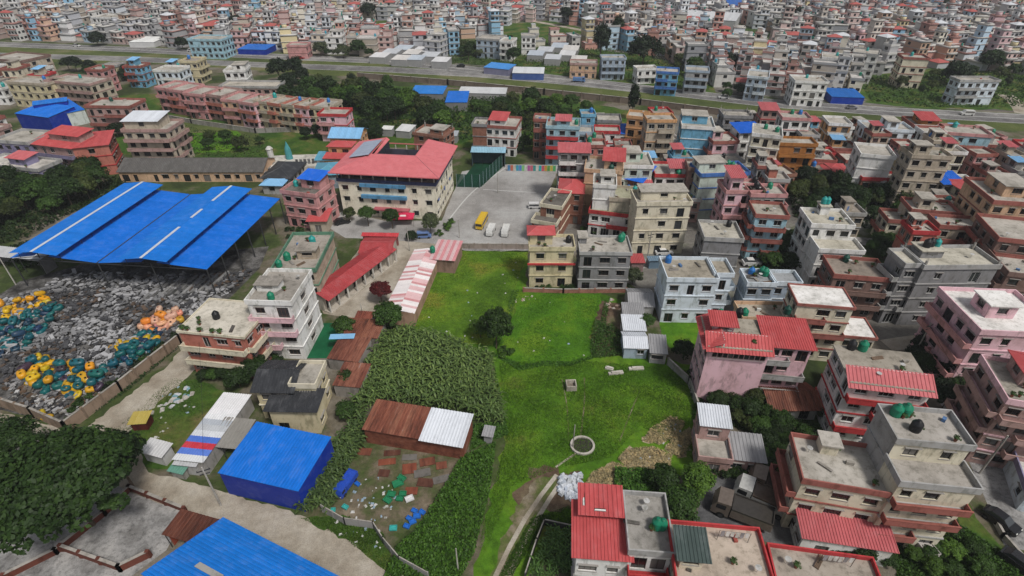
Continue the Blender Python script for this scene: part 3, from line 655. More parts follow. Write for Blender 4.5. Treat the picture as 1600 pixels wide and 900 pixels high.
def crop_field(pts, gap, seed, label_one, group, label_all, n_single=100, scale=1.0, col=(.085, .135, .045)):
    w_ = poly_px(pts); rs = np.random.RandomState(seed); xs = [p.x for p in w_]; ys = [p.y for p in w_]; pl = []
    y = min(ys)
    while y < max(ys):
        x = min(xs)
        while x < max(xs):
            q = (x+rs.uniform(-.4, .4)*gap, y+rs.uniform(-.4, .4)*gap)
            if inside(q, w_): pl.append(q)
            x += gap
        y += gap
    pl.sort(key=lambda q: q[1]); big = []
    for i, q in enumerate(pl):
        a = rs.uniform(0, 6.28); s = scale*rs.uniform(.75, 1.2); k = i % 3
        if i < n_single:
            g = rs.uniform(.8, 1.25); o = link('crop_plant', CROPM[k], None, tuple(c*g for c in col), (q[0], q[1], 0), a, None, s); tag(o, label_one, 'plant', group)
        else:
            v = CROPS[k]*s; ca, sa = math.cos(a), math.sin(a); big.append(np.column_stack([v[:, 0]*ca-v[:, 1]*sa+q[0], v[:, 0]*sa+v[:, 1]*ca+q[1], v[:, 2]]))
    if big:
        o = link('crop', quads_mesh('crop', np.concatenate(big), LEAF), None, col); tag(o, label_all, 'crop', None, 'stuff')
# ------------------------------------------------------------ houses one can tell apart, near and middle distance
# right of the meadow
H(828,391,897,391,(897,372),3,'YE','YE','cream yellow three-storey house with red band and little red roof at the meadow edge','cream yellow house by the meadow',tops=[(0,.52,.4,1,'hip_red')],tanks=[(.9,.6,'black')],nw={'f':2},framec=(.08,.05,.03),band=2)
H(907,397,986,398,(982,373),3,'GR','GRL','unpainted grey concrete house right of the cream yellow house','grey concrete house beside the yellow one',tanks=[(.86,.8,'green'),(.9,.9,'green')],nw={'f':3},par=.5,tops=[(0,.15,.6,1,'conc',.5)])
H(996,321,1080,320,(1076,301),4,'CR','CR','tall cream four-storey block with green awning over its ground floor','cream four-storey block with green awning',sh=3.1,tanks=[(.28,.85,'green'),(.36,.8,'green')],nw={'f':3,'l':0},bal='',tops=[(.1,.95,.35,.98,'conc',.7)],litter=3)
H(1101,375,1160,378,(1158,352),3,'GR','GRL','concrete house showing a bare grey rear wall','house with the bare grey rear wall',nw={'f':0,'r':1},tanks=[(.8,.85,'black')],roofc=(.5,.48,.43),litter=3)
H(1043,439,1121,440,(1118,408),3,'PB','PB','pale blue white three-storey house with grimy flat roof','pale blue white house',sh=3.2,nw={'f':3,'l':0},tanks=[(.15,.88,'blue')],wings=[(1.0,1.36,.25,.95,3,{'f':1,'r':2},'conc','r')],roofc=(.36,.33,.28),framec=(.1,.05,.04))
H(1168,446,1211,447,(1211,427),3,'BG','PB','narrow blue grey house with a blue and a green tank','narrow blue grey house',tanks=[(.35,.85,'blue'),(.75,.85,'green'),(.83,.75,'green')],wings=[(1.0,1.95,.1,.95,3)],nw={'f':2,'l':0},roofc=(.35,.37,.4))
H(1160,500,1236,501,(1230,478),2,'PEACH','PEACH','low peach house with wide roof terrace between blue grey house and red roof','low peach house',nw={'f':0},roofc=(.46,.42,.36),tanks=[(-.05,.2,'black'),(.05,.2,'green')],litter=3)
H(1303,433,1389,440,(1375,411),3,'BRN','BR','dark brown house with stained flat roof behind the white roofed house','dark brown house',bal='f',roofc=(.3,.26,.23),balc='BRN',litter=4,tanks=[(.4,.9,'dgreen')])
H(1268,354,1333,357,(1255,330),4,'W','W','stepped white four-storey house with plain left wall and teal tanks','stepped white four-storey house',wings=[(.08,1.12,-.7,0,3,{'f':3,'l':0},'conc','')],tops=[(.4,.62,.75,1.05,'conc',.7)],tanks=[(.47,.9,'teal',2.2),(.56,.9,'teal',2.2)],nw={'l':3},roofc=(.5,.48,.42),framec=(.02,.02,.02))
H(1443,420,1560,419,(1536,389),4,'GR','GRL','big unfinished grey concrete house with stacked balconies on its left side','big unfinished grey house',sh=3.2,bal='l',balc='GRL',nw={'l':3,'f':2},wings=[(-.22,.0,.1,.85,4,{'l':3},'conc','l')],tops=[(.1,.4,.5,.95,'conc',.5)],tanks=[(.2,.7,'black',1.6),(.27,.75,'black',1.6),(.36,.75,'teal',1.6)],roofc=(.52,.5,.44),stubs=4)
H(1531,521,1660,527,(1487,456),4,'PKL','PKL','large pink apartment block with white roof and balconies at the right edge','large pink block with white roof',roof='white',sh=3.1,bal='l',nw={'l':4,'f':4},balc='PK',tops=[(.25,.6,.35,.7,'conc',.8)])
H(1108,541,1204,549,(1190,503),4,'PKL','W','pink four-storey house with blank front wall and bright red skirt roof','pink house with bright red skirt roof',sh=2.9,nw={'f':0,'l':3},skirt='fl',ledge=False,par=0,strips=[('f',3,.08,.96,10)],wings=[(1.0,1.72,.2,1,4,{'f':3},'tin_red','f')],tops=[(.1,.45,.45,.8,'tin_red',.6)],tanks=[(.3,1.0,'green')],roofc=(.4,.37,.32),balc='GRL',bal='')
H(1247,476,1334,483,(1322,453),4,'CR','BR','cream house with flat white roof and brick red balcony bands','cream house with flat white roof',roof='white',sh=2.9,bal='f',balc='BR',wings=[(1.0,1.62,.0,.95,2,{'f':2},'conc','')],nw={'l':3},par=.25,tanks=[(-.12,.1,'dgreen',-2.5)])
H(1330,597,1457,612,(1434,555),4,'W','RD','white and red four-storey house with red skirt roof and teal side','white and red house with red skirt roof',sh=2.9,bal='f',balc='RD',skirt='f',skirtc='pink',par=.0,tanks=[(.2,.95,'black'),(.35,.95,'green')],roofc=(.36,.33,.29),nw={'f':3})
H(1573,629,1680,648,(1520,560),4,'PKB','PKL','dusty pink balconied apartment house at the right edge above parked cars','dusty pink balconied house',sh=3.0,bal='lf',balc='PKB',tops=[(.35,.8,.45,.9,'hip_red')],roofc=(.44,.42,.38),litter=4)
H(1254,753,1392,776,(1370,705),3,'CR','BR','cream house with brick red parapet and blotchy grey flat roof','cream house with brick red parapet',sh=3.1,tops=[(.3,.5,.7,.98,'conc',.6)],tanks=[(.42,.9,'black')],roofc=(.46,.44,.41),bal='l',balc='BR',litter=6)
H(1400,691,1517,702,(1495,651),5,'CR','GRL','tall stepped house with bare grey left wall and cream balconied front','tall stepped house with grey left wall',sh=3.0,leftc='GRL',wings=[(.0,1.02,-.7,0,4,{'f':3,'l':0},'conc','f')],nw={'l':0,'f':2},tanks=[(.35,.4,'black'),(.2,.85,'green'),(.33,.88,'green')],balc='BR',roofc=(.40,.38,.36),litter=3)
H(984,863,1050,868,(1058,781),3,'W','GRL','white house with grey roof terrace and red metal roof over its left wing, bottom edge','white house with red left wing',sh=3.2,wings=[(-1.25,-.01,.0,.8,2.7,{'f':2},'tin_red','')],tanks=[(.72,.45,'green'),(.84,.45,'green')],tops=[(-1.1,-.2,.6,1.0,'tin_red',.2)],roofc=(.36,.35,.34),bal='f',balc='RD',nw={'f':2})
H(1062,935,1215,950,(1071,823),3,'CR','RD','house with pinkish roof terrace and dark box stairhead at the bottom edge','house with dark box stairhead',sh=3.2,roofc=(.50,.43,.37),tops=[(.03,.27,.38,.70,'tin_grn',.75)],par=.6,litter=6)
H(1226,965,1402,992,(1221,860),3,'CR','RD','house with red parapet and washing on its roof, cut by the bottom edge','house with red parapet at the bottom edge',sh=3.2,roofc=(.40,.36,.32),par=.6,litter=6)
H(1096,664,1142,669,(1140,644),2,'PKB','PKB','small weathered two-storey house with pale tin roof by the meadow wall','small weathered house by the meadow wall',roof='tin_white',wings=[(-.05,1.0,-1.0,-.02,1,{'f':1},'conc',''),(1.02,2.2,-.8,.4,1,{'f':2},'tin_grey','')],nw={'f':1},ovh=.25)
H(1207,637,1280,636,(1258,600),1,'GRL','GRL','low hut with ribbed rusty brown roof below the pink house','low hut with rusty brown roof',roof='gab_rust',sh=2.8,nw={'f':2},ledge=False,name='hut',cat='hut')
H(1257,838,1398,860,(1385,806),1,'W','W','long low hall with faded red sheet roof in front of the cream house','long low hall with faded red roof',sh=3.6,roof='tin_pink',nw={'f':2},ledge=False,ovh=.4,name='hall')
H(1606,775,1700,803,(1628,712),1,'PB','PUR','white house with purple parapet cut by the right edge near the parked cars','white house with purple parapet',nw={'l':2},roofc=(.6,.6,.6))
# shacks at the meadow corner
H(984,478,1022,479,(1018,452),1,'GRL','GRL','small shack with pale grey gable roof at the meadow corner','grey gabled shack',roof='gab_grey',sh=2.4,nw={'f':1},ledge=False,ovh=.25,name='shack',cat='hut')
H(975,494,1007,495,(1006,481),1,'GRL','GRL','tiny lean-to with dull grey roof between the shacks','tiny grey lean-to',roof='tin_grey',sh=2.3,nw={'f':0},ledge=False,ovh=.2,name='shack',cat='hut')
H(975,516,1009,517,(1007,497),1,'W','W','shack with bright white sheet roof by the vegetable bed','white roofed shack',roof='tin_white',sh=2.4,nw={'f':0},ledge=False,ovh=.2,name='shack',cat='hut')
H(976,543,1012,544,(1010,520),1,'BG','BG','shack with patchy white and rust gable roof facing the meadow','patchy roofed shack',roof='gab_white',sh=2.5,nw={'f':2},ledge=False,ovh=.2,name='shack',cat='hut')
H(1017,551,1042,553,(1040,529),1,'GRL','GRL','small grey roofed shack at the right end of the shack row','right end shack',roof='tin_grey',sh=2.4,nw={'f':1},ledge=False,ovh=.2,name='shack',cat='hut')
# behind them, along the school yard
H(845,322,877,327,(903,305),3,'BRK','CR','house with long bare brick side and dark roof beside the school yard','brick sided house by the school yard',nw={'r':0,'f':1},sh=2.7,roofc=(.16,.15,.14),tops=[],wings=[(-.2,.95,-.4,0,2,{'f':2},'conc','')])
H(873,301,912,303,(922,282),3,'BRK','BRK','brick house under a bright red roof beside the school yard','red roofed brick house',roof='hip_red',sh=2.8,ovh=.3)
H(921,332,993,341,(985,320),2,'W','RD','low white house with red parapet bands and mossy roof','low white house with red bands',bal='f',balc='RD',roofc=(.3,.32,.22),litter=3)
H(953,313,1003,316,(1003,297),3,'CR','BEI','cream house with mossy roof behind the red banded house','cream house behind the red banded one',roofc=(.36,.36,.27),litter=3,tanks=[(.8,.8,'teal')])
H(928,292,962,294,(965,278),4,'W','W','slim white house with blank front left of the blue tarpaulin roof','slim white house',nw={'f':0},tops=[(.3,.9,.3,.9,'conc',.7)])
H(914,268,972,272,(975,252),4,'PEACH','PEACH','peach orange house with small red roofed room on top','peach orange house',tops=[(.5,1,.2,.95,'tin_red')],nw={'f':1},tanks=[(.7,.15,'dgreen')])
H(968,277,1003,285,(1009,264),3,'BRK','BRK','narrow brick house under a bright blue sheet roof','narrow house with bright blue roof',roof='tin_blue',ovh=.5)
H(874,238,922,239,(919,228),5,'GR','W','five-storey grey and white house with red roof at the school yard corner','five-storey grey house with red roof',roof='tin_pink',bal='f',balc='W',sh=2.9,ovh=.4)
H(962,262,1020,263,(1018,243),4,'PG','W','pale house with several green tanks behind the blue sheet roof','pale house with green tanks',tanks=[(.2,.8,'green'),(.6,.8,'green'),(.75,.7,'green')],tops=[(.3,.7,.4,.95,'conc')])
H(1024,276,1072,277,(1076,258),3,'W','RD','white house with red bands and red roofed balcony','white house with red roofed balcony',bal='f',balc='RD',tops=[(.5,1,.1,.6,'tin_pink',.7)],tanks=[(.75,.05,'green')])
H(1076,266,1097,267,(1098,254),4,'BRN','BRN','slim brown tower house','slim brown tower house',nw={'f':1})
H(1095,276,1170,273,(1168,256),4,'PG','BLU','house with big plain pale green wall and blue upper room','house with plain pale green wall',nw={'f':0,'r':1},tops=[(.0,.55,.3,.95,'conc')],tanks=[(.75,.8,'green'),(.82,.7,'green')])
H(1135,302,1195,302,(1192,285),4,'PKL','PK','pink house with stair tower above the wood','pink house with stair tower',tops=[(.1,.4,.1,.9,'tin_pink',1.2)],bal='f',tanks=[(.95,.9,'black')])
H(1181,339,1231,342,(1224,322),4,'LB','BR','light blue house with brick red balcony bands beside the dark trees','light blue house with red bands',bal='fl',balc='BR',sh=2.8,roofc=(.4,.38,.34))
H(1174,307,1228,308,(1226,293),4,'GRL','PK','grey and pink house behind the light blue banded house','grey and pink house',bal='r',tanks=[(.3,.8,'black'),(.7,.8,'green')],litter=2)
H(1176,212,1221,217,(1221,202),5,'CR','W','tall cream yellow block beside the orange brown block','tall cream yellow block',nw={'f':3,'l':0},tanks=[(.45,.8,'green'),(.85,.6,'green')],sh=2.9)
H(1219,227,1276,229,(1274,219),4,'ORB','ORB','orange brown block with balconies','orange brown block',bal='f',balc='ORB',sh=2.9)
H(1223,187,1267,189,(1262,179),4,'W','PK','white block with small windows below the highway','white block below the highway',nw={'f':3},tanks=[(.5,.9,'green'),(.8,.9,'blue')])
H(1355,204,1427,207,(1424,195),3,'PB','PB','wide pale blue block near the highway','wide pale blue block',nw={'f':4},tanks=[(.75,.9,'blue')],tops=[(.45,.7,.2,.9,'conc')])
H(1345,244,1398,249,(1382,231),4,'W','W','white block with blank front wall and dark windows on its left side','white block with blank front',nw={'f':0,'l':2})
H(1347,281,1413,283,(1406,273),2,'BRK','RD','low brick house with red roof bands above the wood','low brick house with red bands',bal='f',balc='BR',tanks=[(.45,.8,'green')])
H(1425,246,1487,249,(1490,237),5,'BEI','BEI','tall beige block left of the brick terraces','tall beige block',nw={'f':3},tops=[(.1,.5,.3,.9,'conc')])
H(1428,199,1473,201,(1470,188),3,'ORB','BR','terracotta house with red roof beside the highway','terracotta house by the highway',bal='f',tops=[(.3,.9,.2,.9,'tin_red',.6)],tanks=[(.5,.9,'teal')])
H(1478,210,1550,215,(1545,202),3,'LB','PK','light blue house with pink left side near the right edge','light blue house with pink side',leftc='PK',nw={'f':4},tanks=[(.4,.9,'teal')])
H(1518,304,1568,303,(1538,281),3,'CR','RD','house under a broad red hipped roof at the right','house under a broad red hipped roof',roof='hip_red',ovh=.8)
H(1552,318,1640,324,(1602,288),5,'PEACH','BR','tall peach house cut by the right edge','tall peach house at the right edge',nw={'f':4},tops=[(.3,.8,.3,.9,'conc')])
H(1388,347,1455,352,(1442,335),2,'CR','BR','cream house with curved brick red bands right of the wood','cream house right of the wood',bal='fl',balc='BR',roofc=(.44,.42,.38),litter=3)
H(1424,331,1498,337,(1488,319),3,'BEI','BR','beige terraced house with pink and red parapets','beige terraced house with red parapets',bal='f',balc='PKL',tops=[(.2,.5,.3,.9,'conc')])
H(1468,356,1545,361,(1540,345),3,'BEI','BR','brownish house with red bands above the grey unfinished house','brownish house with red bands',bal='f',balc='BR',litter=3)
H(1560,376,1650,386,(1612,348),4,'BRN','BR','dark brick house with wavy balconies at the right edge','dark brick house at the right edge',bal='fl',balc='BR')
H(1575,430,1660,440,(1610,395),3,'BRN','BRN','low brown house behind the pink block, right edge','low brown house at the right edge',bal='l')
# between school and highway
H(759,199,806,202,(820,187),3,'W','BR','white and brick house with red roof terrace above the mural wall','white and brick house above the mural wall',tops=[(.1,.6,.2,.8,'tin_red',.6)],nw={'f':4,'r':2})
H(738,197,760,198,(764,188),3,'BRK','GR','plain brick house with grey roof left of the white and brick house','plain brick house',nw={'f':0},sh=3.1)
H(854,200,905,202,(908,189),4,'LB','LB','light blue block with red balconies','light blue block with red balconies',bal='f',balc='RD',tops=[(.3,.7,.2,.7,'tin_pink',.6)],tanks=[(.9,.5,'green')])
H(834,189,858,190,(862,182),4,'BRK','BR','brick house left of the light blue block','brick house by the light blue block',bal='f')
H(893,209,926,210,(926,200),3,'PB','BG','small white blue house with rounded terrace','small white blue house',nw={'f':3},bal='f')
H(909,182,930,182,(930,175),4,'SKY','SKY','slim sky blue house with a blue tank','slim sky blue house',tanks=[(.8,.8,'blue')])
H(930,208,968,209,(968,200),3,'W','RD','white house with red balcony rails','white house with red balcony rails',bal='f',balc='RD')
H(968,209,1010,210,(1010,199),2,'W','W','white house with blue sheet roof','white house with blue sheet roof',roof='tin_blue',sh=3.4,ovh=.3)
H(1012,191,1056,191,(1056,181),5,'BEI','OR','tan five-storey block with stair shaft','tan five-storey block',bal='f',balc='BEI',sh=2.9)
H(980,184,1011,187,(1012,178),4,'OR','OR','orange block left of the tan block','orange block')
H(934,191,970,192,(970,182),3,'CR','GR','cream house with grey roof behind the red railed house','cream house with grey roof')
H(1066,200,1116,203,(1126,187),4,'SKY','W','house with one large blank sky blue wall','house with blank sky blue wall',nw={'f':0,'r':2},tops=[(.0,.8,.4,.95,'conc')])
H(1131,184,1175,185,(1178,176),4,'GR','GR','unfinished concrete frame house','unfinished concrete frame house',stubs=6,bal='f',balc='GR')
H(1192,172,1217,173,(1218,165),3,'PKB','RD','small house with red roof at the highway edge','small red roofed house at the highway',roof='tin_pink')
# left side, behind the factory
for i, (a, b, c, d, e) in enumerate([(243,139,262,141,'PK'),(262,142,287,145,'PK'),(287,148,318,151,'PK'),(318,149,346,153,'PKB'),(346,158,372,160,'PEACH'),(372,161,397,165,'PKL')]):
    H(a,b,c,d,10,3,e,'PK' if i!=3 else 'PKB',f'{["leftmost","second","third","fourth","fifth","sixth"][i]} of the attached pink houses along the low wall, counted from the left',f'{["first","second","third","fourth","fifth","sixth"][i]} pink row house',bal='f',balc='SAL' if i%2 else 'PK',sh=2.9)
for i, (a, b, c, d, e) in enumerate([(397,160,418,163,'YE'),(418,163,437,166,'PEACH'),(437,165,458,168,'YE'),(458,167,480,170,'PKL'),(480,168,513,171,'YE')]):
    H(a,b,c,d,9,3,e,'SAL' if i in (1,3) else 'BEI',f'{["leftmost","second","middle","fourth","rightmost"][i]} of the attached yellow and tan row houses',f'{["first","second","third","fourth","fifth"][i]} yellow row house',bal='f' if i!=4 else '',sh=3.0,tanks=[(.5,.8,'blue' if i else 'teal')] if i in (0,2,4) else ())
H(497,181,540,182,(540,172),3,'PKL','RD','free standing pink house with red bands above the blue gabled house','free standing pink house',bal='fl',balc='PK',sh=2.9)
H(10,130,70,134,(80,124),3,'YE','BEI','pale yellow house at the left edge below the highway','pale yellow house at the left edge',nw={'f':5},tanks=[(.6,.8,'blue')])
H(70,128,140,134,(140,121),3,'BEI','PKB','tan house right of the pale yellow house','tan house by the pale yellow house',bal='f',tanks=[(.4,.8,'teal')])
H(-20,93,33,98,(36,84),4,'BEI','BRN','tan tower house cut by the left edge','tan tower house at the left edge',bal='f')
H(133,168,203,169,(205,157),3,'PKB','BR','brick pink terraced house right of the blue hall','brick pink terraced house',bal='f',balc='BR',tanks=[(.3,.8,'dgreen')],litter=2)
H(191,206,262,206,(266,190),4,'BEI','PKB','beige balconied house with white roofed top room','beige house with white roofed top room',bal='fr',balc='PKB',tops=[(.0,.75,.2,.9,'tin_white',.9)],tanks=[(.4,.95,'teal')],sh=2.8)
H(112,232,168,226,(160,212),3,'SAL','RD','red house with coral blank wall and red roofs','coral red house',nw={'f':1},roof='tin_red',ovh=.5,tops=[])
H(45,224,112,232,(118,214),3,'PKB','RD','red roofed balconied house left of the coral wall','red roofed balconied house',roof='tin_red',bal='f',balc='PUR',tops=[(.3,1,.4,1,'tin_red',.8)])
H(-10,222,45,226,(50,206),3,'PUR','GRL','purple grey house at the left edge','purple grey house',bal='f',balc='PUR')
H(-30,258,60,268,(70,250),2,'PUR','GRL','low purple house with white rubble roof at the left edge','low purple house',tops=[(.4,.7,.3,.8,'tin_pink',.7)],litter=5,roofc=(.6,.58,.56))
H(350,113,383,112,(382,105),3,'W','W','white house with rooftop room by the slip road','white house by the slip road',nw={'f':3},tops=[(.4,1,.1,.9,'conc')])
H(343,137,432,138,(432,129),2,'PKB','GRL','long tan flat roofed house behind the pink row','long tan flat roofed house',roofc=(.5,.47,.42))
H(240,112,278,113,(278,105),3,'PB','W','pale grey blue house behind the pink row','pale grey blue house',bal='f')
H(515,214,561,215,(565,201),2,'OR','OR','orange house with light blue gable roof','orange house with light blue gable roof',roof='gab_sky',sh=3.4,nw={'f':1})
H(512,229,548,230,(550,222),2,'OR','RD','stacked red roofed shrine in front of the orange house','red roofed shrine',roof='hip_red',tops=[],wings=[(-.06,1.04,-.8,-.02,1.2,{'f':3},'tin_red','')],ovh=.4)
H(491,274,531,272,(540,254),1,'BG','BG','shed with faded blue hipped roof left of the school','shed with faded blue hipped roof',roof='hip_teal',sh=4.2,nw={'f':0},ledge=False,name='shed',cat='shed')
H(494,250,533,250,(535,241),1,'W','W','low white house with faded blue sheet roof','low white house with faded blue roof',roof='tin_teal',sh=3.0,nw={'f':2},ledge=False)
H(440,301,493,308,(500,284),3,'PK','PK','pink house with dark roof terrace and small blue roof beside the blue factory','pink house beside the blue factory',tops=[(.35,.9,.45,.95,'tin_blue')],tanks=[(.15,.5,'teal')],roofc=(.2,.19,.18),nw={'r':2})
H(410,278,452,279,(455,254),1,'GRL','GRL','low house with dark slate roof and small blue porch','low house with dark slate roof',roof='hip_dark',sh=3,nw={'f':2},ledge=False,wings=[(.2,.9,-.35,-.02,.9,{'f':1},'hip_sky','')])
H(482,345,508,345,(511,331),1,'BEI','BEI','small gatehouse with bright red roof','small gatehouse with red roof',roof='tin_red',sh=3.4,ledge=False,nw={'f':1,'r':1},name='gatehouse',cat='gatehouse')
H(184,268,409,268,(405,247),1,'PEACH','PEACH','long low pink building with mottled grey roof behind the factory','long low pink building',sh=3.2,roof='gab_slate',nw={'f':14},ledge=False,ovh=.4,name='barrack',cat='building')
H(646,210,692,216,(696,202),3,'BRK','BRK','flat roofed brick house behind the school','flat roofed brick house behind the school',nw={'f':2},sh=2.6,tops=[(.5,.95,.2,.8,'conc',.7)],tanks=[(.8,.9,'teal')],stubs=4)
# between scrapyard and classrooms
H(426,425,493,424,(537,368),3,'BEI','GRN','long house with cluttered teal edged roof terraces behind the white house','long house with cluttered teal roof',nw={'r':0},tops=[(.45,.9,.3,.5,'conc',.7)],litter=12,tanks=[(.2,.3,'green'),(.6,.75,'teal'),(.1,.12,'green')],brick=True,roofc=(.38,.35,.32),sh=3.0)
H(386,474,455,476,(494,428),4,'W','W','tall white house with blank right wall between scrapyard and classrooms','tall white house with blank right wall',sh=3.0,nw={'r':1,'f':2},bal='f',balc='PKL',litter=6,tanks=[(.5,.12,'green'),(.05,.6,'green')],tops=[(.05,.55,.35,.6,'conc',.5)],roofc=(.36,.34,.32))
H(279,518,381,528,(428,478),3,'SAL','CR','salmon red house with cream pillars and pale roof beside the lane','salmon red house beside the lane',sh=3.0,bal='fr',balc='CR',plants=True,tanks=[(.38,.45,'black')],roofc=(.62,.59,.53),par=.2,nw={'f':4},litter=3)
H(398,608,455,609,(478,566),2,'YE','CR','cream yellow house with black sheet roof by the blue shed','cream yellow house with black roof',roof='gab_dark',sh=3.2,wings=[(.95,1.62,.1,.9,2,{'f':1},'conc',''),(.5,1.75,-.45,.09,1.6,{'f':2},'tin_dark','')],nw={'f':2})
# beyond the highway, standing free
for a in [(744,62,782,64,(785,57),3,'BG','GRL','free standing blue grey house on the far green'),(781,66,800,67,(800,61),3,'W','W','free standing white house right of the blue grey one on the far green'),(815,58,837,58,(838,54),3,'W','GRL','white house with rows of windows at the far meadow'),
 (891,101,933,102,(935,96),2,'PEACH','PKB','peach house above the highway left of the round grey house'),(941,93,978,93,(980,88),3,'BG','BG','blue grey house before the big dark trees'),(996,110,1028,109,(1030,104),2,'W','W','white house above the highway left of the bright blue house'),
 (1026,114,1060,116,(1062,109),3,'SKY','BLU','bright blue house above the highway'),(1072,112,1108,114,(1110,107),3,'GRL','BG','grey house with blue side above the highway'),(1168,121,1200,124,(1205,114),3,'BG','PB','blue grey house above the highway near the middle right'),
 (1243,129,1294,131,(1294,122),3,'W','W','white house left of the blue hall at the highway'),(1500,128,1562,128,(1560,122),3,'PB','GRL','pale blue three-storey house alone on the right green'),(448,73,478,73,(478,68),2,'PK','PK','blank pink house above the highway'),(293,63,345,64,(347,57),3,'LB','LB','light blue house above the highway, left'),(143,28,187,30,(187,24),3,'W','W','white block among the far roofs at the upper left'),(1285,92,1332,96,(1330,88),4,'BEI','W','beige tower house at the edge of the right green'),(1333,84,1372,88,(1372,80),4,'W','GRL','white tower house at the edge of the right green'),(1412,92,1452,94,(1452,88),4,'CR','BR','cream tower house at the edge of the right green')]:
    H(*a[:9], a[8].split(' house')[0].split(' block')[0]+' house', fine=False, bal='f' if len(a[8]) % 2 else '', nw={'f':0} if 'blank' in a[8] else None, tanks=[(.5,.8,'teal')] if len(a[8]) % 3 == 0 else ())
# ------------------------------------------------------------ sheds, school, factory
def frame_from(a, b, z):
    A = P(*a, z); B = P(*b, z); u = B-A; ang = math.atan2(u.y, u.x); A.z = 0; return A, ang, u.length
def depth_to(A, ang, c, z):
    q = P(*c, z)-A; return abs(-math.sin(ang)*q.x+math.cos(ang)*q.y)
def shed(fl, fr, back, z, color, label, kind='tin', m=None, rise=.6, wallc=(.3,.3,.3), wallm=None, name='shed', open_front=False, posts=0, pw=1.0, alt=None, ovh=.3, group=None, cat='shed'):
    """a shed from the front eave's two ends and a back corner of its roof"""
    A, ang, W = frame_from(fl, fr, z); D = depth_to(A, ang, back, z+(rise if kind == 'mono' else 0))
    root = empty(name, A, ang); tag(root, label, cat, group)
    FOOT.append((A+Vector((math.cos(ang)*W/2-math.sin(ang)*D/2, math.sin(ang)*W/2+math.cos(ang)*D/2, 0)), max(W, D)*.5))
    mb = MB(); o = ovh; h = z-.12; rb = rise if kind == 'mono' else 0
    t = .12
    if not open_front: mb.box(o, o, 0, W-o, o+t, h)
    mb.box(o, D-o-t, 0, W-o, D-o, h+rb*.9)
    for x in (o, W-o-t): mb.hexa([(x, o+t, 0), (x+t, o+t, 0), (x+t, D-o-t, 0), (x, D-o-t, 0), (x, o+t, h), (x+t, o+t, h), (x+t, D-o-t, h+rb*.9), (x, D-o-t, h+rb*.9)])
    mb.build('wall', wallm or TIN, root, wallc)
    for i in range(posts):
        x = o+(W-2*o-.1)*i/max(1, posts-1); q = MB(); q.tube((x, .15, 0), (x, .15, z-.03), .06, n=6); q.build('post', METAL, root)
    if kind == 'mono': sheet_roof(root, (0, 0, z), (W, 0, 0), (0, D, rise), color, m, pw, R, .06, alt)
    else:
        sheet_roof(root, (0, 0, z), (W, 0, 0), (0, D/2, rise), color, m, pw, R, .06, alt); sheet_roof(root, (W, D, z), (-W, 0, 0), (0, -D/2, rise), color, m, pw, R, .06, alt)
        g = MB()
        for x in (o, W-o): g.tri((x, o, h), (x, D-o, h), (x, D/2, z+rise-.1)); g.tri((x+.01, D-o, h), (x+.01, o, h), (x+.01, D/2, z+rise-.1))
        g.build('gable', wallm or TIN, root, wallc)
        q = MB(); q.tube((-.02, D/2, z+rise+.05), (W+.02, D/2, z+rise+.05), .1, n=6); q.build('ridge_cap', TIN, root, tuple(min(1, k*1.1+.03) for k in color))
    return root, A, ang, W, D
BLUE = (.005, .15, .60); BLUE2 = (.007, .17, .60)
shed((340,739),(466,768),(510,681),4.6,BLUE,'blue metal shed with plain blue roof beside the dirt road','mono',rise=.5,wallc=(.006,.03,.30),ovh=.12,pw=.9)
rt, A, ang, W, D = shed((150,985),(520,1085),(640,880),4.6,BLUE2,'big bright blue ribbed roof shed cut by the bottom edge','mono',rise=.5,wallc=(.006,.03,.3),ovh=.12,pw=1.0) if False else (None,)*5
# bottom blue roof: corners seen at (208,890) left, (349,808) top, (530,900) right; the ribs run down to the right
za_, zl_ = 4.0, 7.4; pa, pb, pc = P(208,890,zl_), P(349,808,za_), P(530,900,za_)
v_ = pc-pb; ang = math.atan2(v_.y, v_.x); rb_ = empty('shed', Vector((pb.x, pb.y, 0)), ang); tag(rb_, 'big bright blue ribbed roof shed cut by the bottom edge', 'shed')
Lv = Vector((v_.x, v_.y)).length*1.5; q_ = pa-pb; Lu = -(-math.sin(ang)*q_.x+math.cos(ang)*q_.y); nz_ = round(Lu); l = Lu/nz_; dz = (zl_-za_)/nz_
for i in range(nz_): sheet_roof(rb_, (Lv, -l*i, za_+dz*i), (0, -l, dz), (-Lv, 0, 0), BLUE2, None, 1.2, R, .06)
mb = MB(); mb.hexa([(.3, -Lu+.2, 0), (Lv-.2, -Lu+.2, 0), (Lv-.2, -.2, 0), (.3, -.2, 0), (.3, -Lu+.2, zl_-.2), (Lv-.2, -Lu+.2, zl_-.2), (Lv-.2, -.2, za_-.1), (.3, -.2, za_-.1)]); mb.build('wall', TIN, rb_, (.006, .03, .3))
for x, y in ((.14, .62), (.5, .72)):
    q = MB(); zq = za_+(zl_-za_)*y; q.hexa([(Lv*x, -Lu*y-.5, zq+.17+.08), (Lv*x+3.6, -Lu*y-.5, zq+.17+.08), (Lv*x+3.6, -Lu*y+.2, zq-.0), (Lv*x, -Lu*y+.2, zq-.0), (Lv*x, -Lu*y-.5, zq+.32), (Lv*x+3.6, -Lu*y-.5, zq+.32), (Lv*x+3.6, -Lu*y+.2, zq+.07), (Lv*x, -Lu*y+.2, zq+.07)]); q.build('skylight', PAINT, rb_, (.36, .35, .33))
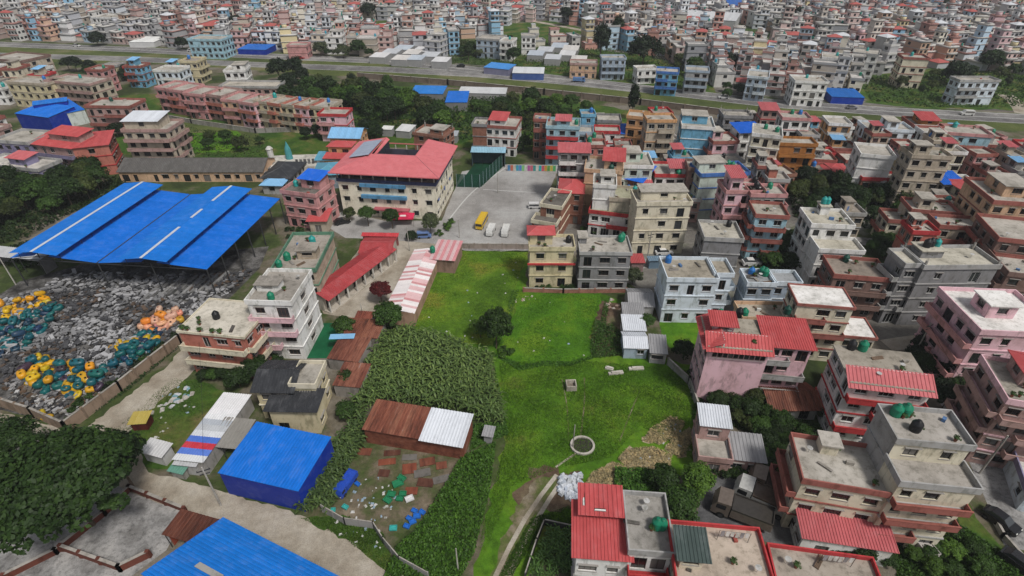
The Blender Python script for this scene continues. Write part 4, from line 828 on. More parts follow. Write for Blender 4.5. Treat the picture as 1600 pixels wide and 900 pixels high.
# rusty and white long shed beside the crop
A, ang, W = frame_from((565,671),(724,698),3.2); D = depth_to(A, ang, (741,651), 3.2)
rt = empty('shed', A, ang); tag(rt, 'long shed, half rusty brown roof and half white sheet, below the crop field', 'shed')
sheet_roof(rt, (0, 0, 3.2), (W*.57, 0, 0), (0, D, .5), (1, .85, .8), RUST, 1.0); sheet_roof(rt, (W*.57+.02, -.3, 3.26), (W*.43, 0, 0), (0, D+.3, .5), TINC['white'], None, 1.0, R, .12)
mb = MB(); mb.box(.2, .3, 0, W-.2, .42, 3.05); mb.box(.2, D-.4, 0, W-.2, D-.28, 3.45); mb.box(.2, .42, 0, .32, D-.4, 3.1); mb.box(W-.32, .42, 0, W-.2, D-.4, 3.1); mb.build('wall', RUST, rt, (.9, .8, .75))
FOOT.append((A+Vector((W/2, D/2, 0)), W/2))
shed((752,681),(770,684),(785,668),1.8,TINC['grey'],'tiny shelter with grey roof at the right end of the rusty shed','mono',rise=.2,name='shelter',cat='shelter')
# row of rusty lean-tos beside the green sheet
for i, (a, b, c, mm, cc, lb) in enumerate([((510,560),(560,566),(578,528),RUST,(1,.9,.9),'rusty roofed lean-to beside the green sheet'),((519,602),(563,606),(576,568),RUST,(.9,.8,.8),'rusty roofed lean-to with white patches, nearest of the row'),((527,524),(590,529),(598,500),RUST,(1,.9,.85),'rusty and grey roofed lean-to, upper of the row'),((553,498),(580,500),(584,487),RUST,(.8,.6,.6),'small dark red lean-to at the top of the row')]):
    shed(a,b,c,2.6,cc,lb,'mono',mm,rise=.3,wallc=(.3,.28,.26),name='lean_to',cat='shed',wallm=PAINT,ovh=.15)
q = MB(); p_ = P(535, 527, 2.9); q.box(-2.2, -.7, 0, 2.2, .7, .06); o = q.build('roof_sheet', TIN, None, TINC['sky'], (p_.x, p_.y, 3.08), .05); o.name = 'loose_sheet'; tag(o, 'pale blue sheet lying on the rusty lean-to roof', 'metal sheet')
# long strip roofed shed by the plot, and its awnings
A, ang, W = frame_from((268,718),(318,724),2.8); D = depth_to(A, ang, (378,617), 2.8)
rt = empty('shed', A, ang); tag(rt, 'long narrow shed roofed in white, red and blue sheets beside the lane', 'shed')
cols = [(.62,.64,.66),(.1,.2,.6),(.5,.04,.06),(.08,.17,.55),(.6,.62,.66),(.45,.47,.5),(.42,.45,.5),(.7,.71,.73),(.72,.72,.74),(.72,.72,.74),(.7,.7,.72),(.72,.72,.74)]
for i, c in enumerate(cols): sheet_roof(rt, (0, D*i/len(cols), 2.8+.01*i), (W, 0, .12), (0, D/len(cols)+.05, .01), c, None, 1.2, R, .03)
mb = MB(); mb.box(.2, .2, 0, W-.2, D-.2, 2.7); mb.build('wall', PAINT, rt, (.35, .34, .33))
shed((320,697),(372,702),(395,655),2.7,(.25,.24,.22),'flat grey awning between the striped shed and the blue shed','mono',rise=.3,wallc=(.2,.15,.12),open_front=True,posts=3,ovh=.15,name='awning',cat='awning')
shed((216,706),(252,716),(268,692),2.2,(.55,.55,.56),'white fabric covered stall under the big tree edge','mono',rise=.4,wallc=(.5,.5,.5),wallm=PAINT,name='stall',cat='stall')
shed((268,726),(306,730),(312,712),2.3,(.45,.46,.48),'pale sheet roofed kiosk at the end of the striped shed','mono',rise=.2,wallc=(.4,.4,.4),wallm=PAINT,name='kiosk',cat='kiosk')
shed((260,736),(285,742),(292,728),1.6,(.12,.28,.22),'green topped market stall by the road','mono',rise=.2,wallc=(.3,.3,.28),wallm=PAINT,name='stall',cat='stall')
# red classroom row
A, ang, W = frame_from((497,456),(533,470),3.4)
a0 = P(515,469,3.4); a1 = P(620,389,3.4); L = (a1-a0); ang = math.atan2(L.y, L.x); Ln = Vector((L.x, L.y)).length
rt = empty('classroom_block', Vector((a0.x, a0.y, 0)), ang); tag(rt, 'long classroom row with red sheet roof and open veranda', 'school building')
wd = abs(depth_to(Vector((a0.x, a0.y, 0)), ang, (499,440), 4.2))
sheet_roof(rt, (-.3, 0, 3.3), (Ln+.3, 0, 0), (0, wd*.55, 1.0), (.36,.055,.06), None, 1.0, R, .1); sheet_roof(rt, (Ln-1, wd+.4, 3.6), (-Ln+1, 0, 0), (0, -wd*.45-.4, .5), (.31,.04,.045), None, 1.0, R, .1)
mb = MB(); mb.box(.0, 2.0, 0, Ln, 2.15, 3.6); mb.box(0, wd-.15, 0, Ln, wd, 3.5); mb.box(0, 2.15, 0, .15, wd-.15, 3.6); mb.box(Ln-.15, 2.15, 0, Ln, wd-.15, 3.6); mb.box(-.1, .2, 0, Ln+.1, 2.0, .25); mb.build('wall', PAINT, rt, (.5, .46, .40))
n = int(Ln/2.6)
for i in range(n+1):
    q = MB(); x = (Ln-.25)*i/n; q.box(x, .35, .25, x+.25, .6, 3.3); q.build('pillar', PAINT, rt, (.62, .6, .56))
    if i < n:
        q = MB(); q.box(x+.8, 1.97, .25, x+1.8, 1.996, 2.4); q.build('door', PAINT, rt, (.02, .018, .016))
shed((639,394),(690,402),(704,384),3.2,(.42,.045,.05),'short red roof joining classroom row and yard','gable',rise=.7,wallc=(.5,.46,.4),wallm=PAINT,name='porch',cat='shed') if False else None
A, ang, W = frame_from((560,380),(621,390),3.6); 
shed((559,396),(612,396),(615,371),3.5,(.36,.055,.06),'red gable roofed hall at the far end of the classroom row','gable',rise=.8,wallc=(.5,.46,.4),wallm=PAINT,name='hall',cat='hall')
shed((564,369),(622,370),(622,364),2.6,(.5,.05,.06),'low red roofed gate shelter facing the school','mono',rise=.3,wallc=(.3,.1,.1),wallm=PAINT,name='gate_shelter',cat='shelter')
# striped red and white shed
a0 = P(646,490,3.0); a1 = P(688,392,3.0); L = a1-a0; ang = math.atan2(L.y, L.x); Ln = Vector((L.x, L.y)).length; wd = depth_to(Vector((a0.x, a0.y, 0)), ang, (606,470), 3.6)
rt = empty('striped_shed', Vector((a0.x, a0.y, 0)), ang); tag(rt, 'long shed with red and white striped sheet roof along the meadow', 'shed')
rg = random.Random(3); n = int(Ln/.7)
for k in range(2):
    for i in range(n):
        w_ = rg.random(); c = (.74,.70,.70) if w_ < .62 else ((.66,.45,.46) if w_ < .86 else (.55,.27,.28)); l = Ln/n
        if k == 0: sheet_roof(rt, (l*i, -.2, 3.0), (l, 0, 0), (0, wd/2+.2, .55), c, None, l, rg, .05)
        else: sheet_roof(rt, (l*(i+1), wd+.2, 3.0), (-l, 0, 0), (0, -wd/2-.2, .55), c, None, l, rg, .05)
mb = MB(); mb.box(0, 0, 0, Ln, .15, 2.95); mb.box(0, wd-.15, 0, Ln, wd, 2.95); mb.box(0, .15, 0, .15, wd-.15, 3.1); mb.box(Ln-.15, .15, 0, Ln, wd-.15, 3.1); mb.build('wall', PAINT, rt, (.42, .28, .2))
FOOT.append((a0.lerp(a1, .5), Ln*.4))
shed((670,405),(711,408),(719,376),3.4,(.62,.45,.46),'striped pink and white roofed store at the meadow corner','mono',rise=.2,wallc=(.3,.2,.16),wallm=PAINT,alt=(.58,.25,.27),name='store',cat='shed',pw=.7)
tk_p = P(676, 392, 3.9); tank((tk_p.x, tk_p.y, 3.65), 'green', 'green water tank on the striped pink store roof at the meadow corner')
# ---- the school
zs = 12.4; A, ang, W = frame_from((528,284),(680,292),zs-3.2); zr = 12.2
rt = empty('school', A, ang)
D = depth_to(A, ang, (712,247), zs-3.2); tag(rt, 'large cream school building with pink red hipped roof and open top floor', 'school'); FOOT.append((A+Vector((W/2, D/2, 0)), W*.7))
hw = 9.2; sh = hw/3
mb = MB(); wins = []; rngs = random.Random(2)
add_walls(mb, 0, W, 0, D, 0, sh, 3, {'f': 7, 'r': 7, 'l': 5, 'b': 4}, rngs, wins); mb.build('wall', PAINT, rt, (.80, .76, .63))
for pos, rz, wd, ht in wins:
    wm_, pm_ = window_mesh(wd, ht, True); o = link('window', wm_, rt, (.04, .04, .045), pos, rz); link('pane', pm_, o)
q = MB(); q.box(-.3, -.3, hw, W+.3, D+.3, hw+.2); q.build('top_floor_slab', CONC, rt, (.4, .38, .35))
q = MB(); q.ring(-.25, -.25, hw+.2, W+.25, D+.25, hw+1.1, .15); q.build('top_floor_railing', PAINT, rt, (.05, .06, .13))
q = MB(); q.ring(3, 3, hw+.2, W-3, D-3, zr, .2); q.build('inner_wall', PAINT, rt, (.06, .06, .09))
for k in (1, 2):
    q = MB(); q.box(W*.23, -.75, sh*(k+1)-.75, W*.70, -.003, sh*(k+1)+.12); q.build('blue_fascia', PAINT, rt, (.10, .28, .48))
q = MB(); q.box(W*.35, -1.6, sh-.5, W*.72, -.005, sh-.2); q.build('porch_roof', TIN, rt, (.4, .1, .12))
for i in range(9):
    for y in (-.12, D-.12):
        q = MB(); x = (W-.3)*i/8; q.box(x, y, hw+.2, x+.25, y+.25, zr); q.build('pillar', PAINT, rt, (.45, .43, .40))
for i in range(1, 8):
    for x in (-.12, W-.12):
        q = MB(); y = (D-.3)*i/8; q.box(x, y, hw+.2, x+.25, y+.25, zr); q.build('pillar', PAINT, rt, (.45, .43, .40))
# hipped roof with a courtyard opening at the back
e = 1.5; X0, X1, Y0, Y1 = -e, W+e, -e, D+e; hx0, hx1, hy0 = W*.40, W*.62, D*.52; zr2 = zr+1.5
col = (.60, .16, .175)
mb = MB(); ry = D*.42
pF = [(X0, Y0, zr), (X1, Y0, zr), (X1-D*.42, ry, zr2), (X0+D*.42, ry, zr2)]
mb.quad(*pF); mb.quad((X1, Y0, zr), (X1, Y1, zr), (X1-D*.42, Y1, zr2), (X1-D*.42, ry, zr2)); mb.quad((X0, Y1, zr), (X0, Y0, zr), (X0+D*.42, ry, zr2), (X0+D*.42, Y1, zr2))
xi0, xi1 = X0+D*.42, X1-D*.42
mb.quad((xi0, ry, zr2), (xi1, ry, zr2), (xi1, hy0, zr2-.6), (xi0, hy0, zr2-.6))
mb.quad((xi0, hy0, zr2-.6), (xi0+.8, hy0, zr2-.6), (xi0+.8, Y1, zr2-.6), (xi0, Y1, zr2)); mb.quad((xi1-.8, hy0, zr2-.6), (xi1, hy0, zr2-.6), (xi1, Y1, zr2), (xi1-.8, Y1, zr2-.6))
mb.quad((X0, Y1, zr), (xi0, Y1, zr2), (xi0, Y1, zr), (X0, Y1, zr)); mb.ring(X0, Y0, zr-.25, X1, Y1, zr-.01, .2)
rf = mb.build('roof', TIN, rt, col)
rs_ = MB()
for a, b in (((X0, Y0, zr), (xi0, ry, zr2)), ((X1, Y0, zr), (xi1, ry, zr2)), ((xi0, ry, zr2), (xi1, ry, zr2))): rs_.tube(a, b, .1, n=5)
rs_.build('ridge_cap', TIN, rf, (.5, .16, .18))
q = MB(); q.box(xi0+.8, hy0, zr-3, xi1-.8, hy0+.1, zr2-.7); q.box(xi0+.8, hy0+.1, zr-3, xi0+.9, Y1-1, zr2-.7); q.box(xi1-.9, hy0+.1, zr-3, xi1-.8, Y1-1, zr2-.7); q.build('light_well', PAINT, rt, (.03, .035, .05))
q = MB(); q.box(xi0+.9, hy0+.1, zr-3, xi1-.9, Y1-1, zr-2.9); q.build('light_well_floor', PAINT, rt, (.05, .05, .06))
# solar panels on the left slope
sl = Vector((xi0-X0, 0, zr2-zr)).normalized()
for i in range(6):
    o0 = Vector((X0+2.6, ry-1.5+i*1.9, zr+.55)); m_ = MB(); a = sl*5.4; b = Vector((0, 1.8, 0)); up_ = Vector((-sl.z, 0, sl.x))*.08+Vector((0, 0, .35))
    m_.hexa([o0+up_*.8, o0+a+up_*.8, o0+a+b+up_*.8, o0+b+up_*.8, o0+up_, o0+a+up_, o0+a+b+up_, o0+b+up_]); m_.build('solar_panel', TIN, rt, (.33, .38, .48))
# signs on the right-hand wall
for i in range(5):
    q = MB(); y = D*(.12+.17*i); q.lathe([(.55, 0), (.55, .1)], 12); o = q.build('round_sign', PAINT, rt, [(.05,.15,.5),(.5,.4,.1),(.04,.12,.4),(.5,.5,.5),(.05,.2,.55)][i]); o.rotation_euler = (0, math.pi/2, 0); o.location = (W+.01, y, sh*(1.6+.55*(i % 2)))
# red tent in front
p_ = P(632, 350); rt = empty('tent', p_, .04); tag(rt, 'bright red canopy tent with white print in front of the school', 'tent')
mb = MB(); s_ = 2.6
for i in range(4):
    c0 = [(-s_, -1.6), (s_, -1.6), (s_, 1.6), (-s_, 1.6)]; a, b = c0[i], c0[(i+1) % 4]; mb.tri((*a, 2.3), (*b, 2.3), (0, 0, 3.3)); mb.quad((*a, 2.0), (*b, 2.0), (*b, 2.3), (*a, 2.3))
mb.build('canopy', PAINT, rt, (.6, .03, .09))
q = MB(); q.quad((-.8, -1.05, 2.66), (.8, -1.05, 2.66), (.7, -.65, 2.91), (-.7, -.65, 2.91)); q.build('print', PAINT, rt, (.7, .6, .6))
for x in (-s_+.05, s_-.05):
    for y in (-1.55, 1.55): q = MB(); q.tube((x, y, 0), (x, y, 2.3), .04, n=6); q.build('leg', METAL, rt)
# futsal cage and its stand
sheet('football_turf', [(714, 291), (752, 292), (792, 255), (745, 252)], .03, G_TURF, 0)
A, ang, W = frame_from((750,293),(789,256),0); rt = empty('fence', A, ang); tag(rt, 'tall green mesh fence on steel posts along the small football pitch', 'fence')
for i in range(9): q = MB(); x = W*i/8; q.tube((x, 0, 0), (x, 0, 4), .06, n=6); q.build('post', PAINT, rt, (.3, .35, .42))
NET = mat('green_net', lambda t, b: (b.inputs['Base Color'].__setattr__('default_value', (.01, .07, .045, 1)), b.inputs['Alpha'].__setattr__('default_value', .6)), .8)
for i in range(8): q = MB(); q.box(W*i/8+.07, -.01, .05, W*(i+1)/8-.07, .01, 3.95); q.build('net_panel', NET, rt)
A, ang, W = frame_from((714,292),(750,293),0); rt = empty('fence', A, ang); tag(rt, 'tall green mesh fence across the near end of the small football pitch', 'fence')
for i in range(4): q = MB(); x = W*i/3; q.tube((x, -.1, 0), (x, -.1, 4), .06, n=6); q.build('post', PAINT, rt, (.3, .35, .42))
for i in range(3): q = MB(); q.box(W*i/3+.07, -.11, .05, W*(i+1)/3-.07, -.09, 3.95); q.build('net_panel', NET, rt)
shed((735,238),(790,239),(803,230),4.6,(.28,.48,.60),'open stand with pale blue sheet roof behind the football pitch','mono',rise=.5,wallc=(.06,.1,.12),open_front=True,posts=4,name='stand',cat='stand')
# mural wall
A, ang, W = frame_from((793,258),(873,259),1.9); rt = empty('mural_wall', A, ang); tag(rt, 'low wall painted in bright coloured panels at the end of the school yard', 'wall')
cl = [(.1,.3,.6),(.5,.15,.1),(.55,.55,.5),(.05,.35,.5),(.1,.25,.6),(.2,.5,.2),(.6,.6,.6),(.4,.1,.3),(.55,.15,.2),(.05,.3,.3),(.6,.6,.55),(.05,.45,.5),(.55,.1,.15),(.5,.3,.05),(.15,.4,.1),(.6,.5,.1),(.1,.4,.15),(.65,.65,.65)]
mb = MB(); mb.box(0, .03, 0, W, .25, 2.0); mb.build('wall', PAINT, rt, (.5, .5, .48))
for i, c in enumerate(cl): q = MB(); w_ = W/len(cl); q.box(w_*i+.04, 0, .15, w_*(i+1)-.04, .027, 1.9); q.build('painted_panel', PAINT, rt, c)
# ---- blue factory: two bays, each with a raised middle roof
z0 = 7.0; A = P(323,421,z0); Bv = P(152,411,z0); Cb = P(455,311,z0); ux = (A-Bv); W = Vector((ux.x, ux.y)).length; ang = math.atan2(ux.y, ux.x)
org = Vector((A.x-math.cos(ang)*W*2, A.y-math.sin(ang)*W*2, 0)); D = depth_to(org, ang, (455,311), z0)
rt = empty('factory_shed', org, ang); tag(rt, 'huge open factory shed with bright blue double roofs and raised ridges', 'factory')
for bx_ in (0, 1):
    x0 = W*bx_; zl = 7.0; zm = 7.9; m0, m1 = x0+W*.26, x0+W*.70
    if bx_ == 0: x0s = W*.18
    else: x0s = x0
    sheet_roof(rt, (x0s, D, zl), (0, -D, 0), (x0+W*.42-x0s, 0, zm-zl), BLUE, None, 1.1, R, .05)
    sheet_roof(rt, (x0+W, 0, zl), (0, D, 0), (-W*.44, 0, zm-zl), BLUE, None, 1.1, R, .05)
    zt = zm+1.1; zp = zt+.55; xm = (m0+m1)/2
    sheet_roof(rt, (m0, D+.6, zt), (0, -D-1.8, 0), (xm-m0, 0, zp-zt), BLUE2, None, 1.1, R, .05); sheet_roof(rt, (m1, -1.2, zt), (0, D+1.8, 0), (xm-m1, 0, zp-zt), BLUE2, None, 1.1, R, .05)
    for k in range(8):
        if bx_ and k in (3, 5): continue
        q = MB(); l = (D+1.8)/8; q.box(xm-.28, -1.2+l*k, zp+.05, xm+.28, -1.2+l*(k+1)-.05, zp+.12); q.build('ridge_cap', TIN, rt, (.55, .6, .65))
    q = MB()
    for x in (m0+.6, m1-.6):
        for k in range(12): y = D*k/11; q.tube((x, y, zm-.8), (x, y, zt), .05, n=4)
    q.build('ridge_posts', METAL, rt)
q = MB(); q.box(W-.12, -.1, 6.95, W+.12, D, 7.12); q.build('valley_gutter', METAL, rt)
for x in (W*.18, W*1.0, W*1.5, W*2-.1):
    for k in range(7):
        y = .1+(D-.2)*k/6; q = MB(); q.tube((x, y, 0), (x, y, 7.0 if x != W*1.5 else 7.6), .13, n=6); q.build('column', METAL, rt)
for y in (.2, D*.33, D*.66, D-.2):
    q = MB(); q.tube((0.2*W, y, 6.75), (2*W, y, 6.75), .1, n=5)
    for b in (0, 1):
        q.tube((W*(b+.02)+(W*.18 if b == 0 else 0), y, 6.8), (W*(b+.48), y, 7.75), .07, n=4); q.tube((W*(b+.98), y, 6.8), (W*(b+.48), y, 7.75), .07, n=4)
    q.build('truss', METAL, rt)
FOOT.append((org+Vector((math.cos(ang)*W-math.sin(ang)*D/2, math.sin(ang)*W+math.cos(ang)*D/2, 0)), W*.9))
FACT = (org, ang, W, D)
shed((-30,398),(60,408),(110,396),3.6,(.45,.46,.47),'pale flat awning at the left end of the factory','mono',rise=.3,wallc=(.2,.2,.2),open_front=True,posts=4,name='awning',cat='awning')
# ---- blue hall with white wall, upper left
shed((75,183),(133,171),(105,155),5.0,BLUE,'blue roofed hall with white front wall, upper left','mono',rise=1.0,wallc=(.60,.66,.64),wallm=PAINT,ovh=.2)
shed((22,177),(75,184),(68,160),5.4,BLUE,'blue metal hall left of the white walled hall','mono',rise=1.0,wallc=(.004,.03,.3),ovh=.2)
shed((50,165),(105,158),(100,152),7.0,BLUE2,'raised blue ridge roof over the blue hall','mono',rise=.5,wallc=(.004,.03,.3),ovh=.2)
# far sheds
for a, b, c, z, colr, wl, lab in [((370,77),(415,78),(414,69),2.6,(.02,.14,.5),(.004,.03,.3),'blue metal hall standing by the highway junction'),
  ((1300,151),(1352,153),(1346,139),2.8,(.02,.17,.55),(.006,.04,.32),'blue metal hall beside the highway, right of the white house'),
  ((695,160),(730,160),(742,142),3.5,BLUE,(.2,.2,.2),'bright blue roof between the trees and the highway'),
  ((640,146),(692,147),(695,134),3.5,(.02,.2,.6),(.2,.2,.2),'low bright blue roof left of the other one among the trees'),
  ((715,145),(790,147),(798,137),3,(.55,.56,.57),(.3,.3,.3),'long pale roofed shed below the highway'),
  ((755,105),(795,109),(790,99),3,(.06,.25,.6),(.2,.2,.3),'blue roofed stall row above the highway'),
  ((800,114),(850,115),(850,105),3,(.62,.64,.66),(.05,.1,.3),'white roofed shed with dark blue wall above the highway'),
  ((738,226),(760,227),(758,216),2.4,(.02,.14,.55),(.2,.2,.2),'small bright blue awning by the plain brick house'),
  ((617,204),(640,206),(648,195),2.5,(.6,.6,.6),(.3,.3,.3),'white canopy behind the school'),
  ((595,202),(612,203),(618,197),2.5,(.62,.62,.6),(.3,.3,.3),'smaller white canopy left of the other behind the school'),
  ((683,212),(714,213),(718,204),2.5,(.35,.37,.4),(.3,.3,.3),'grey arched shed right of the brick house behind the school'),
  ((1060,27),(1150,33),(1152,20),7,(.55,.56,.58),(.4,.4,.4),'long white roofed hall in the far town'),
  ((1118,14),(1157,16),(1152,7),7,(.5,.1,.1),(.45,.45,.45),'red roofed hall in the far town'),
  ((1140,8),(1178,9),(1172,0),8,(.03,.15,.5),(.2,.3,.5),'blue roofed hall in the far town'),
  ((985,50),(1050,52),(1050,42),6,(.6,.58,.55),(.15,.2,.3),'long flat roofed hall left of the far meadow'),
  ((200,66),(240,66),(240,57),2.8,(.72,.73,.72),(.6,.6,.6),'white walled workshop beside the highway'),
  ((1040,60),(1115,58),(1100,48),4,(.65,.68,.7),(.3,.45,.5),'white roofed hall beside the far meadow')]:
    shed(a,b,c,z,colr,lab,'mono',rise=.4,wallc=wl,ovh=.15,pw=1.6)
for i, (x, y) in enumerate([(588,85),(606,79),(625,73),(640,80),(655,76),(668,84),(645,89),(622,89),(685,92),(850,76),(872,70),(890,74),(885,82),(862,88),(835,82),(903,90)]):
    shed((x-12,y+4),(x+13,y+5),(x+16,y-3),3.2,[(.62,.62,.63),(.5,.52,.55),(.45,.5,.56),(.6,.58,.56)][i%4],'pale sheet roofed workshop in the yard beyond the highway','mono',rise=.3,wallc=(.3,.3,.3),ovh=.1,pw=2.4,group='workshops beyond the highway')
shed((986,411),(1009,411),(1010,396),2.4,(.42,.08,.085),'small red roofed gate shelter right of the grey concrete house','mono',rise=.2,wallc=(.3,.2,.2),wallm=PAINT,name='gate_shelter',cat='shelter')
shed((1014,408),(1046,407),(1046,399),2.2,(.16,.24,.32),'blue grey container beside the white car below the cream block','mono',rise=.05,wallc=(.14,.21,.28),name='container',cat='container')
# ---- walls
def wall_run(pts, h, t, label, color=(.4,.36,.32), m=None, name='wall', piers=3.0, zt=0):
    q = [P(x, y) for x, y in pts]; o = empty(name, q[0]); tag(o, label, 'wall'); run = MB(); cop = MB()
    for a, b in zip(q[:-1], q[1:]):
        d = (b-a).normalized(); n = Vector((-d.y, d.x, 0))*t/2; a_, b_ = a-q[0], b-q[0]; Z = Vector((0, 0, h))
        run.hexa([a_-n, b_-n, b_+n, a_+n, a_-n+Z, b_-n+Z, b_+n+Z, a_+n+Z]); n2 = n*1.5; Z2 = Vector((0, 0, h+.07)); Z = Z+Vector((0, 0, .002))
        cop.hexa([a_-n2+Z, b_-n2+Z, b_+n2+Z, a_+n2+Z, a_-n2+Z2, b_-n2+Z2, b_+n2+Z2, a_+n2+Z2])
        k = max(1, int((b-a).length/piers))
        for i in range(k+1):
            c = a_.lerp(b_, i/k); pm = MB(); s = t*.85; pm.box(c.x-s, c.y-s, 0, c.x+s, c.y+s, h+.15); pm.build('pier', m or PAINT, o, tuple(q_*.9 for q_ in color))
    run.build('panel', m or PAINT, o, color); cop.build('coping', CONC, o, (.4, .38, .36)); return o
wall_run([(-30,625),(55,652),(107,675),(190,612),(283,538),(300,520)],2.2,.22,'weathered brown wall round the scrapyard along the lane',(.27,.20,.15))
wall_run([(818,456),(880,458),(978,457)],1.0,.2,'low brick wall along the meadow below the yellow and grey houses',(.36,.18,.14),BRICK)
wall_run([(720,388),(828,389)],1.3,.2,'low concrete wall between school yard and meadow',(.36,.3,.27))
wall_run([(1043,570),(1075,600),(1089,640),(1091,732)],1.5,.18,'grey boundary wall along the right side of the meadow',(.34,.33,.31))
wall_run([(205,766),(290,800)],1.0,.25,'rust red compound wall along the dirt road',(.15,.05,.035))
wall_run([(205,766),(165,805),(90,865),(10,905)],1.0,.25,'rust red compound wall running under the big tree',(.15,.05,.035))
wall_run([(100,860),(190,892),(235,870)],1.2,.25,'rust red inner compound wall at the bottom left',(.15,.05,.035))
wall_run([(240,182),(300,193),(400,208),(480,205)],1.6,.3,'low grey wall below the pink row houses',(.3,.29,.27))
wall_run([(560,122),(700,133),(850,148),(1000,164),(1180,187),(1350,198)],2.4,.4,'long earth coloured retaining wall along the highway',(.2,.16,.13),piers=8)
wall_run([(505,800),(540,820),(585,826),(600,850),(625,880),(670,905)],1.5,.08,'crooked sheet metal fence at the edge of the salvage plot',(.34,.33,.32),TIN,'sheet_fence',1.6)
wall_run([(850,820),(838,850),(820,905)],1.2,.1,'dark fence left of the bottom crop patch',(.05,.05,.05),name='fence')
wall_run([(850,820),(905,832)],1.2,.1,'dark fence along the top of the bottom crop patch',(.08,.08,.08),name='fence')
wall_run([(1540,795),(1565,840),(1600,880)],.8,.2,'low pale wall beside the parked cars at the lower right',(.45,.43,.4))
shed((252,835),(320,855),(345,812),2.9,(.5,.42,.4),'rusty patched roof on red pillars over part of the compound','mono',RUST,rise=.3,wallc=(.3,.07,.04),wallm=PAINT,open_front=True,posts=3,name='pavilion',cat='shelter')
shed((198,664),(228,662),(225,642),1.7,(.42,.33,.08),'small wooden cart stall with yellow roof on the plot by the lane','mono',rise=.3,wallc=(.10,.02,.015),wallm=PAINT,name='cart_stall',cat='stall')
# ------------------------------------------------------------ vehicles
def _wheel():
    t = MB(); t.tube((0, -.11, 0), (0, .11, 0), .33, n=14); r = MB(); r.tube((0, -.115, 0), (0, .115, 0), .19, n=10); return t.mesh('wheel', [TYRE]), r.mesh('rim', [METAL])
WHEEL, RIM = _wheel()
def loft(secs):
    """sections (x, halfwidth, zlow, zhigh) joined along the length"""
    mb = MB(); n = len(secs)
    for i in range(n-1):
        (a, wa, la, ha), (b, wb, lb, hb) = secs[i], secs[i+1]
        mb.quad((a, -wa, la), (b, -wb, lb), (b, -wb, hb), (a, -wa, ha)); mb.quad((b, wb, lb), (a, wa, la), (a, wa, ha), (b, wb, hb)); mb.quad((a, -wa, ha), (b, -wb, hb), (b, wb, hb), (a, wa, ha)); mb.quad((a, wa, la), (b, wb, lb), (b, -wb, lb), (a, -wa, la))
    for (a, wa, la, ha), f in ((secs[0], 1), (secs[-1], -1)):
        p = [(a, wa, la), (a, -wa, la), (a, -wa, ha), (a, wa, ha)]; mb.quad(*(p if f > 0 else p[::-1]))
    return mb
_car = {}
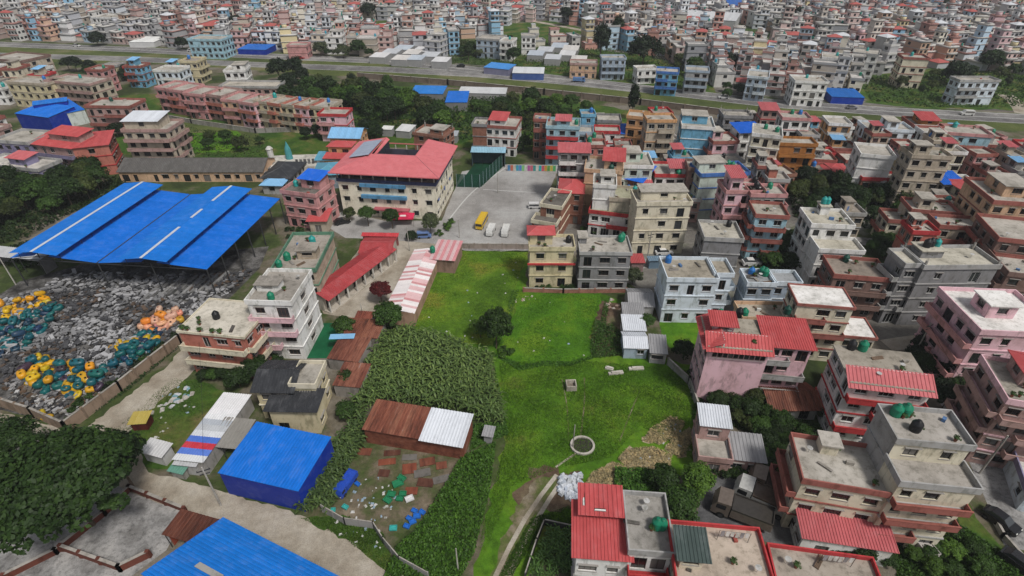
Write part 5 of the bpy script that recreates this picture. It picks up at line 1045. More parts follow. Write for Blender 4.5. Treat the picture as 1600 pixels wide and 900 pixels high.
def vehicle(kind, px, heading, color, label, group=None, z=0, k=1.0, bed=None):
    p = P(*px); o = empty({'car': 'parked_car', 'suv': 'parked_car', 'bus': 'school_bus', 'van': 'van', 'truck': 'truck'}[kind], p, heading); tag(o, label, {'suv': 'car'}.get(kind, kind), group); o.scale = (k, k, k)
    if kind not in _car:
        if kind in ('car', 'suv'):
            u = .0 if kind == 'car' else .18
            body = loft([(-2.1, .7, .45, .75), (-2.0, .82, .3, .88+u), (-1.2, .86, .25, .95+u), (1.0, .86, .25, .92+u), (1.9, .82, .28, .8+u), (2.1, .68, .4, .65+u)])
            cab = loft([(-1.75, .72, .93+u, .96+u), (-1.15, .68, .93+u, 1.42+u), (.3, .68, .92+u, 1.44+u), (1.05, .76, .9+u, .94+u)]); top = MB(); top.box(-1.15, -.64, 1.43+u, .3, .64, 1.47+u)
            ws = [(-1.3, .33), (1.3, .33)]; lt = [(2.0, .6, .68+u)]; half = .8
        elif kind == 'van':
            body = loft([(-2.2, .78, .4, 1.7), (-2.1, .85, .3, 1.95), (1.2, .85, .3, 1.95), (1.75, .84, .3, 1.15), (2.2, .8, .35, .95)]); cab = loft([(-2.0, .87, 1.1, 1.65), (1.2, .87, 1.1, 1.68)]); top = MB(); top.box(-2.0, -.7, 1.955, 1.1, .7, 2.0); ws = [(-1.4, .33), (1.4, .33)]; lt = [(2.15, .6, .75)]; half = .8
        elif kind == 'bus':
            body = loft([(-4.2, 1.1, .5, 2.7), (-4.1, 1.2, .4, 2.9), (4.0, 1.2, .4, 2.9), (4.25, 1.1, .45, 2.6)]); cab = loft([(-4.0, 1.22, 1.5, 2.3), (3.9, 1.22, 1.5, 2.3), (4.28, 1.05, 1.5, 2.35)]); top = MB(); top.box(-3.6, -.9, 2.905, 3.6, .9, 2.98); ws = [(-2.6, .45), (2.7, .45)]; lt = [(4.2, .85, .8)]; half = 1.1
        else:
            body = loft([(-3.0, 1.0, .7, 1.3), (-2.9, 1.05, .65, 1.7), (.9, 1.05, .65, 1.7)]); b2 = loft([(1.0, 1.0, .4, 2.3), (2.3, 1.0, .4, 2.2), (2.7, .95, .4, 1.3)]); b = len(body.v); body.v += b2.v; body.f += [tuple(b+i for i in f) for f in b2.f]; body.m += b2.m
            cab = loft([(1.4, 1.02, 1.35, 1.95), (2.25, 1.02, 1.35, 1.95), (2.62, .9, 1.3, 1.4)]); top = MB(); top.box(-2.98, -1.04, 1.702, .88, 1.04, 1.76); top.ring(-2.98, -1.04, 1.76, .88, 1.04, 1.95, .08); ws = [(-1.9, .4), (1.7, .4)]; lt = [(2.68, .7, .75)]; half = .95
        hl = MB(); hl.box(-.06, -.14, -.08, .06, .14, .08)
        _car[kind] = (body.mesh('body', [CARPAINT]), cab.mesh('windows', [GLASS]), top.mesh('roof', [CARPAINT]), ws, hl.mesh('headlight', [PLASTIC]), lt, half)
    b, c, t, ws, hl, lt, half = _car[kind]
    link('body', b, o, color); link('windows', c, o); link('roof' if kind != 'truck' else 'load_cover', t, o, bed or tuple(min(1, q*1.1) for q in color))
    for x, r in ws:
        for s in (-1, 1):
            w_ = link('wheel', WHEEL, o, None, (x, s*half, r), None, None, (r/.33, 1, r/.33)); link('rim', RIM, w_)
    for x, y, zz in lt:
        for s in (-1, 1): link('headlight', hl, o, (.7, .7, .65), (x, s*y, zz))
    return o
rd = math.radians
vehicle('bus', (753,351), rd(-102), (.62,.40,.02), 'yellow school bus parked in the school yard', k=.74)
vehicle('truck', (767,364), rd(-100), (.62,.62,.6), 'small white pickup truck left of the other in the yard', k=.8)
vehicle('truck', (790,365), rd(-98), (.6,.6,.58), 'small white pickup truck with dark bed nearest the yard wall', k=.8)
vehicle('van', (836,325), rd(0), (.62,.62,.62), 'white van beside the brick sided house', k=.8)
vehicle('van', (663,371), rd(5), (.12,.2,.42), 'blue white van under the pale tree in the school yard', k=.8)
vehicle('car', (535,349), rd(25), (.015,.015,.017), 'black car parked by the gatehouse')
vehicle('car', (1037,397), rd(4), (.66,.66,.66), 'white car in the lane below the cream block')
vehicle('suv', (1173,414), rd(0), (.6,.6,.6), 'white topped jeep in the garden below the trees')
vehicle('car', (1480,672), rd(-22), (.6,.6,.6), 'white car parked in the lane, uppermost of the row')
vehicle('car', (1502,680), rd(-50), (.25,.25,.25), 'grey car parked right behind the uppermost white car')
vehicle('car', (1514,702), rd(-60), (.33,.34,.35), 'silver car parked lowest of the three in the lane')
vehicle('suv', (1560,818), rd(-62), (.012,.012,.014), 'black car parked by the low pale wall')
vehicle('suv', (1590,885), rd(-60), (.02,.02,.022), 'black car cut by the lower right corner')
vehicle('truck', (1430,850), rd(100), (.45,.42,.4), 'old white truck wreck in the garden', k=.8)
vehicle('truck', (541,762), rd(-110), (.02,.07,.42), 'small blue truck in the salvage plot', k=.7)
for i, (x0, y0, x1, y1, c, bd, lb) in enumerate([(1195,822,1112,790,(.16,.13,.11),(.05,.045,.04),'tipper truck with dark bed, nearest in the asphalt yard'),(1222,802,1150,770,(.5,.5,.48),(.11,.08,.06),'tipper truck with brown bed in the middle of the asphalt yard'),(1235,780,1178,756,(.18,.14,.11),(.1,.075,.06),'tipper truck at the back of the asphalt yard')]):
    d = P(x1, y1)-P(x0, y0); vehicle('truck', ((x0+x1)/2, (y0+y1)/2), math.atan2(d.y, d.x), c, lb, k=1.3, bed=bd)
for i, (x, y) in enumerate([(120,73),(300,81),(470,92),(720,105),(905,128),(1130,154),(1330,170),(1510,180)]):
    vehicle(['car','van','car','suv','truck','car','car','van'][i], (x, y), rd(172 if i % 2 else -8), [(.6,.6,.6),(.5,.5,.5),(.3,.02,.02),(.02,.02,.02),(.1,.2,.4),(.6,.6,.6),(.2,.2,.22),(.6,.6,.58)][i], f'{["white car","grey van","red car","black car","blue truck","white car","dark grey car","white van"][i]} on the highway, {["first","second","third","fourth","fifth","sixth","seventh","last"][i]} vehicle from the left')
# ------------------------------------------------------------ scrapyard
def lump(seed, n=9):
    rs = random.Random(seed); mb = MB()
    for i in range(rs.choice([1, 2, 3])):
        a = rs.uniform(0, 3.1); L, w_, h = rs.uniform(.25, .9), rs.uniform(.15, .45), rs.uniform(.08, .35); c, s = math.cos(a), math.sin(a); ox, oy, oz = rs.uniform(-.3, .3), rs.uniform(-.3, .3), i*.2; tl = rs.uniform(-.25, .25)
        pts = []
        for z in (0, h):
            for x, y in ((-L, -w_), (L, -w_), (L, w_), (-L, w_)): x *= rs.uniform(.7, 1.1); pts.append((ox+x*c-y*s, oy+x*s+y*c, oz+z+x*tl))
        mb.hexa(pts)
    return mb
LUMPS = [lump(s) for s in range(12)]; LUMPM = [l.mesh('scrap_piece', [PAINT]) for l in LUMPS]
rs = random.Random(5)
YARD = [(5,470),(60,455),(115,428),(330,432),(395,425),(290,520),(240,550),(112,655),(20,628),(5,600)]
pts_ = rand_in(YARD, 4200, rs, 0); pts_.sort(key=lambda p: p.y)
big = MB(); SC = [(.2,.2,.21),(.36,.36,.37),(.1,.1,.105),(.045,.045,.05),(.45,.45,.45),(.16,.14,.12),(.12,.08,.055)]
for i, p in enumerate(pts_):
    k = rs.randrange(12); s = rs.uniform(.35, .9); a = rs.uniform(0, 6.28)
    if i < 260:
        o = link('scrap_piece', LUMPM[k], None, rs.choice(SC), (p.x, p.y, rs.uniform(0, .3)), a, None, s); tag(o, 'grey piece of scrap lying in the near part of the scrapyard', 'scrap', 'scrap pieces in the yard')
    else:
        ca, sa = math.cos(a)*s, math.sin(a)*s; b = len(big.v); zz = rs.uniform(0, .55)
        big.v += [(p.x+x*ca-y*sa, p.y+x*sa+y*ca, zz+z*s) for x, y, z in LUMPS[k].v]; big.f += [tuple(b+q for q in f) for f in LUMPS[k].f]; pn = math.sin(p.x*.31+math.sin(p.y*.23)*1.5)+math.sin(p.y*.37+p.x*.11); mi = rs.choice([0, 1, 1, 1, 3] if pn < -.3 else ([0, 0, 1, 2] if pn < .6 else [0, 2, 2, 1])); big.m += [mi]*len(LUMPS[k].f)
SM = [mat(f'scrap_{i}', _flat(c), .6, .4) for i, c in enumerate([(.2,.2,.205),(.06,.06,.064),(.36,.36,.37),(.1,.07,.05)])]
tag(big.build('scrap_heap', SM), 'wide heap of grey mixed scrap filling the yard under the factory roof', 'scrap', None, 'stuff')
# rows of stacked metal sheets near the salmon house
for i in range(9):
    a = P(228+i*12, 470-i*1.5); b = P(262+i*12, 440-i*1.5); d = b-a; q = MB(); L = d.length
    for j in range(3): q.box(0, -.3+j*.03, .28*j, L, .3+j*.03, .28*j+.25)
    o = q.build('pipe_stack', PAINT, None, rs.choice([(.2,.2,.2),(.12,.12,.12),(.28,.28,.28)]), a, math.atan2(d.y, d.x)); tag(o, 'long dark stack of metal bars in the row beside the factory columns', 'metal stack', 'stacked bars in the scrapyard')
# moulded plastic shells with holes
def shell_mesh(seed, ring=False):
    rs2 = random.Random(seed); mb = MB(); n, m = 16, 9
    if ring:
        k = 0
        for i in range(n):
            t = 2*math.pi*i/n
            for j in range(8):
                q = 2*math.pi*j/8; r = .58+.34*math.cos(q); mb.v.append((r*math.cos(t)*1.15, r*math.sin(t), .36+.34*math.sin(q)))
        for i in range(n):
            for j in range(8): mb.f.append((i*8+j, ((i+1) % n)*8+j, ((i+1) % n)*8+(j+1) % 8, i*8+(j+1) % 8)); mb.m.append(0)
        return mb.mesh('plastic_shell', [PLASTIC], True), None
    def se(c, e): return math.copysign(abs(c)**e, c)
    sx, sy, sz = 1.0*rs2.uniform(.85, 1.2), .72, .62
    for j in range(m+1):
        ph = -math.pi/2+math.pi*j/m
        for i in range(n):
            t = 2*math.pi*i/n; mb.v.append((sx*se(math.cos(ph), .6)*se(math.cos(t), .65), sy*se(math.cos(ph), .6)*se(math.sin(t), .65), sz*(1+se(math.sin(ph), .6))*.95))
    for j in range(m):
        for i in range(n): mb.f.append((j*n+i, j*n+(i+1) % n, (j+1)*n+(i+1) % n, (j+1)*n+i)); mb.m.append(0)
    h = MB()
    h.lathe([(.2, 0), (.24, .02), (.24, .07), (.17, .07), (.165, .012)], 12); h.m[-1] = 1
    return mb.mesh('plastic_shell', [PLASTIC], True), h.mesh('opening', [PLASTIC, DARK]), sx
SHELL = [shell_mesh(1), shell_mesh(2), shell_mesh(3, True)]
def shells(pts, n, palette, gap, layers, label, group, s0=.9):
    for lay in range(layers):
        for p in rand_in(pts, int(n*(1 if lay == 0 else .55)), rs, gap):
            k = rs.choice([0, 0, 1, 1, 2]); cn = rs.choice(palette); c = {'teal': (.008,.10,.115), 'yellow': (.58,.34,.012), 'navy': (.012,.04,.08), 'orange': (.62,.26,.03), 'peach': (.66,.34,.24), 'plum': (.05,.03,.05)}[cn]; s = s0*rs.uniform(.8, 1.2)
            o = link('plastic_shell', SHELL[k][0], None, tuple(q*rs.uniform(.8, 1.2) for q in c), (p.x, p.y, .05+lay*.85), rs.uniform(0, 6.28), None, s*.88); o.rotation_euler = (rs.uniform(-.4, .4), rs.uniform(-.4, .4), rs.uniform(0, 6.3))
            tag(o, f'{cn} {"ring shaped" if k == 2 else "twin holed"} plastic shell {label}', 'plastic shell', f'{cn} {"ring" if k == 2 else "holed"} {group}')
            if SHELL[k][1]:
                for x in (-.42, .38): link('opening', SHELL[k][1], o, tuple(q*.8 for q in c), (x*SHELL[k][2], 0, 1.17))
T, Y = 'teal', 'yellow'
shells([(0,515),(0,560),(40,548),(75,520),(95,480),(75,470),(45,490)],34,[T,T,T,T,'navy'],1.05,2,'in the pile at the left edge of the scrapyard','shells at the left edge')
shells([(0,480),(0,512),(40,495),(78,480),(70,463),(35,472)],13,[Y],1.05,2,'on top of the pile at the left edge','shells on the left edge pile')
shells([(38,590),(60,560),(95,575),(165,575),(165,600),(145,622),(80,618),(48,605)],30,[T,T,T,'plum',Y],1.15,2,'in the pile near the scrapyard corner','shells near the corner',1.0)
shells([(36,600),(48,570),(75,558),(72,575),(52,605)],8,[Y],1.0,2,'at the left end of the pile near the corner','shells left of the corner pile',1.0)
shells([(105,610),(112,572),(140,572),(130,612)],9,[Y],1.0,1,'heaped in the middle of the corner pile','shells amid the corner pile',1.0)
shells([(160,580),(200,545),(235,540),(240,555),(205,575)],20,[T,T,T,'navy'],1.05,2,'in the pile along the lane wall','shells along the lane wall')
shells([(165,548),(190,536),(245,530),(248,540),(190,552)],11,[Y,Y,T],1.0,1,'behind the teal pile along the lane wall','shells behind the lane wall pile')
shells([(200,532),(250,515),(258,525),(215,540)],12,[T,'navy'],1.0,1,'below the orange pile','shells below the orange pile')
shells([(222,515),(240,492),(285,488),(288,502),(250,520)],16,['orange','peach','peach','peach'],1.1,2,'in the orange pile by the salmon house','shells by the salmon house',1.05)
shells([(62,650),(78,640),(80,652),(68,658)],2,[Y],1.0,1,'alone at the near corner of the yard','shells at the near corner')
# ------------------------------------------------------------ salvage plot
rs = random.Random(9)
for i, (x, y) in enumerate([(570,706),(613,708),(605,722),(640,715),(668,722),(600,740),(640,733),(660,740),(690,728),(665,755),(643,768),(690,750),]):
    q = MB(); a, b = rs.uniform(.7, 1.3), rs.uniform(.5, .9); q.box(-a, -b, 0, a, b, .06)
    o = q.build('metal_sheet', [RUST, PAINT][i % 4 == 3], None, [(.8,.7,.65),(.45,.45,.45),(.9,.65,.55),(.16,.15,.14)][i % 4], (*P(x, y)[:2], .03+.012*i), .1+rs.uniform(-.25, .25)); tag(o, 'flat rusty metal sheet lying on the salvage plot', 'metal sheet', 'sheets on the salvage plot')
for i, (x, y, c, s) in enumerate([(622,757,'g',.9),(628,749,'g',.7),(612,774,'g',.7),(630,773,'g',.6),(606,783,'g',.7),(625,781,'g',.6),(640,781,'w',.7),(540,794,'t',.5),(520,799,'t',.5),(648,800,'b',.5),(652,808,'b',.6),(645,817,'b',.55),(636,824,'b',.5),(660,802,'b',.5),(640,812,'b',.5),(615,827,'t',.6),(559,758,'b',.45)]):
    q = MB(); s *= .8; q.box(-s, -s*.7, 0, s, s*.7, .1); q.ring(-s, -s*.7, .1, s, s*.7, .3, .07)
    nm = {'g': 'green', 'w': 'white', 't': 'teal', 'b': 'blue'}[c]; o = q.build('plastic_crate', PLASTIC, None, {'g': (.02,.2,.09), 'w': (.65,.65,.65), 't': (.05,.4,.38), 'b': (.02,.15,.55)}[c], (*P(x, y)[:2], .16), rs.uniform(-.6, .6)); tag(o, f'open {nm} plastic crate lying on the salvage plot', 'crate', f'{nm} crates on the salvage plot')
def litter(pts, n, seed, label, group, sz=(.08, .3), cols=((.6,.6,.6),(.5,.5,.48),(.3,.4,.5))):
    rs2 = random.Random(seed)
    for p in rand_in(pts, n, rs2):
        q = MB(); a = rs2.uniform(*sz); q.hexa([(-a, -a*.6, 0), (a, -a*.7, 0), (a*.8, a*.6, 0), (-a*.9, a*.7, 0), (-a*.6, -a*.4, a*.5), (a*.7, -a*.3, a*.4), (a*.5, a*.4, a*.45), (-a*.5, a*.3, a*.6)])
        o = q.build('debris_piece', PAINT, None, rs2.choice(cols), (p.x, p.y, .02), rs2.uniform(0, 6)); tag(o, label, 'litter', group)
litter([(560,745),(600,745),(620,770),(600,830),(560,830),(545,790)], 45, 1, 'scrap of pale litter on the salvage plot', 'litter on the salvage plot')
litter([(480,810),(540,815),(600,850),(590,865),(530,840)], 14, 2, 'scrap of pale litter on the roadside grass', 'litter on the roadside')
litter([(210,640),(270,600),(300,605),(310,640),(240,690)], 22, 3, 'pale scrap lying on the plot beside the lane', 'litter on the lane plot')
litter([(250,640),(262,628),(290,605),(310,608),(300,616),(262,640),(225,648)], 26, 8, 'pale slab in the rubble line beside the lane', 'rubble beside the lane', (.25, .6), ((.45,.43,.4),(.5,.52,.55),(.2,.35,.4)))
litter([(925,770),(1000,690),(1060,650),(1070,700),(1000,750)], 26, 4, 'pale lump of rubbish on the straw heap', 'rubbish on the straw heap', (.12, .32))
litter([(650,480),(800,400),(900,480),(920,560),(800,560),(690,520)], 26, 5, 'small pale scrap lying in the meadow grass', 'scraps in the meadow', (.1, .25))
litter([(1400,840),(1450,840),(1480,880),(1430,895)], 18, 6, 'piece of junk in the garden corner', 'junk in the garden', (.2, .6), ((.5,.5,.5),(.3,.05,.05),(.2,.2,.2)))
litter([(945,465),(975,470),(975,485),(950,482)], 12, 7, 'pale plank or stone above the vegetable bed', 'rubble above the vegetable bed', (.2, .5), ((.5,.46,.42),(.4,.3,.25)))
litter([(490,780),(450,795),(400,775),(420,768)], 10, 11, 'pale stone lying below the blue shed wall', 'stones below the blue shed', (.2, .5), ((.4,.38,.35),))
litter([(800,470),(835,455),(845,465),(815,480)], 14, 12, 'small stone in the rubble patch on the lush meadow plot', 'stones on the meadow plot', (.12, .3), ((.35,.28,.2),(.45,.42,.38)))
# white bags heap
bag = MB(); bag.hexa([(-.4, -.28, 0), (.4, -.3, 0), (.42, .26, 0), (-.38, .3, 0), (-.28, -.16, .3), (.26, -.2, .34), (.3, .16, .3), (-.26, .2, .33)]); BAGM = bag.mesh('sack', [PAINT])
for i, p in enumerate(rand_in([(876,745),(906,742),(910,776),(893,784),(872,768)], 46, rs, .38)):
    o = link('sack', BAGM, None, (.62, .66, .72) if i % 3 else (.45, .5, .58), (p.x, p.y, .02+.22*(i % 2)), rs.uniform(0, 6), None, rs.uniform(.8, 1.2)); tag(o, 'white plastic sack in the heap beside the dirt track', 'sack', 'white sacks by the track')
# well ring, trough, slabs, poles
p_ = P(910,697); o = empty('well', p_); tag(o, 'round concrete well ring with dark inside in the lower meadow', 'well')
q = MB(); n = 24
for i in range(n):
    a, b = 2*math.pi*i/n, 2*math.pi*(i+1)/n
    def c(t, r, z): return (r*math.cos(t)*1.05, r*math.sin(t), z)
    q.quad(c(a, 1.75, 0), c(b, 1.75, 0), c(b, 1.75, .32), c(a, 1.75, .32)); q.quad(c(a, 1.75, .32), c(b, 1.75, .32), c(b, 1.45, .32), c(a, 1.45, .32)); q.quad(c(b, 1.45, .05), c(a, 1.45, .05), c(a, 1.45, .32), c(b, 1.45, .32))
q.build('ring', CONC, o, (.5, .48, .45))
q = MB(); q.lathe([(1.47, .04), (1.47, .06)], 24); q.build('dark_bottom', PAINT, o, (.05, .045, .04))
p_ = P(892,606); o = empty('trough', p_, .05); tag(o, 'small square concrete tank standing in the meadow', 'tank'); q = MB(); q.ring(-.85, -.85, 0, .85, .85, 1.1, .16); q.build('wall', CONC, o, (.5, .47, .42)); q = MB(); q.box(-.69, -.69, .3, .69, .69, .35); q.build('inside', PAINT, o, (.2, .17, .14))
for i, (x, y, L, a) in enumerate([(962,584,1.3,.15),(994,577,1.3,.05),(952,577,.7,-.4)]):
    q = MB(); q.box(-L, -.3, .0, L, .3, .35); q.box(-L*.6, -.2, .352, L*.9, .2, .55); o = q.build('concrete_slab', CONC, None, (.55, .53, .5), P(x, y), a); tag(o, ['pale concrete beam lying in the meadow, left of two','pale concrete beam lying in the meadow, right of two','short grey slab behind the left beam in the meadow'][i], 'slab')
POLEM = MB(); POLEM.tube((0, 0, 0), (0, 0, 8), .14, .1, 8); POLEM = POLEM.mesh('pole', [CONC]); ARM = MB(); ARM.box(-.8, -.05, 7.3, .8, .05, 7.42); ARM.box(-.6, -.05, 6.7, .6, .05, 6.8)
for x in (-.7, 0, .7): ARM.tube((x, 0, 7.42), (x, 0, 7.6), .05, n=6)
ARM = ARM.mesh('crossarm', [METAL])
POLES = [(716,893,5,'white concrete post standing in the weeds at the bottom edge'),(25,445,7,'dark pole at the left end of the factory'),(778,302,6,'thin lamp pole in the school yard'),(718,372,5,'lamp pole at the yard corner by the meadow'),(568,500,4,'short pole at the end of the courtyard'),(895,700,5,'thin pole beside the well in the meadow'),(1090,560,7,'utility pole behind the pink house'),(330,560,8,'utility pole on the lane beside the salmon house'),(1425,560,8,'utility pole beside the dark hedge on the lane'),(1240,372,8,'utility pole above the garden trees'),(1010,412,8,'utility pole in the lane below the cream block'),(345,790,8,'utility pole on the dirt road below the blue shed'),(1530,740,8,'utility pole on the lane near the lower right corner'),(640,392,6,'pole beside the striped shed')]
for x, y, h, lb in POLES:
    o = empty('utility_pole', P(x, y), 0.4); tag(o, lb, 'pole'); s = h/8; link('pole', POLEM, o, (.45, .44, .42), None, None, None, (min(1, s+.1), min(1, s+.1), s))
    if h >= 7: link('crossarm', ARM, o, None, None, None, None, (1, 1, s))
# wires between the lane poles
WIRE = mat('wire', _flat((.02, .02, .02)), .7)
def wire(a, b, lb):
    mb = MB(); a = P(*a)+Vector((0, 0, 7.5)); b = P(*b)+Vector((0, 0, 7.5)); pr = a; 
    for i in range(1, 13):
        t = i/12; q = a.lerp(b, t)-Vector((0, 0, 1.6*4*t*(1-t)*.5)); mb.tube(pr, q, .025, n=4, cap=False); pr = q
    tag(mb.build('wire', WIRE), lb, 'wire')
wire((330,560),(345,790),'black wire strung from the lane pole to the road pole'); wire((1425,560),(1530,740),'black wire strung along the right hand lane'); wire((1240,372),(1010,412),'black wire strung from the garden trees to the cream block')
# temple: white arches and teal spire
p_ = P(458,262); o = empty('temple', p_, .1); tag(o, 'small white temple terrace with a teal spire', 'temple')
q = MB(); q.box(-7, -5, 0, 9, 5, 2.2); q.build('terrace', CONC, o, (.62, .61, .58)); q = MB(); q.lathe([(1.1, 2.2), (1.0, 4.2), (.85, 5.4), (.4, 6.6), (.1, 7.6)], 10, 0, (-1, 2)); q.build('spire', PAINT, o, (.07, .28, .30))
q = MB(); q.lathe([(.9, 2.2), (.9, 5.6), (1.1, 5.9), (.5, 6.6)], 10, 0, (-6, 1)); q.build('tower', PAINT, o, (.6, .59, .56))
for i in range(5): q = MB(); q.box(2+i*1.2, -3, 2.2, 2.6+i*1.2, -2.4, 3.6); q.build('figure', PAINT, o, (.1+.1*(i % 2),)*3)
# washing on the lower right roofs
for (x, y, z, lb) in [(1145,842,10.2,'white washing on a line on the roof with the dark box stairhead'),(1305,880,10.2,'white washing on a line on the roof with the red parapet')]:
    p_ = P(x, y, z); o = empty('clothes_line', Vector((p_.x, p_.y, 9.8)), -.12); tag(o, lb, 'washing')
    q = MB(); q.tube((-1.6, 0, 0), (-1.6, 0, 1.7), .03, n=5); q.tube((1.6, 0, 0), (1.6, 0, 1.7), .03, n=5); q.tube((-1.6, 0, 1.65), (1.6, 0, 1.65), .012, n=4); q.build('line', METAL, o)
    for i in range(6): m_ = MB(); a = -1.4+i*.5; m_.hexa([(a, -.05, .75+.1*(i % 3)), (a+.38, .0, .7), (a+.38, .03, .7), (a, .0, .75+.1*(i % 3)), (a, -.02, 1.64), (a+.4, -.02, 1.64), (a+.4, .02, 1.64), (a, .02, 1.64)]); m_.build('cloth', PAINT, o, (.6, .58, .56) if i % 4 else (.3, .28, .3))
# ------------------------------------------------------------ trees and plants where the photograph shows them
def T(x, y, z, r, label, **kw): p = P(x, y, z); return tree(p, r, z, label, **kw)
T(95,752,9,9.2,'huge dark spreading tree over the compound in the lower left corner',col='dark',crown=CROWN_BIG,squash=1.0,)
T(180,715,6.5,4.2,'smaller dark tree with ragged crown right of the huge tree',col='dark',crown=CROWN_FINE[1])
T(10,690,6,4,'dark tree at the left edge behind the huge tree',col='dark',crown=CROWN_FINE[0])
T(775,508,5.4,3.0,'dark broadleaf tree standing alone in the meadow',col=(.03,.062,.014),crown=CROWN_FINE[0],squash=1.55)
T(750,510,2.6,2.0,'pale green bush tree left of the lone meadow tree',col='lite')
T(608,491,4,3.2,'round green tree at the end of the striped shed',col='mid',crown=CROWN_FINE[1])
T(536,508,3,2.2,'green tree between green sheet and rusty lean-tos',col='mid',crown=CROWN_FINE[0])
T(593,452,3.2,2.6,'dark red leaved tree in the classroom courtyard',col='red',crown=CROWN_FINE[1],squash=.55)
T(573,333,3.6,2.3,'left of the two round trees before the school front',col='mid',crown=CROWN_FINE[0])
T(611,337,3.6,2.4,'right of the two round trees before the school front',col='mid',crown=CROWN_FINE[1])
T(545,333,2.4,1.9,'small bushy tree at the left corner of the school',col='olive')
T(672,348,3.6,2.2,'pale grey green tree at the right corner of the school',col='grey',crown=CROWN_FINE[0],squash=1.55)
T(503,378,4.5,1.5,'slender young tree behind the classroom row',col='mid')
T(643,368,1.2,1.6,'round trimmed bush in the school yard',col='deep')
T(398,575,2.8,2.6,'dark tree in front of the salmon red house',col='dark',crown=CROWN_FINE[0])
T(370,590,2.2,2.3,'dark green tree left of the black roofed house',col='dark')
T(541,590,2.0,1.7,'dark bush tree behind the black roofed house',col='dark')
T(540,640,2.0,1.8,'green bush tree right of the black roofed house',col='mid')
T(990,430,2.4,2.2,'grey green tree between grey house and shacks',col='grey')
T(1012,500,2.4,1.6,'thin tree leaning over the shacks',col='mid')
T(1070,545,2.2,2.2,'dark bush tree left of the pink house',col='dark')
T(1088,748,3.2,2.6,'pale leaved tree at the straw heap corner',col='lite',crown=CROWN_FINE[1])
T(1062,790,3.4,2.8,'dark green tree beside the bottom red house',col='mid',crown=CROWN_FINE[0])
T(1040,748,2.2,2.4,'green tree above the bottom red house',col='mid',crown=CROWN_FINE[1])
T(990,157,7,3.6,'tall dark conifer in front of the highway',col='deep',crown=CROWN_TALL[0],squash=1.7)
T(370,33,8,5,'dark tree among the far roofs, upper left',col='deep')
T(940,62,9,7,'left of the two big dark trees in the far green',col='deep',crown=CROWN_TALL[1],squash=1.2)
T(965,48,9,6,'slim dark tree behind the big dark trees in the far green',col='deep',crown=CROWN_TALL[0],squash=1.3)
T(1007,76,8,8.5,'right of the two big dark trees in the far green',col='deep')
T(1137,95,6,5.5,'dark tree above the highway left of the blue houses',col='deep')
T(1497,113,6,6.5,'large dark tree in the green beyond the highway, right',col='deep')
T(1550,92,6,6,'dark tree behind the large one on the right green',col='dark')
T(575,15,8,6,'dark tree in the far town left of the middle',col='deep')
T(640,8,8,6,'dark tree in the far town near the top edge',col='deep')
T(885,20,8,5,'dark tree beside the red house in the far town',col='deep')
T(560,72,5,5,'dark green trees clump above the highway, left one',col='dark'); T(535,78,4,4,'grey green tree above the highway',col='grey'); T(500,75,4,4.5,'pale olive tree beside the pink house above the highway',col='grey')
T(283,66,4,4,'dark tree beside the white workshop at the highway',col='deep'); T(150,60,4,5,'dark tree behind the houses at the highway, left',col='deep')
T(1250,20,8,5,'small dark tree in the right far town',col='deep'); T(1330,14,8,6,'dark tree in the right far town near the top',col='deep'); T(1465,10,8,8,'dark tree at the top right',col='deep')
rs = random.Random(21)
def wood(pts, n, r0, r1, cols, label, group, gap=2.2, zk=1.0, fine=False):
    for p in rand_in(pts, n, rs, gap):
        r = rs.uniform(r0, r1); q = rs.random()
        tree(p, r, r*zk*rs.uniform(.9, 1.3), label, group, rs.choice(cols), (CROWN_FINE[int(q*2)] if fine else (CROWN_TALL[0] if q < .12 else None)), rs.uniform(.85, 1.2))
D_, M_, L_ = 'dark', 'mid', 'lite'
wood([(-40,310),(60,300),(120,280),(180,284),(190,296),(120,322),(40,355),(-40,375)],30,2.8,4.4,[D_,M_,M_,'olive'],'leafy tree in the wood left of the blue factory','trees left of the factory',2.6,1.05,True)
wood([(440,150),(470,140),(560,150),(640,163),(690,177),(720,198),(700,212),(640,200),(560,198),(560,175),(450,182)],46,2.5,4.6,[D_,D_,'deep',M_,M_,'olive',L_],'dark tree in the wood between yellow row houses and highway','trees in the middle wood',2.8)
wood([(735,172),(800,163),(880,172),(930,178),(905,188),(830,192),(830,220),(760,190)],24,2.2,4.2,[D_,M_,'olive','lite'],'green tree in the wood behind the white and brick house','trees behind the brick house',2.6)
wood([(430,125),(470,100),(490,115),(480,150),(440,160)],6,3.5,5.2,['deep'],'very dark tall tree by the highway left of the middle','dark trees by the highway',3)
wood([(800,225),(870,232),(868,246),(800,243)],7,1.6,2.6,[D_,M_],'tree behind the mural wall','trees behind the mural wall',2)
wood([(1230,300),(1270,290),(1340,300),(1415,320),(1410,345),(1360,350),(1300,345),(1240,335)],32,2.0,3.3,[D_,M_,D_,'olive','deep'],'dense dark tree in the wood among the right hand houses','trees in the right wood',2.0,1.1,True)
wood([(1185,395),(1235,380),(1250,420),(1240,432),(1195,420),(1160,405)],11,1.6,2.6,[M_,D_],'garden tree left of the stepped white house','trees left of the stepped white house',1.8,1.0,True)
wood([(1345,385),(1395,375),(1405,405),(1360,410)],7,1.5,2.4,[M_,D_],'garden tree between the white and the grey house','trees between white and grey house',1.7,1.0,True)
wood([(1395,540),(1440,535),(1475,570),(1490,620),(1500,640),(1470,640),(1440,590)],10,1.7,2.5,[D_,'deep'],'dark tree in the row along the right hand lane','trees along the right lane',2.0,1.0,True)
wood([(1098,612),(1150,630),(1195,645),(1200,668),(1250,675),(1265,690),(1190,690),(1120,645)],13,1.3,2.1,[M_,'olive',D_,M_],'bushy garden tree between pink house and weathered house','garden trees below the pink house',1.5,1.0,True)
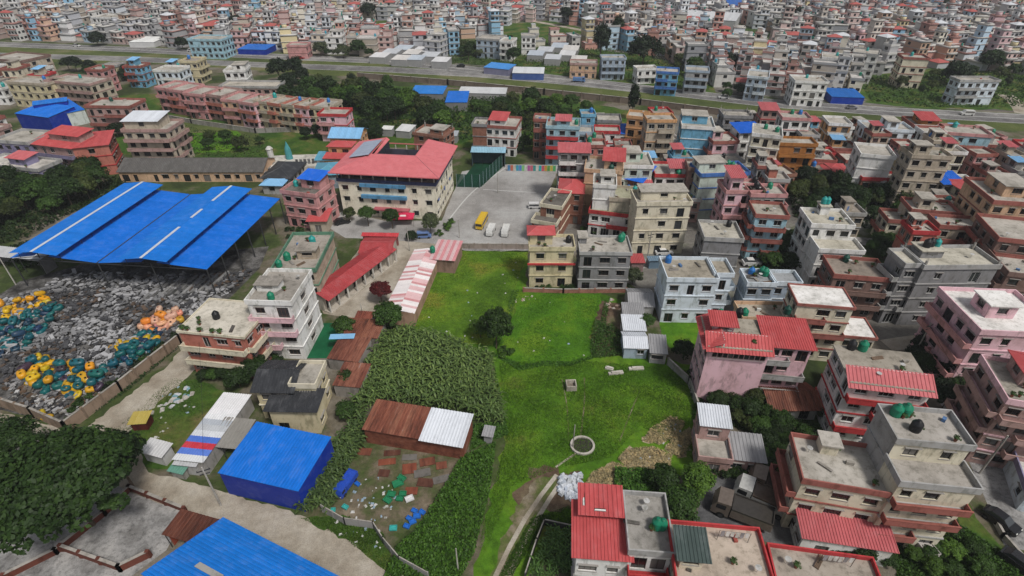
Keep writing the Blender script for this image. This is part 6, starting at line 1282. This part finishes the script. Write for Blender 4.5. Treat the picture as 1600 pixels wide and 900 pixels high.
wood([(1190,700),(1225,690),(1230,760),(1200,760),(1180,730)],7,1.4,2.2,[D_,M_],'dark garden tree left of the brick red parapet house','trees left of the parapet house',1.5,1.0,True)
wood([(1262,635),(1300,600),(1310,640),(1290,665)],4,1.3,2.0,[D_],'dark tree between hut and red house','trees beside the hut',1.4,1.0,True)
wood([(1290,860),(1370,865),(1390,890),(1310,885)],5,1.1,1.7,[M_,D_],'leafy bush tree in front of the faded red hall','bushes before the red hall',1.3,1.0,True)
wood([(1415,865),(1460,850),(1520,860),(1550,900),(1440,900)],8,1.0,1.7,[M_,L_,'olive'],'green bush tree in the lower right garden','bushes in the lower right garden',1.6,.8,True)
wood([(1400,800),(1450,815),(1490,830),(1440,840)],4,1.1,1.7,[M_,D_],'bush in front of the tall stepped house','bushes before the stepped house',1.4,.9,True)
wood([(275,585),(340,580),(385,600),(330,605)],5,1.2,1.9,[D_,M_],'dark shrub tree at the foot of the salmon red house','shrubs below the salmon house',1.4,.9,True)
wood([(255,222),(300,215),(400,215),(420,240),(330,245)],9,1.6,2.6,[D_,M_,'olive'],'small tree on the waste ground below the pink row','trees on the waste ground',2)
wood([(470,205),(545,205),(560,215),(480,225)],8,1.5,2.4,[D_,'deep'],'dark small tree behind the temple','trees behind the temple',2)
wood([(560,210),(600,205),(600,225),(570,235)],5,2.2,3.2,['deep',D_],'very dark tree left of the school roof','trees behind the school roof',2.2)
wood([(60,110),(120,105),(240,118),(230,128),(150,125)],11,2.4,3.8,[D_,'deep'],'dark tree in the belt below the highway, left','trees below the highway left',2.6)
wood([(160,195),(190,195),(190,215),(165,215)],4,2.4,3.4,['deep'],'dark tree right of the coral red house','trees by the coral house',2.5)
wood([(1080,215),(1130,205),(1170,235),(1110,240)],5,1.5,2.4,[D_],'tree between the sky blue wall and the cream block','trees by the sky blue wall',2)
wood([(700,65),(800,85),(800,100),(720,98)],9,2.2,3.8,['olive','grey',D_],'scattered tree on the green beyond the highway','trees on the far green',3)
wood([(1020,85),(1110,100),(1125,140),(1050,115)],14,2.6,4.5,[M_,'olive',D_],'leafy tree on the slope beyond the highway','trees on the far slope',3)
wood([(1340,120),(1640,118),(1640,165),(1380,155)],20,1.8,3.6,[D_,M_,'olive'],'tree on the right green beyond the highway','trees on the right green',3)
wood([(1120,142),(1180,145),(1180,158),(1130,155)],5,2.2,3.2,[D_,M_],'tree along the highway edge on the right','trees along the highway edge',2.5)
wood([(400,72),(560,85),(590,92),(420,84)],7,2,3.2,['grey','olive',D_],'tree along the upper highway edge','trees along the upper highway edge',3)
# shrubs along edges
def hedge(pts, n, r0, r1, cols, label, group):
    for p in rand_in(pts, n, rs, r0*.9): shrub(p, rs.uniform(r0, r1), label, group, rs.choice(cols))
hedge([(115,662),(200,600),(285,530),(275,525),(190,590),(110,640)],40,.6,1.0,[D_,'deep',M_],'dark bush along the inside of the scrapyard wall','bushes inside the scrapyard wall')
hedge([(670,372),(705,345),(712,347),(690,372)],12,.6,.9,[M_,L_],'trimmed bush in the hedge at the school corner','hedge at the school corner')
hedge([(820,448),(835,446),(905,450),(900,455),(825,455)],16,.4,.8,[M_,D_],'small bush at the foot of the yellow house','bushes below the yellow house')
hedge([(915,350),(960,352),(955,366),(910,365)],10,.8,1.4,[M_,D_],'garden bush before the low red banded house','bushes before the red banded house')
hedge([(1075,575),(1090,600),(1095,640),(1085,640)],14,.5,.9,[M_,D_],'bush along the meadow side wall','bushes along the meadow wall')
hedge([(1090,725),(1130,722),(1175,735),(1180,760),(1120,745)],14,.7,1.2,[M_,D_],'bush below the weathered house','bushes below the weathered house')
hedge([(780,545),(810,552),(790,560),(760,560)],8,.5,.9,[L_,M_],'pale bush at the foot of the lone meadow tree','bushes below the meadow tree')
hedge([(640,385),(690,300),(520,300)],1,.5,.6,[M_],'small bush beside the school wall','bush by the school')
hedge([(400,260),(440,250),(430,275)],5,.9,1.5,[M_],'bush beside the slate roofed house','bushes by the slate house')
hedge([(20,395),(45,385),(60,430),(30,440)],9,1.2,2.0,[D_],'bush at the left end of the factory','bushes at the factory end')
hedge([(455,345),(480,350),(470,372),(440,378)],12,.7,1.2,[M_,D_],'bush between factory and gatehouse','bushes by the gatehouse')
hedge([(490,300),(520,290),(525,330),(495,330)],14,.8,1.4,[M_,'olive'],'bush left of the school front','bushes left of the school')
hedge([(1400,790),(1420,800),(1400,815)],4,.8,1.2,[M_],'bush beside the faded red hall','bushes beside the hall')
hedge([(420,540),(440,545),(450,575),(425,575)],6,.6,1.0,[D_,M_],'bush between salmon house and white house','bushes behind the salmon house')
# crops and ground cover
crop_field([(596,530),(640,522),(700,535),(765,562),(785,640),(788,668),(742,660),(735,645),(590,628),(565,660),(548,655),(575,580)],.72,3,'tall long leaved crop plant at the near edge of the crop field','near plants of the crop field','dense field of tall long leaved crop plants',170,1.3,(.105,.165,.055))
crop_field([(560,655),(585,668),(560,705),(540,740),(520,800),(470,802),(485,760),(530,690)],.62,4,'tall long leaved crop plant in the strip beside the blue shed','near plants of the strip','strip of tall crop plants beside the blue shed',90,1.25,(.07,.115,.04))
crop_field([(855,828),(905,835),(898,905),(825,905)],.6,5,'leafy crop plant in the fenced patch at the bottom edge','plants of the bottom patch','fenced patch of leafy crop at the bottom edge',40,.8,(.08,.16,.045))
weeds('weeds',[(722,715),(775,690),(765,770),(740,870),(720,905),(600,905),(620,860),(650,830),(690,770)],15000,.7,.16,(.06,.14,.02),1,'rank green weeds between salvage plot and dirt track',14)
weeds('weeds',[(770,560),(795,680),(765,690),(735,705),(742,665),(788,660)],3500,.45,.14,(.05,.12,.02),2,'weeds along the right edge of the crop field')
weeds('weeds',[(650,300),(560,505),(600,500),(640,530),(600,540),(575,525)][1:],2200,.5,.14,(.055,.11,.025),3,'weeds between rusty lean-tos and crop field')
weeds('weeds',[(930,500),(972,520),(978,556),(925,560),(922,540)],3800,.7,.15,(.055,.115,.025),4,'leafy vegetable plants beside the shacks')
weeds('weeds',[(960,735),(1010,735),(1060,745),(1055,790),(1000,775),(960,768)],4500,.8,.17,(.05,.125,.02),5,'weeds above the bottom red house')
weeds('weeds',[(112,668),(100,655),(190,590),(288,520),(295,530),(200,612)],3000,.5,.15,(.03,.065,.02),6,'dark weeds inside the scrapyard wall')
weeds('weeds',[(-40,640),(40,655),(100,680),(90,690),(-40,665)],1600,.3,.12,(.04,.09,.02),7,'weeds along the foot of the scrapyard wall')
weeds('weeds',[(1185,640),(1285,665),(1300,680),(1230,700),(1100,650),(1100,625)],5000,.6,.15,(.045,.1,.02),8,'garden undergrowth below the pink house')
weeds('weeds',[(1395,840),(1500,820),(1560,860),(1600,905),(1400,905)],6000,.5,.16,(.05,.11,.02),9,'undergrowth in the lower right garden')
weeds('weeds',[(470,135),(560,142),(860,165),(930,178),(820,230),(700,218),(560,210),(450,185)],9000,1.6,.5,(.028,.06,.014),10,'dense undergrowth of the middle wood',20)
weeds('weeds',[(1230,300),(1270,288),(1340,298),(1420,318),(1410,350),(1360,358),(1300,350),(1240,340)],5000,1.0,.32,(.02,.042,.012),11,'undergrowth of the right wood')
weeds('weeds',[(-40,305),(60,292),(130,272),(195,278),(200,296),(120,330),(40,375),(-40,390)],6000,1.2,.35,(.02,.042,.012),12,'undergrowth of the wood left of the factory')
weeds('weeds',[(1185,385),(1245,378),(1252,430),(1170,428)],2500,.6,.2,(.04,.09,.02),13,'garden undergrowth left of the stepped white house')
weeds('weeds',[(1340,120),(1640,115),(1640,168),(1450,168),(1360,158)],5000,1.0,.5,(.045,.085,.02),14,'scrub on the right green beyond the highway')
grass('grass',[(692,392),(826,392),(805,450),(790,500),(770,540),(700,535),(640,525),(648,478)],26000,.16,(.095,.185,.02),1,'short meadow grass left of the yellow house')
grass('grass',[(815,454),(940,458),(925,520),(928,560),(880,572),(800,570),(775,550),(795,500)],22000,.16,(.075,.19,.016),2,'lush short grass of the fenced meadow plot')
grass('grass',[(780,565),(930,565),(1075,580),(1085,640),(1085,720),(1000,665),(955,715),(880,730),(800,760),(760,860),(745,860),(790,690)],60000,.2,(.085,.18,.018),3,'rough grass of the lower meadow')
grass('grass',[(830,810),(890,790),(900,830),(850,820),(800,900),(780,900)],7000,.2,(.06,.13,.02),4,'rough grass beside the dirt track')
grass('grass',[(470,810),(545,808),(600,835),(625,905),(600,890),(540,842)],6000,.22,(.055,.11,.02),5,'rough grass beside the dirt road')
grass('grass',[(170,680),(270,590),(330,600),(330,640),(250,700)],6000,.16,(.06,.10,.025),6,'thin grass on the plot beside the lane')
# straw heap
pp = [np_in(s_, 2800, 7+i) for i, s_ in enumerate(STRAW)]; r_ = pp[0][1]; p = np.concatenate([q[0] for q in pp])
k = len(p); cen = np.column_stack([p, r_.uniform(.02, .35, k)*(0.4+np.abs(np.sin(p[:, 0]*1.1)*np.cos(p[:, 1]*.9)))]); nn = r_.normal(size=(k, 3))*.5+np.array([0, 0, 1]); nn /= np.linalg.norm(nn, axis=1)[:, None]
o = link('straw', quads_mesh('straw', leaf_quads(cen, nn, r_.uniform(.08, .26, k), r_, .25), LEAF), None, (.44, .36, .24)); tag(o, 'dumped dry straw and stalks spread over the lower meadow', 'straw', None, 'stuff')

weeds('weeds',[(800,60),(1010,85),(1100,120),(1110,142),(960,126),(800,106),(700,98),(700,65)],9000,.9,.45,(.05,.085,.025),15,'scrub and weeds on the green beyond the highway',24)
weeds('weeds',[(180,160),(300,200),(420,215),(420,255),(200,240)],4000,.5,.28,(.055,.09,.025),16,'weeds on the waste ground below the pink row')

weeds('weeds',[(775,550),(815,572),(850,564),(890,566),(928,556),(926,562),(890,573),(850,572),(812,580),(772,556)],1500,.3,.13,(.05,.13,.018),17,'taller weeds along the low bank across the meadow')
weeds('weeds',[(800,455),(812,452),(800,490),(778,545),(770,540),(790,492)],900,.3,.13,(.055,.13,.018),18,'taller weeds along the bank between the two meadow plots')
weeds('weeds',[(945,470),(952,470),(945,520),(928,560),(922,558),(936,515)],800,.4,.14,(.05,.12,.02),19,'taller weeds between meadow and vegetable bed')
# ------------------------------------------------------------ fill of smaller houses between the known ones, and the far town
rf = random.Random(77)
WALLS = ['W','W','CR','CR','PKL','PK','LB','PB','GRL','GRL','GR','BEI','BEI','BRK','PKB','PEACH','YE','SKY','SAL','BG','OR','W','BEI','BRK']
NAMEC = dict(W='white',CR='cream',PKL='pale pink',PK='pink',LB='light blue',PB='pale blue',GRL='light grey',GR='grey',BEI='beige',BRK='brick',PKB='dusty pink',PEACH='peach',YE='yellow',SKY='sky blue',SAL='salmon',BG='blue grey',OR='orange')
def free(p, r, extra=1.0):
    return all((p-q).length > (r+s)*.8*extra for q, s in FOOT)
KEEPOUT = [poly_px(p) for p in ([(1225,290),(1270,280),(1345,295),(1425,318),(1415,360),(1360,362),(1300,355),(1235,345)],[(1175,378),(1250,372),(1256,436),(1150,436)],[(1340,368),(1410,362),(1415,412),(1345,415)],[(985,398),(1070,398),(1070,425),(985,425)])]
def fill(pts, ang, step, n_max, where, group, fl=(2, 4), seed=1, keep=.9):
    rg = random.Random(seed); w_ = poly_px(pts); xs = [p.x for p in w_]; ys = [p.y for p in w_]; cx, cy = (min(xs)+max(xs))/2, (min(ys)+max(ys))/2; ca, sa = math.cos(ang), math.sin(ang); L = max(max(xs)-min(xs), max(ys)-min(ys))
    cand = []
    k = int(L/step)+2
    for i in range(-k, k):
        for j in range(-k, k):
            x, y = i*step+rg.uniform(-1, 1), j*step*.95+rg.uniform(-1, 1); q = Vector((cx+x*ca-y*sa, cy+x*sa+y*ca, 0))
            if inside(q, w_) and rg.random() < keep and not any(inside(q, z) for z in KEEPOUT): cand.append(q)
    cand.sort(key=lambda q: q.y); n = 0
    for q in cand:
        W, D = rg.uniform(.62, .8)*step, rg.uniform(.6, .82)*step
        if n >= n_max or not free(q, max(W, D)*.5): continue
        a = ang+rg.choice([0, 0, 0, math.pi/2])*0+rg.uniform(-.08, .08); f = rg.randint(*fl); wl = rg.choice(WALLS); tr = rg.choice([wl, 'W', 'BR', 'RD', 'GRL', wl, 'BR'])
        A = q-Vector((math.cos(a)*W/2-math.sin(a)*D/2, math.sin(a)*W/2+math.cos(a)*D/2, 0)); A.z = 0
        rr = rg.random(); roof = 'conc' if rr < .86 else rg.choice(['tin_red', 'hip_red', 'white', 'white', 'tin_blue', 'tin_pink'])
        rn = {'conc': 'flat concrete roof', 'tin_red': 'red sheet roof', 'hip_red': 'red hipped roof', 'white': 'white flat roof', 'tin_blue': 'blue sheet roof', 'tin_pink': 'faded red roof'}[roof]
        tops = [(.1, .5, .4, .95, rg.choice(['conc', 'conc', 'conc', 'conc', 'tin_pink', 'tin_sky']))] if roof == 'conc' and rg.random() < .6 else []
        lb = f'{NAMEC[wl]} {["","one","two","three","four","five"][f]}-storey house with {rn} {where}'
        tk = [(rg.uniform(.1, .9), rg.uniform(.5, .9), rg.choice(['green', 'green', 'black', 'teal', 'blue']))] if roof == 'conc' and rg.random() < .55 else []
        make_house(A, a, W, D, f, wl, tr, lb, f'{NAMEC[wl]} house {where}', group=group, bal=rg.choice(['f', '', 'f', 'l', 'r']), roof=roof, tops=tops, tanks=tk, fine=False, sh=rg.uniform(2.8, 3.05), roofc=rg.choice([(.45,.43,.4),(.36,.34,.32),(.5,.48,.45),(.33,.3,.27)]), seed=seed*100+n)
        n += 1
fill([(1080,225),(1180,240),(1240,275),(1250,300),(1140,300),(1090,250)],.1,10,14,'above the pink stair tower house','houses above the stair tower house',seed=2)
fill([(1280,226),(1345,232),(1345,250),(1300,262),(1275,265),(1275,235)],-.1,9.5,14,'right of the orange brown block','houses right of the orange brown block',(1,3),seed=3)
fill([(1400,240),(1620,252),(1620,290),(1500,285),(1490,250),(1420,300),(1400,300)],-.2,10,26,'in the crowd at the upper right','houses at the upper right',(2,3),seed=4)
fill([(1230,262),(1340,262),(1345,292),(1280,290),(1235,285)],-.1,9,10,'above the right wood','houses above the right wood',(1,2),seed=5)
fill([(1400,310),(1440,305),(1600,335),(1600,400),(1560,420),(1480,380),(1440,365),(1400,340)],-.2,9.5,12,'in the brick coloured cluster at the right','houses in the brick coloured cluster',(2,3),seed=6)
fill([(820,212),(1060,214),(1060,250),(930,255),(925,215)],.05,9.5,16,'in the crowd right of the school yard','houses right of the school yard',(1,3),seed=7)
fill([(905,305),(990,290),(1090,300),(1090,345),(1000,345)],.0,9,8,'behind the tall cream block','houses behind the cream block',(2,3),seed=8)
fill([(-60,100),(60,105),(100,160),(0,165),(-60,165)],-.1,10,8,'at the upper left edge','houses at the upper left edge',seed=9)
fill([(-80,205),(20,200),(40,260),(0,300),(-80,300)],-.1,10,7,'beside the purple houses at the left','houses beside the purple houses',(2,3),seed=10)
fill([(160,120),(330,120),(330,132),(240,135),(160,150)],-.1,10,10,'behind the pink row','houses behind the pink row',(2,3),seed=11)
fill([(1110,192),(1300,207),(1600,222),(1600,232),(1300,222),(1110,205)],.0,9,16,'just below the highway','houses just below the highway',(1,1),seed=13)
fill([(1450,440),(1600,430),(1600,450),(1500,452)],-.1,9,4,'behind the large pink block','houses behind the pink block',(2,3),seed=14)
fill([(900,225),(1000,222),(1270,245),(1620,262),(1620,450),(1380,430),(1250,350),(1090,345),(900,330)],-.05,7.2,46,'squeezed into the right hand crowd','small houses in the right hand crowd',(1,3),seed=15,keep=.8)
# far town: light weight house meshes, one object each for the nearest, the rest joined
def far_mesh(seed):
    """one small town house: a main block, often a set back upper block, ledges, balconies, parapet, roof room and tank"""
    rg = random.Random(seed); mb = MB(); W, D = rg.uniform(4.8, 9.6), rg.uniform(5, 9.5); f = rg.choice([1, 2, 2, 3, 3, 3, 4]); sh = rg.uniform(2.7, 3.1)
    blocks = [(-W/2, W/2, -D/2, D/2, 0, f)]
    if rg.random() < .55:
        a, b = rg.choice([(-.5, .15), (-.1, .5), (-.5, .5)]); c, d = rg.choice([(-.5, .1), (-.1, .5), (-.2, .5)]); blocks.append((W*a+.1, W*b-.1, D*c+.1, D*d-.1, f*sh, rg.choice([1, 1, 2])))
    for bi, (x0, x1, y0, y1, z0, n) in enumerate(blocks):
        add_walls(mb, x0, x1, y0, y1, z0, sh, n, {'f': rg.choice([0, 2, 2, 3]), 'l': rg.choice([0, 1, 2]), 'r': rg.choice([0, 1, 2]), 'b': 1}, rg, [], 0, 2, False); h = z0+n*sh
        if rg.random() < .7:
            for k in range(1, n): mb.ring(x0-.25, y0-.25, z0+k*sh-.15, x1+.25, y1+.25, z0+k*sh+.08, .247, 3)
        if rg.random() < .5:
            fr = side_frame(x0, x1, y0, y1, rg.choice('fflr'))
            for k in range(1, n): balcony(mb, fr, .1, fr[2]*rg.choice([.5, 1])-.1, z0+k*sh, 1.0, 3, 1)
        last = bi == len(blocks)-1
        if last and rg.random() < .16:
            z = h+.1; e = .4; q = [(x0-e, y0-e, z), (x1+e, y0-e, z), (x1+e, y1+e, z), (x0-e, y1+e, z)]; t = ((x0+x1)/2, (y0+y1)/2, z+1.2); mb.box(x0-e, y0-e, z-.15, x1+e, y1+e, z-.004, 4)
            for i in range(4): mb.tri(q[i], q[(i+1) % 4], t, 4)
        else:
            mb.box(x0-.2, y0-.2, h, x1+.2, y1+.2, h+.16, 1); mb.ring(x0-.23, y0-.23, h-.1, x1+.23, y1+.23, h+rg.uniform(.5, 1.0), .17, 3)
            if last and rg.random() < .5: a, b = (x0+x1)/2-1.2, (y0+y1)/2-1.2; mb.box(a, b, h+.16, a+2.2, b+2.4, h+2.3, 0); mb.box(a-.15, b-.15, h+2.3, a+2.35, b+2.55, h+2.42, rg.choice([1, 1, 4]))
            if last and rg.random() < .5: mb.lathe([(.55, h+.16), (.55, h+1.4), (.3, h+1.6)], 7, 5, (x1-1, y1-1))
    return mb, max(W, D)
def _fw(t, b):
    c = mul(t, ocol(t), ramp(t, noise(t, .4, 4, .6), [(.3, (.78, .76, .74)), (.6, (1, 1, 1))])); t.links.new(c, b.inputs['Base Color'])
def _vc(t, b):
    a = N(t, 'ShaderNodeAttribute'); a.attribute_name = 'tint'; t.links.new(a.outputs['Color'], b.inputs['Base Color'])
FW = mat('far_wall', _fw, .85, .2); FWV = mat('far_wall_tinted', _vc, .85, .2)
FR = mat('far_roof', lambda t, b: t.links.new(ramp(t, noise(t, .5, 5, .7), [(.3, (.28, .27, .26)), (.6, (.55, .53, .51))]), b.inputs['Base Color']), .9)
TRC = [(.55,.54,.52),(.36,.2,.18),(.48,.46,.43),(.34,.34,.34)]; FTC = [(.38,.10,.09),(.20,.32,.5),(.55,.57,.6)]
TR = [mat(f'far_trim_{i}', _flat(c), .8) for i, c in enumerate(TRC)]
FT = [mat(f'far_sheet_{i}', _flat(c), .5) for i, c in enumerate(FTC)]
FK = [mat(f'far_tank_{i}', _flat(c), .5) for i, c in enumerate([(.01,.18,.11),(.02,.02,.02),(.05,.3,.4)])]
FAR = []
for s in range(40):
    mb, sz = far_mesh(s+300); FAR.append((mb, mb.mesh('far_house', [FW, FR, GLASS, TR[s % 4], FT[s % 3], FK[s % 3]])))
FCOL = [(.78,.78,.78),(.72,.68,.58),(.62,.61,.59),(.70,.53,.50),(.55,.30,.25),(.46,.60,.72),(.30,.52,.70),(.70,.74,.79),(.44,.44,.45),(.58,.51,.43),(.62,.42,.31),(.72,.62,.38),(.42,.26,.22),(.66,.46,.48),(.55,.56,.60),(.76,.75,.72),(.36,.37,.40),(.64,.58,.52),(.50,.38,.35)]
FNAME = ['white','cream','light grey','pale pink','terracotta','light blue','sky blue','blue white','grey','tan','orange brown','yellow','brick','pink','grey blue','off-white','dark grey','beige','brown']
farp = poly_px(TOWN_FAR); gw = [poly_px(g) for g in GREENS]
cand = []; st = 9.4
hw_ = [p for p in up_f]
for i in range(-105, 105):
    for j in range(0, 82):
        x0, y0 = i*st, 190+j*st*.92; 
        dist = int((x0+2000)//70)+int(y0//80)*31; dr = random.Random(dist); a = -.06+dr.uniform(-.35, .35)
        q = Vector((x0+rf.uniform(-1.8, 1.8)+math.sin(y0*.05)*4, y0+rf.uniform(-1.8, 1.8)+math.sin(x0*.04)*6, 0))
        yc = q.y*_c+CAM_H*_s; xs_ = 800+F_PX*q.x/yc
        if xs_ < -120 or xs_ > 1720 or q.y > 600: continue
        if not inside(q, farp) or any(inside(q, g) for g in gw) or rf.random() < .035: continue
        if any((q-p).length < 11 for p in hw_): continue
        if not free(q, 4.5, .9): continue
        cand.append((q, a+rf.uniform(-.06, .06)+rf.choice([0, 0, math.pi/2])))
cand.sort(key=lambda c: c[0].length)
parts = {}; NFAR = 110
SIDE = lambda q: 'left' if q.x < -90 else ('right' if q.x > 90 else 'middle')
bv, bf, bt = [], [], []; base = 0; FNP = [(np.array(mb.v), [np.array(f) for f in mb.f], np.array([len(f) for f in mb.f]), np.array(mb.m)) for mb, _ in FAR]; ls = []
for n, (q, a) in enumerate(cand):
    k = rf.randrange(40); ci = rf.choice([0,0,1,2,2,3,4,5,6,7,7,8,8,9,10,11,12,13,14,14,15,16,17,18]); g = rf.uniform(.7, 1.05); col = tuple(min(.8, c*g) for c in FCOL[ci])
    if n < NFAR:
        o = link('house', FAR[k][1], None, col, q, a); tag(o, f'{FNAME[ci]} house in the {SIDE(q)} part of the dense town just beyond the highway', 'house', f'{FNAME[ci]} houses beyond the highway, {SIDE(q)}')
    else:
        v, fs, ln, mi = FNP[k]; ca, sa = math.cos(a), math.sin(a)
        bv.append(np.column_stack([v[:, 0]*ca-v[:, 1]*sa+q.x, v[:, 0]*sa+v[:, 1]*ca+q.y, v[:, 2]])); bf.append(np.concatenate(fs)+base); ls.append(ln); base += len(v)
        tcol = TRC[k % 4]; pal = np.array([col, (.48,.46,.45), (.02,.02,.022), tcol, FTC[k % 3], (.02,.18,.14)]); bt.append(np.repeat(pal[mi], ln, axis=0))
if bv:
    V = np.concatenate(bv).astype(np.float32); LI = np.concatenate(bf).astype(np.int32); LN = np.concatenate(ls).astype(np.int32); TC = np.concatenate(bt)
    me = bpy.data.meshes.new('far_town'); me.vertices.add(len(V)); me.vertices.foreach_set('co', V.ravel()); me.loops.add(len(LI)); me.loops.foreach_set('vertex_index', LI)
    me.polygons.add(len(LN)); me.polygons.foreach_set('loop_start', np.concatenate([[0], np.cumsum(LN)[:-1]]).astype(np.int32)); me.materials.append(FWV); me.update(calc_edges=True)
    at = me.color_attributes.new('tint', 'FLOAT_COLOR', 'CORNER'); arr = np.ones((len(TC), 4), np.float32); arr[:, :3] = TC; at.data.foreach_set('color', arr.ravel())
    tag(link('far_town', me), 'dense mass of small houses of the far town up to the top edge', 'town', None, 'stuff')
# trees between far houses
k = 0
for n in range(900):
    if k >= 25: break
    q = Vector((rf.uniform(-420, 420), rf.uniform(230, 560), 0))
    if inside(q, farp) and free(q, 3):
        tree(q, rf.uniform(2.2, 4.2), rf.uniform(4, 8), 'small dark tree squeezed between the houses of the far town', 'trees in the far town', rf.choice(['deep', 'dark', 'olive'])); k += 1

# air: thin haze that softens the far town
mb = MB(); mb.box(-700, -60, -1, 700, 900, 68); hz = mb.build('haze', [])
hm = bpy.data.materials.new('haze'); hm.use_nodes = True; t = hm.node_tree; t.nodes.clear(); ov = t.nodes.new('ShaderNodeOutputMaterial'); pv = t.nodes.new('ShaderNodeVolumePrincipled')
pv.inputs['Color'].default_value = (.86, .9, .96, 1); pv.inputs['Density'].default_value = .00017; t.links.new(pv.outputs[0], ov.inputs['Volume']); hz.data.materials.append(hm); tag(hz, kind='stuff')
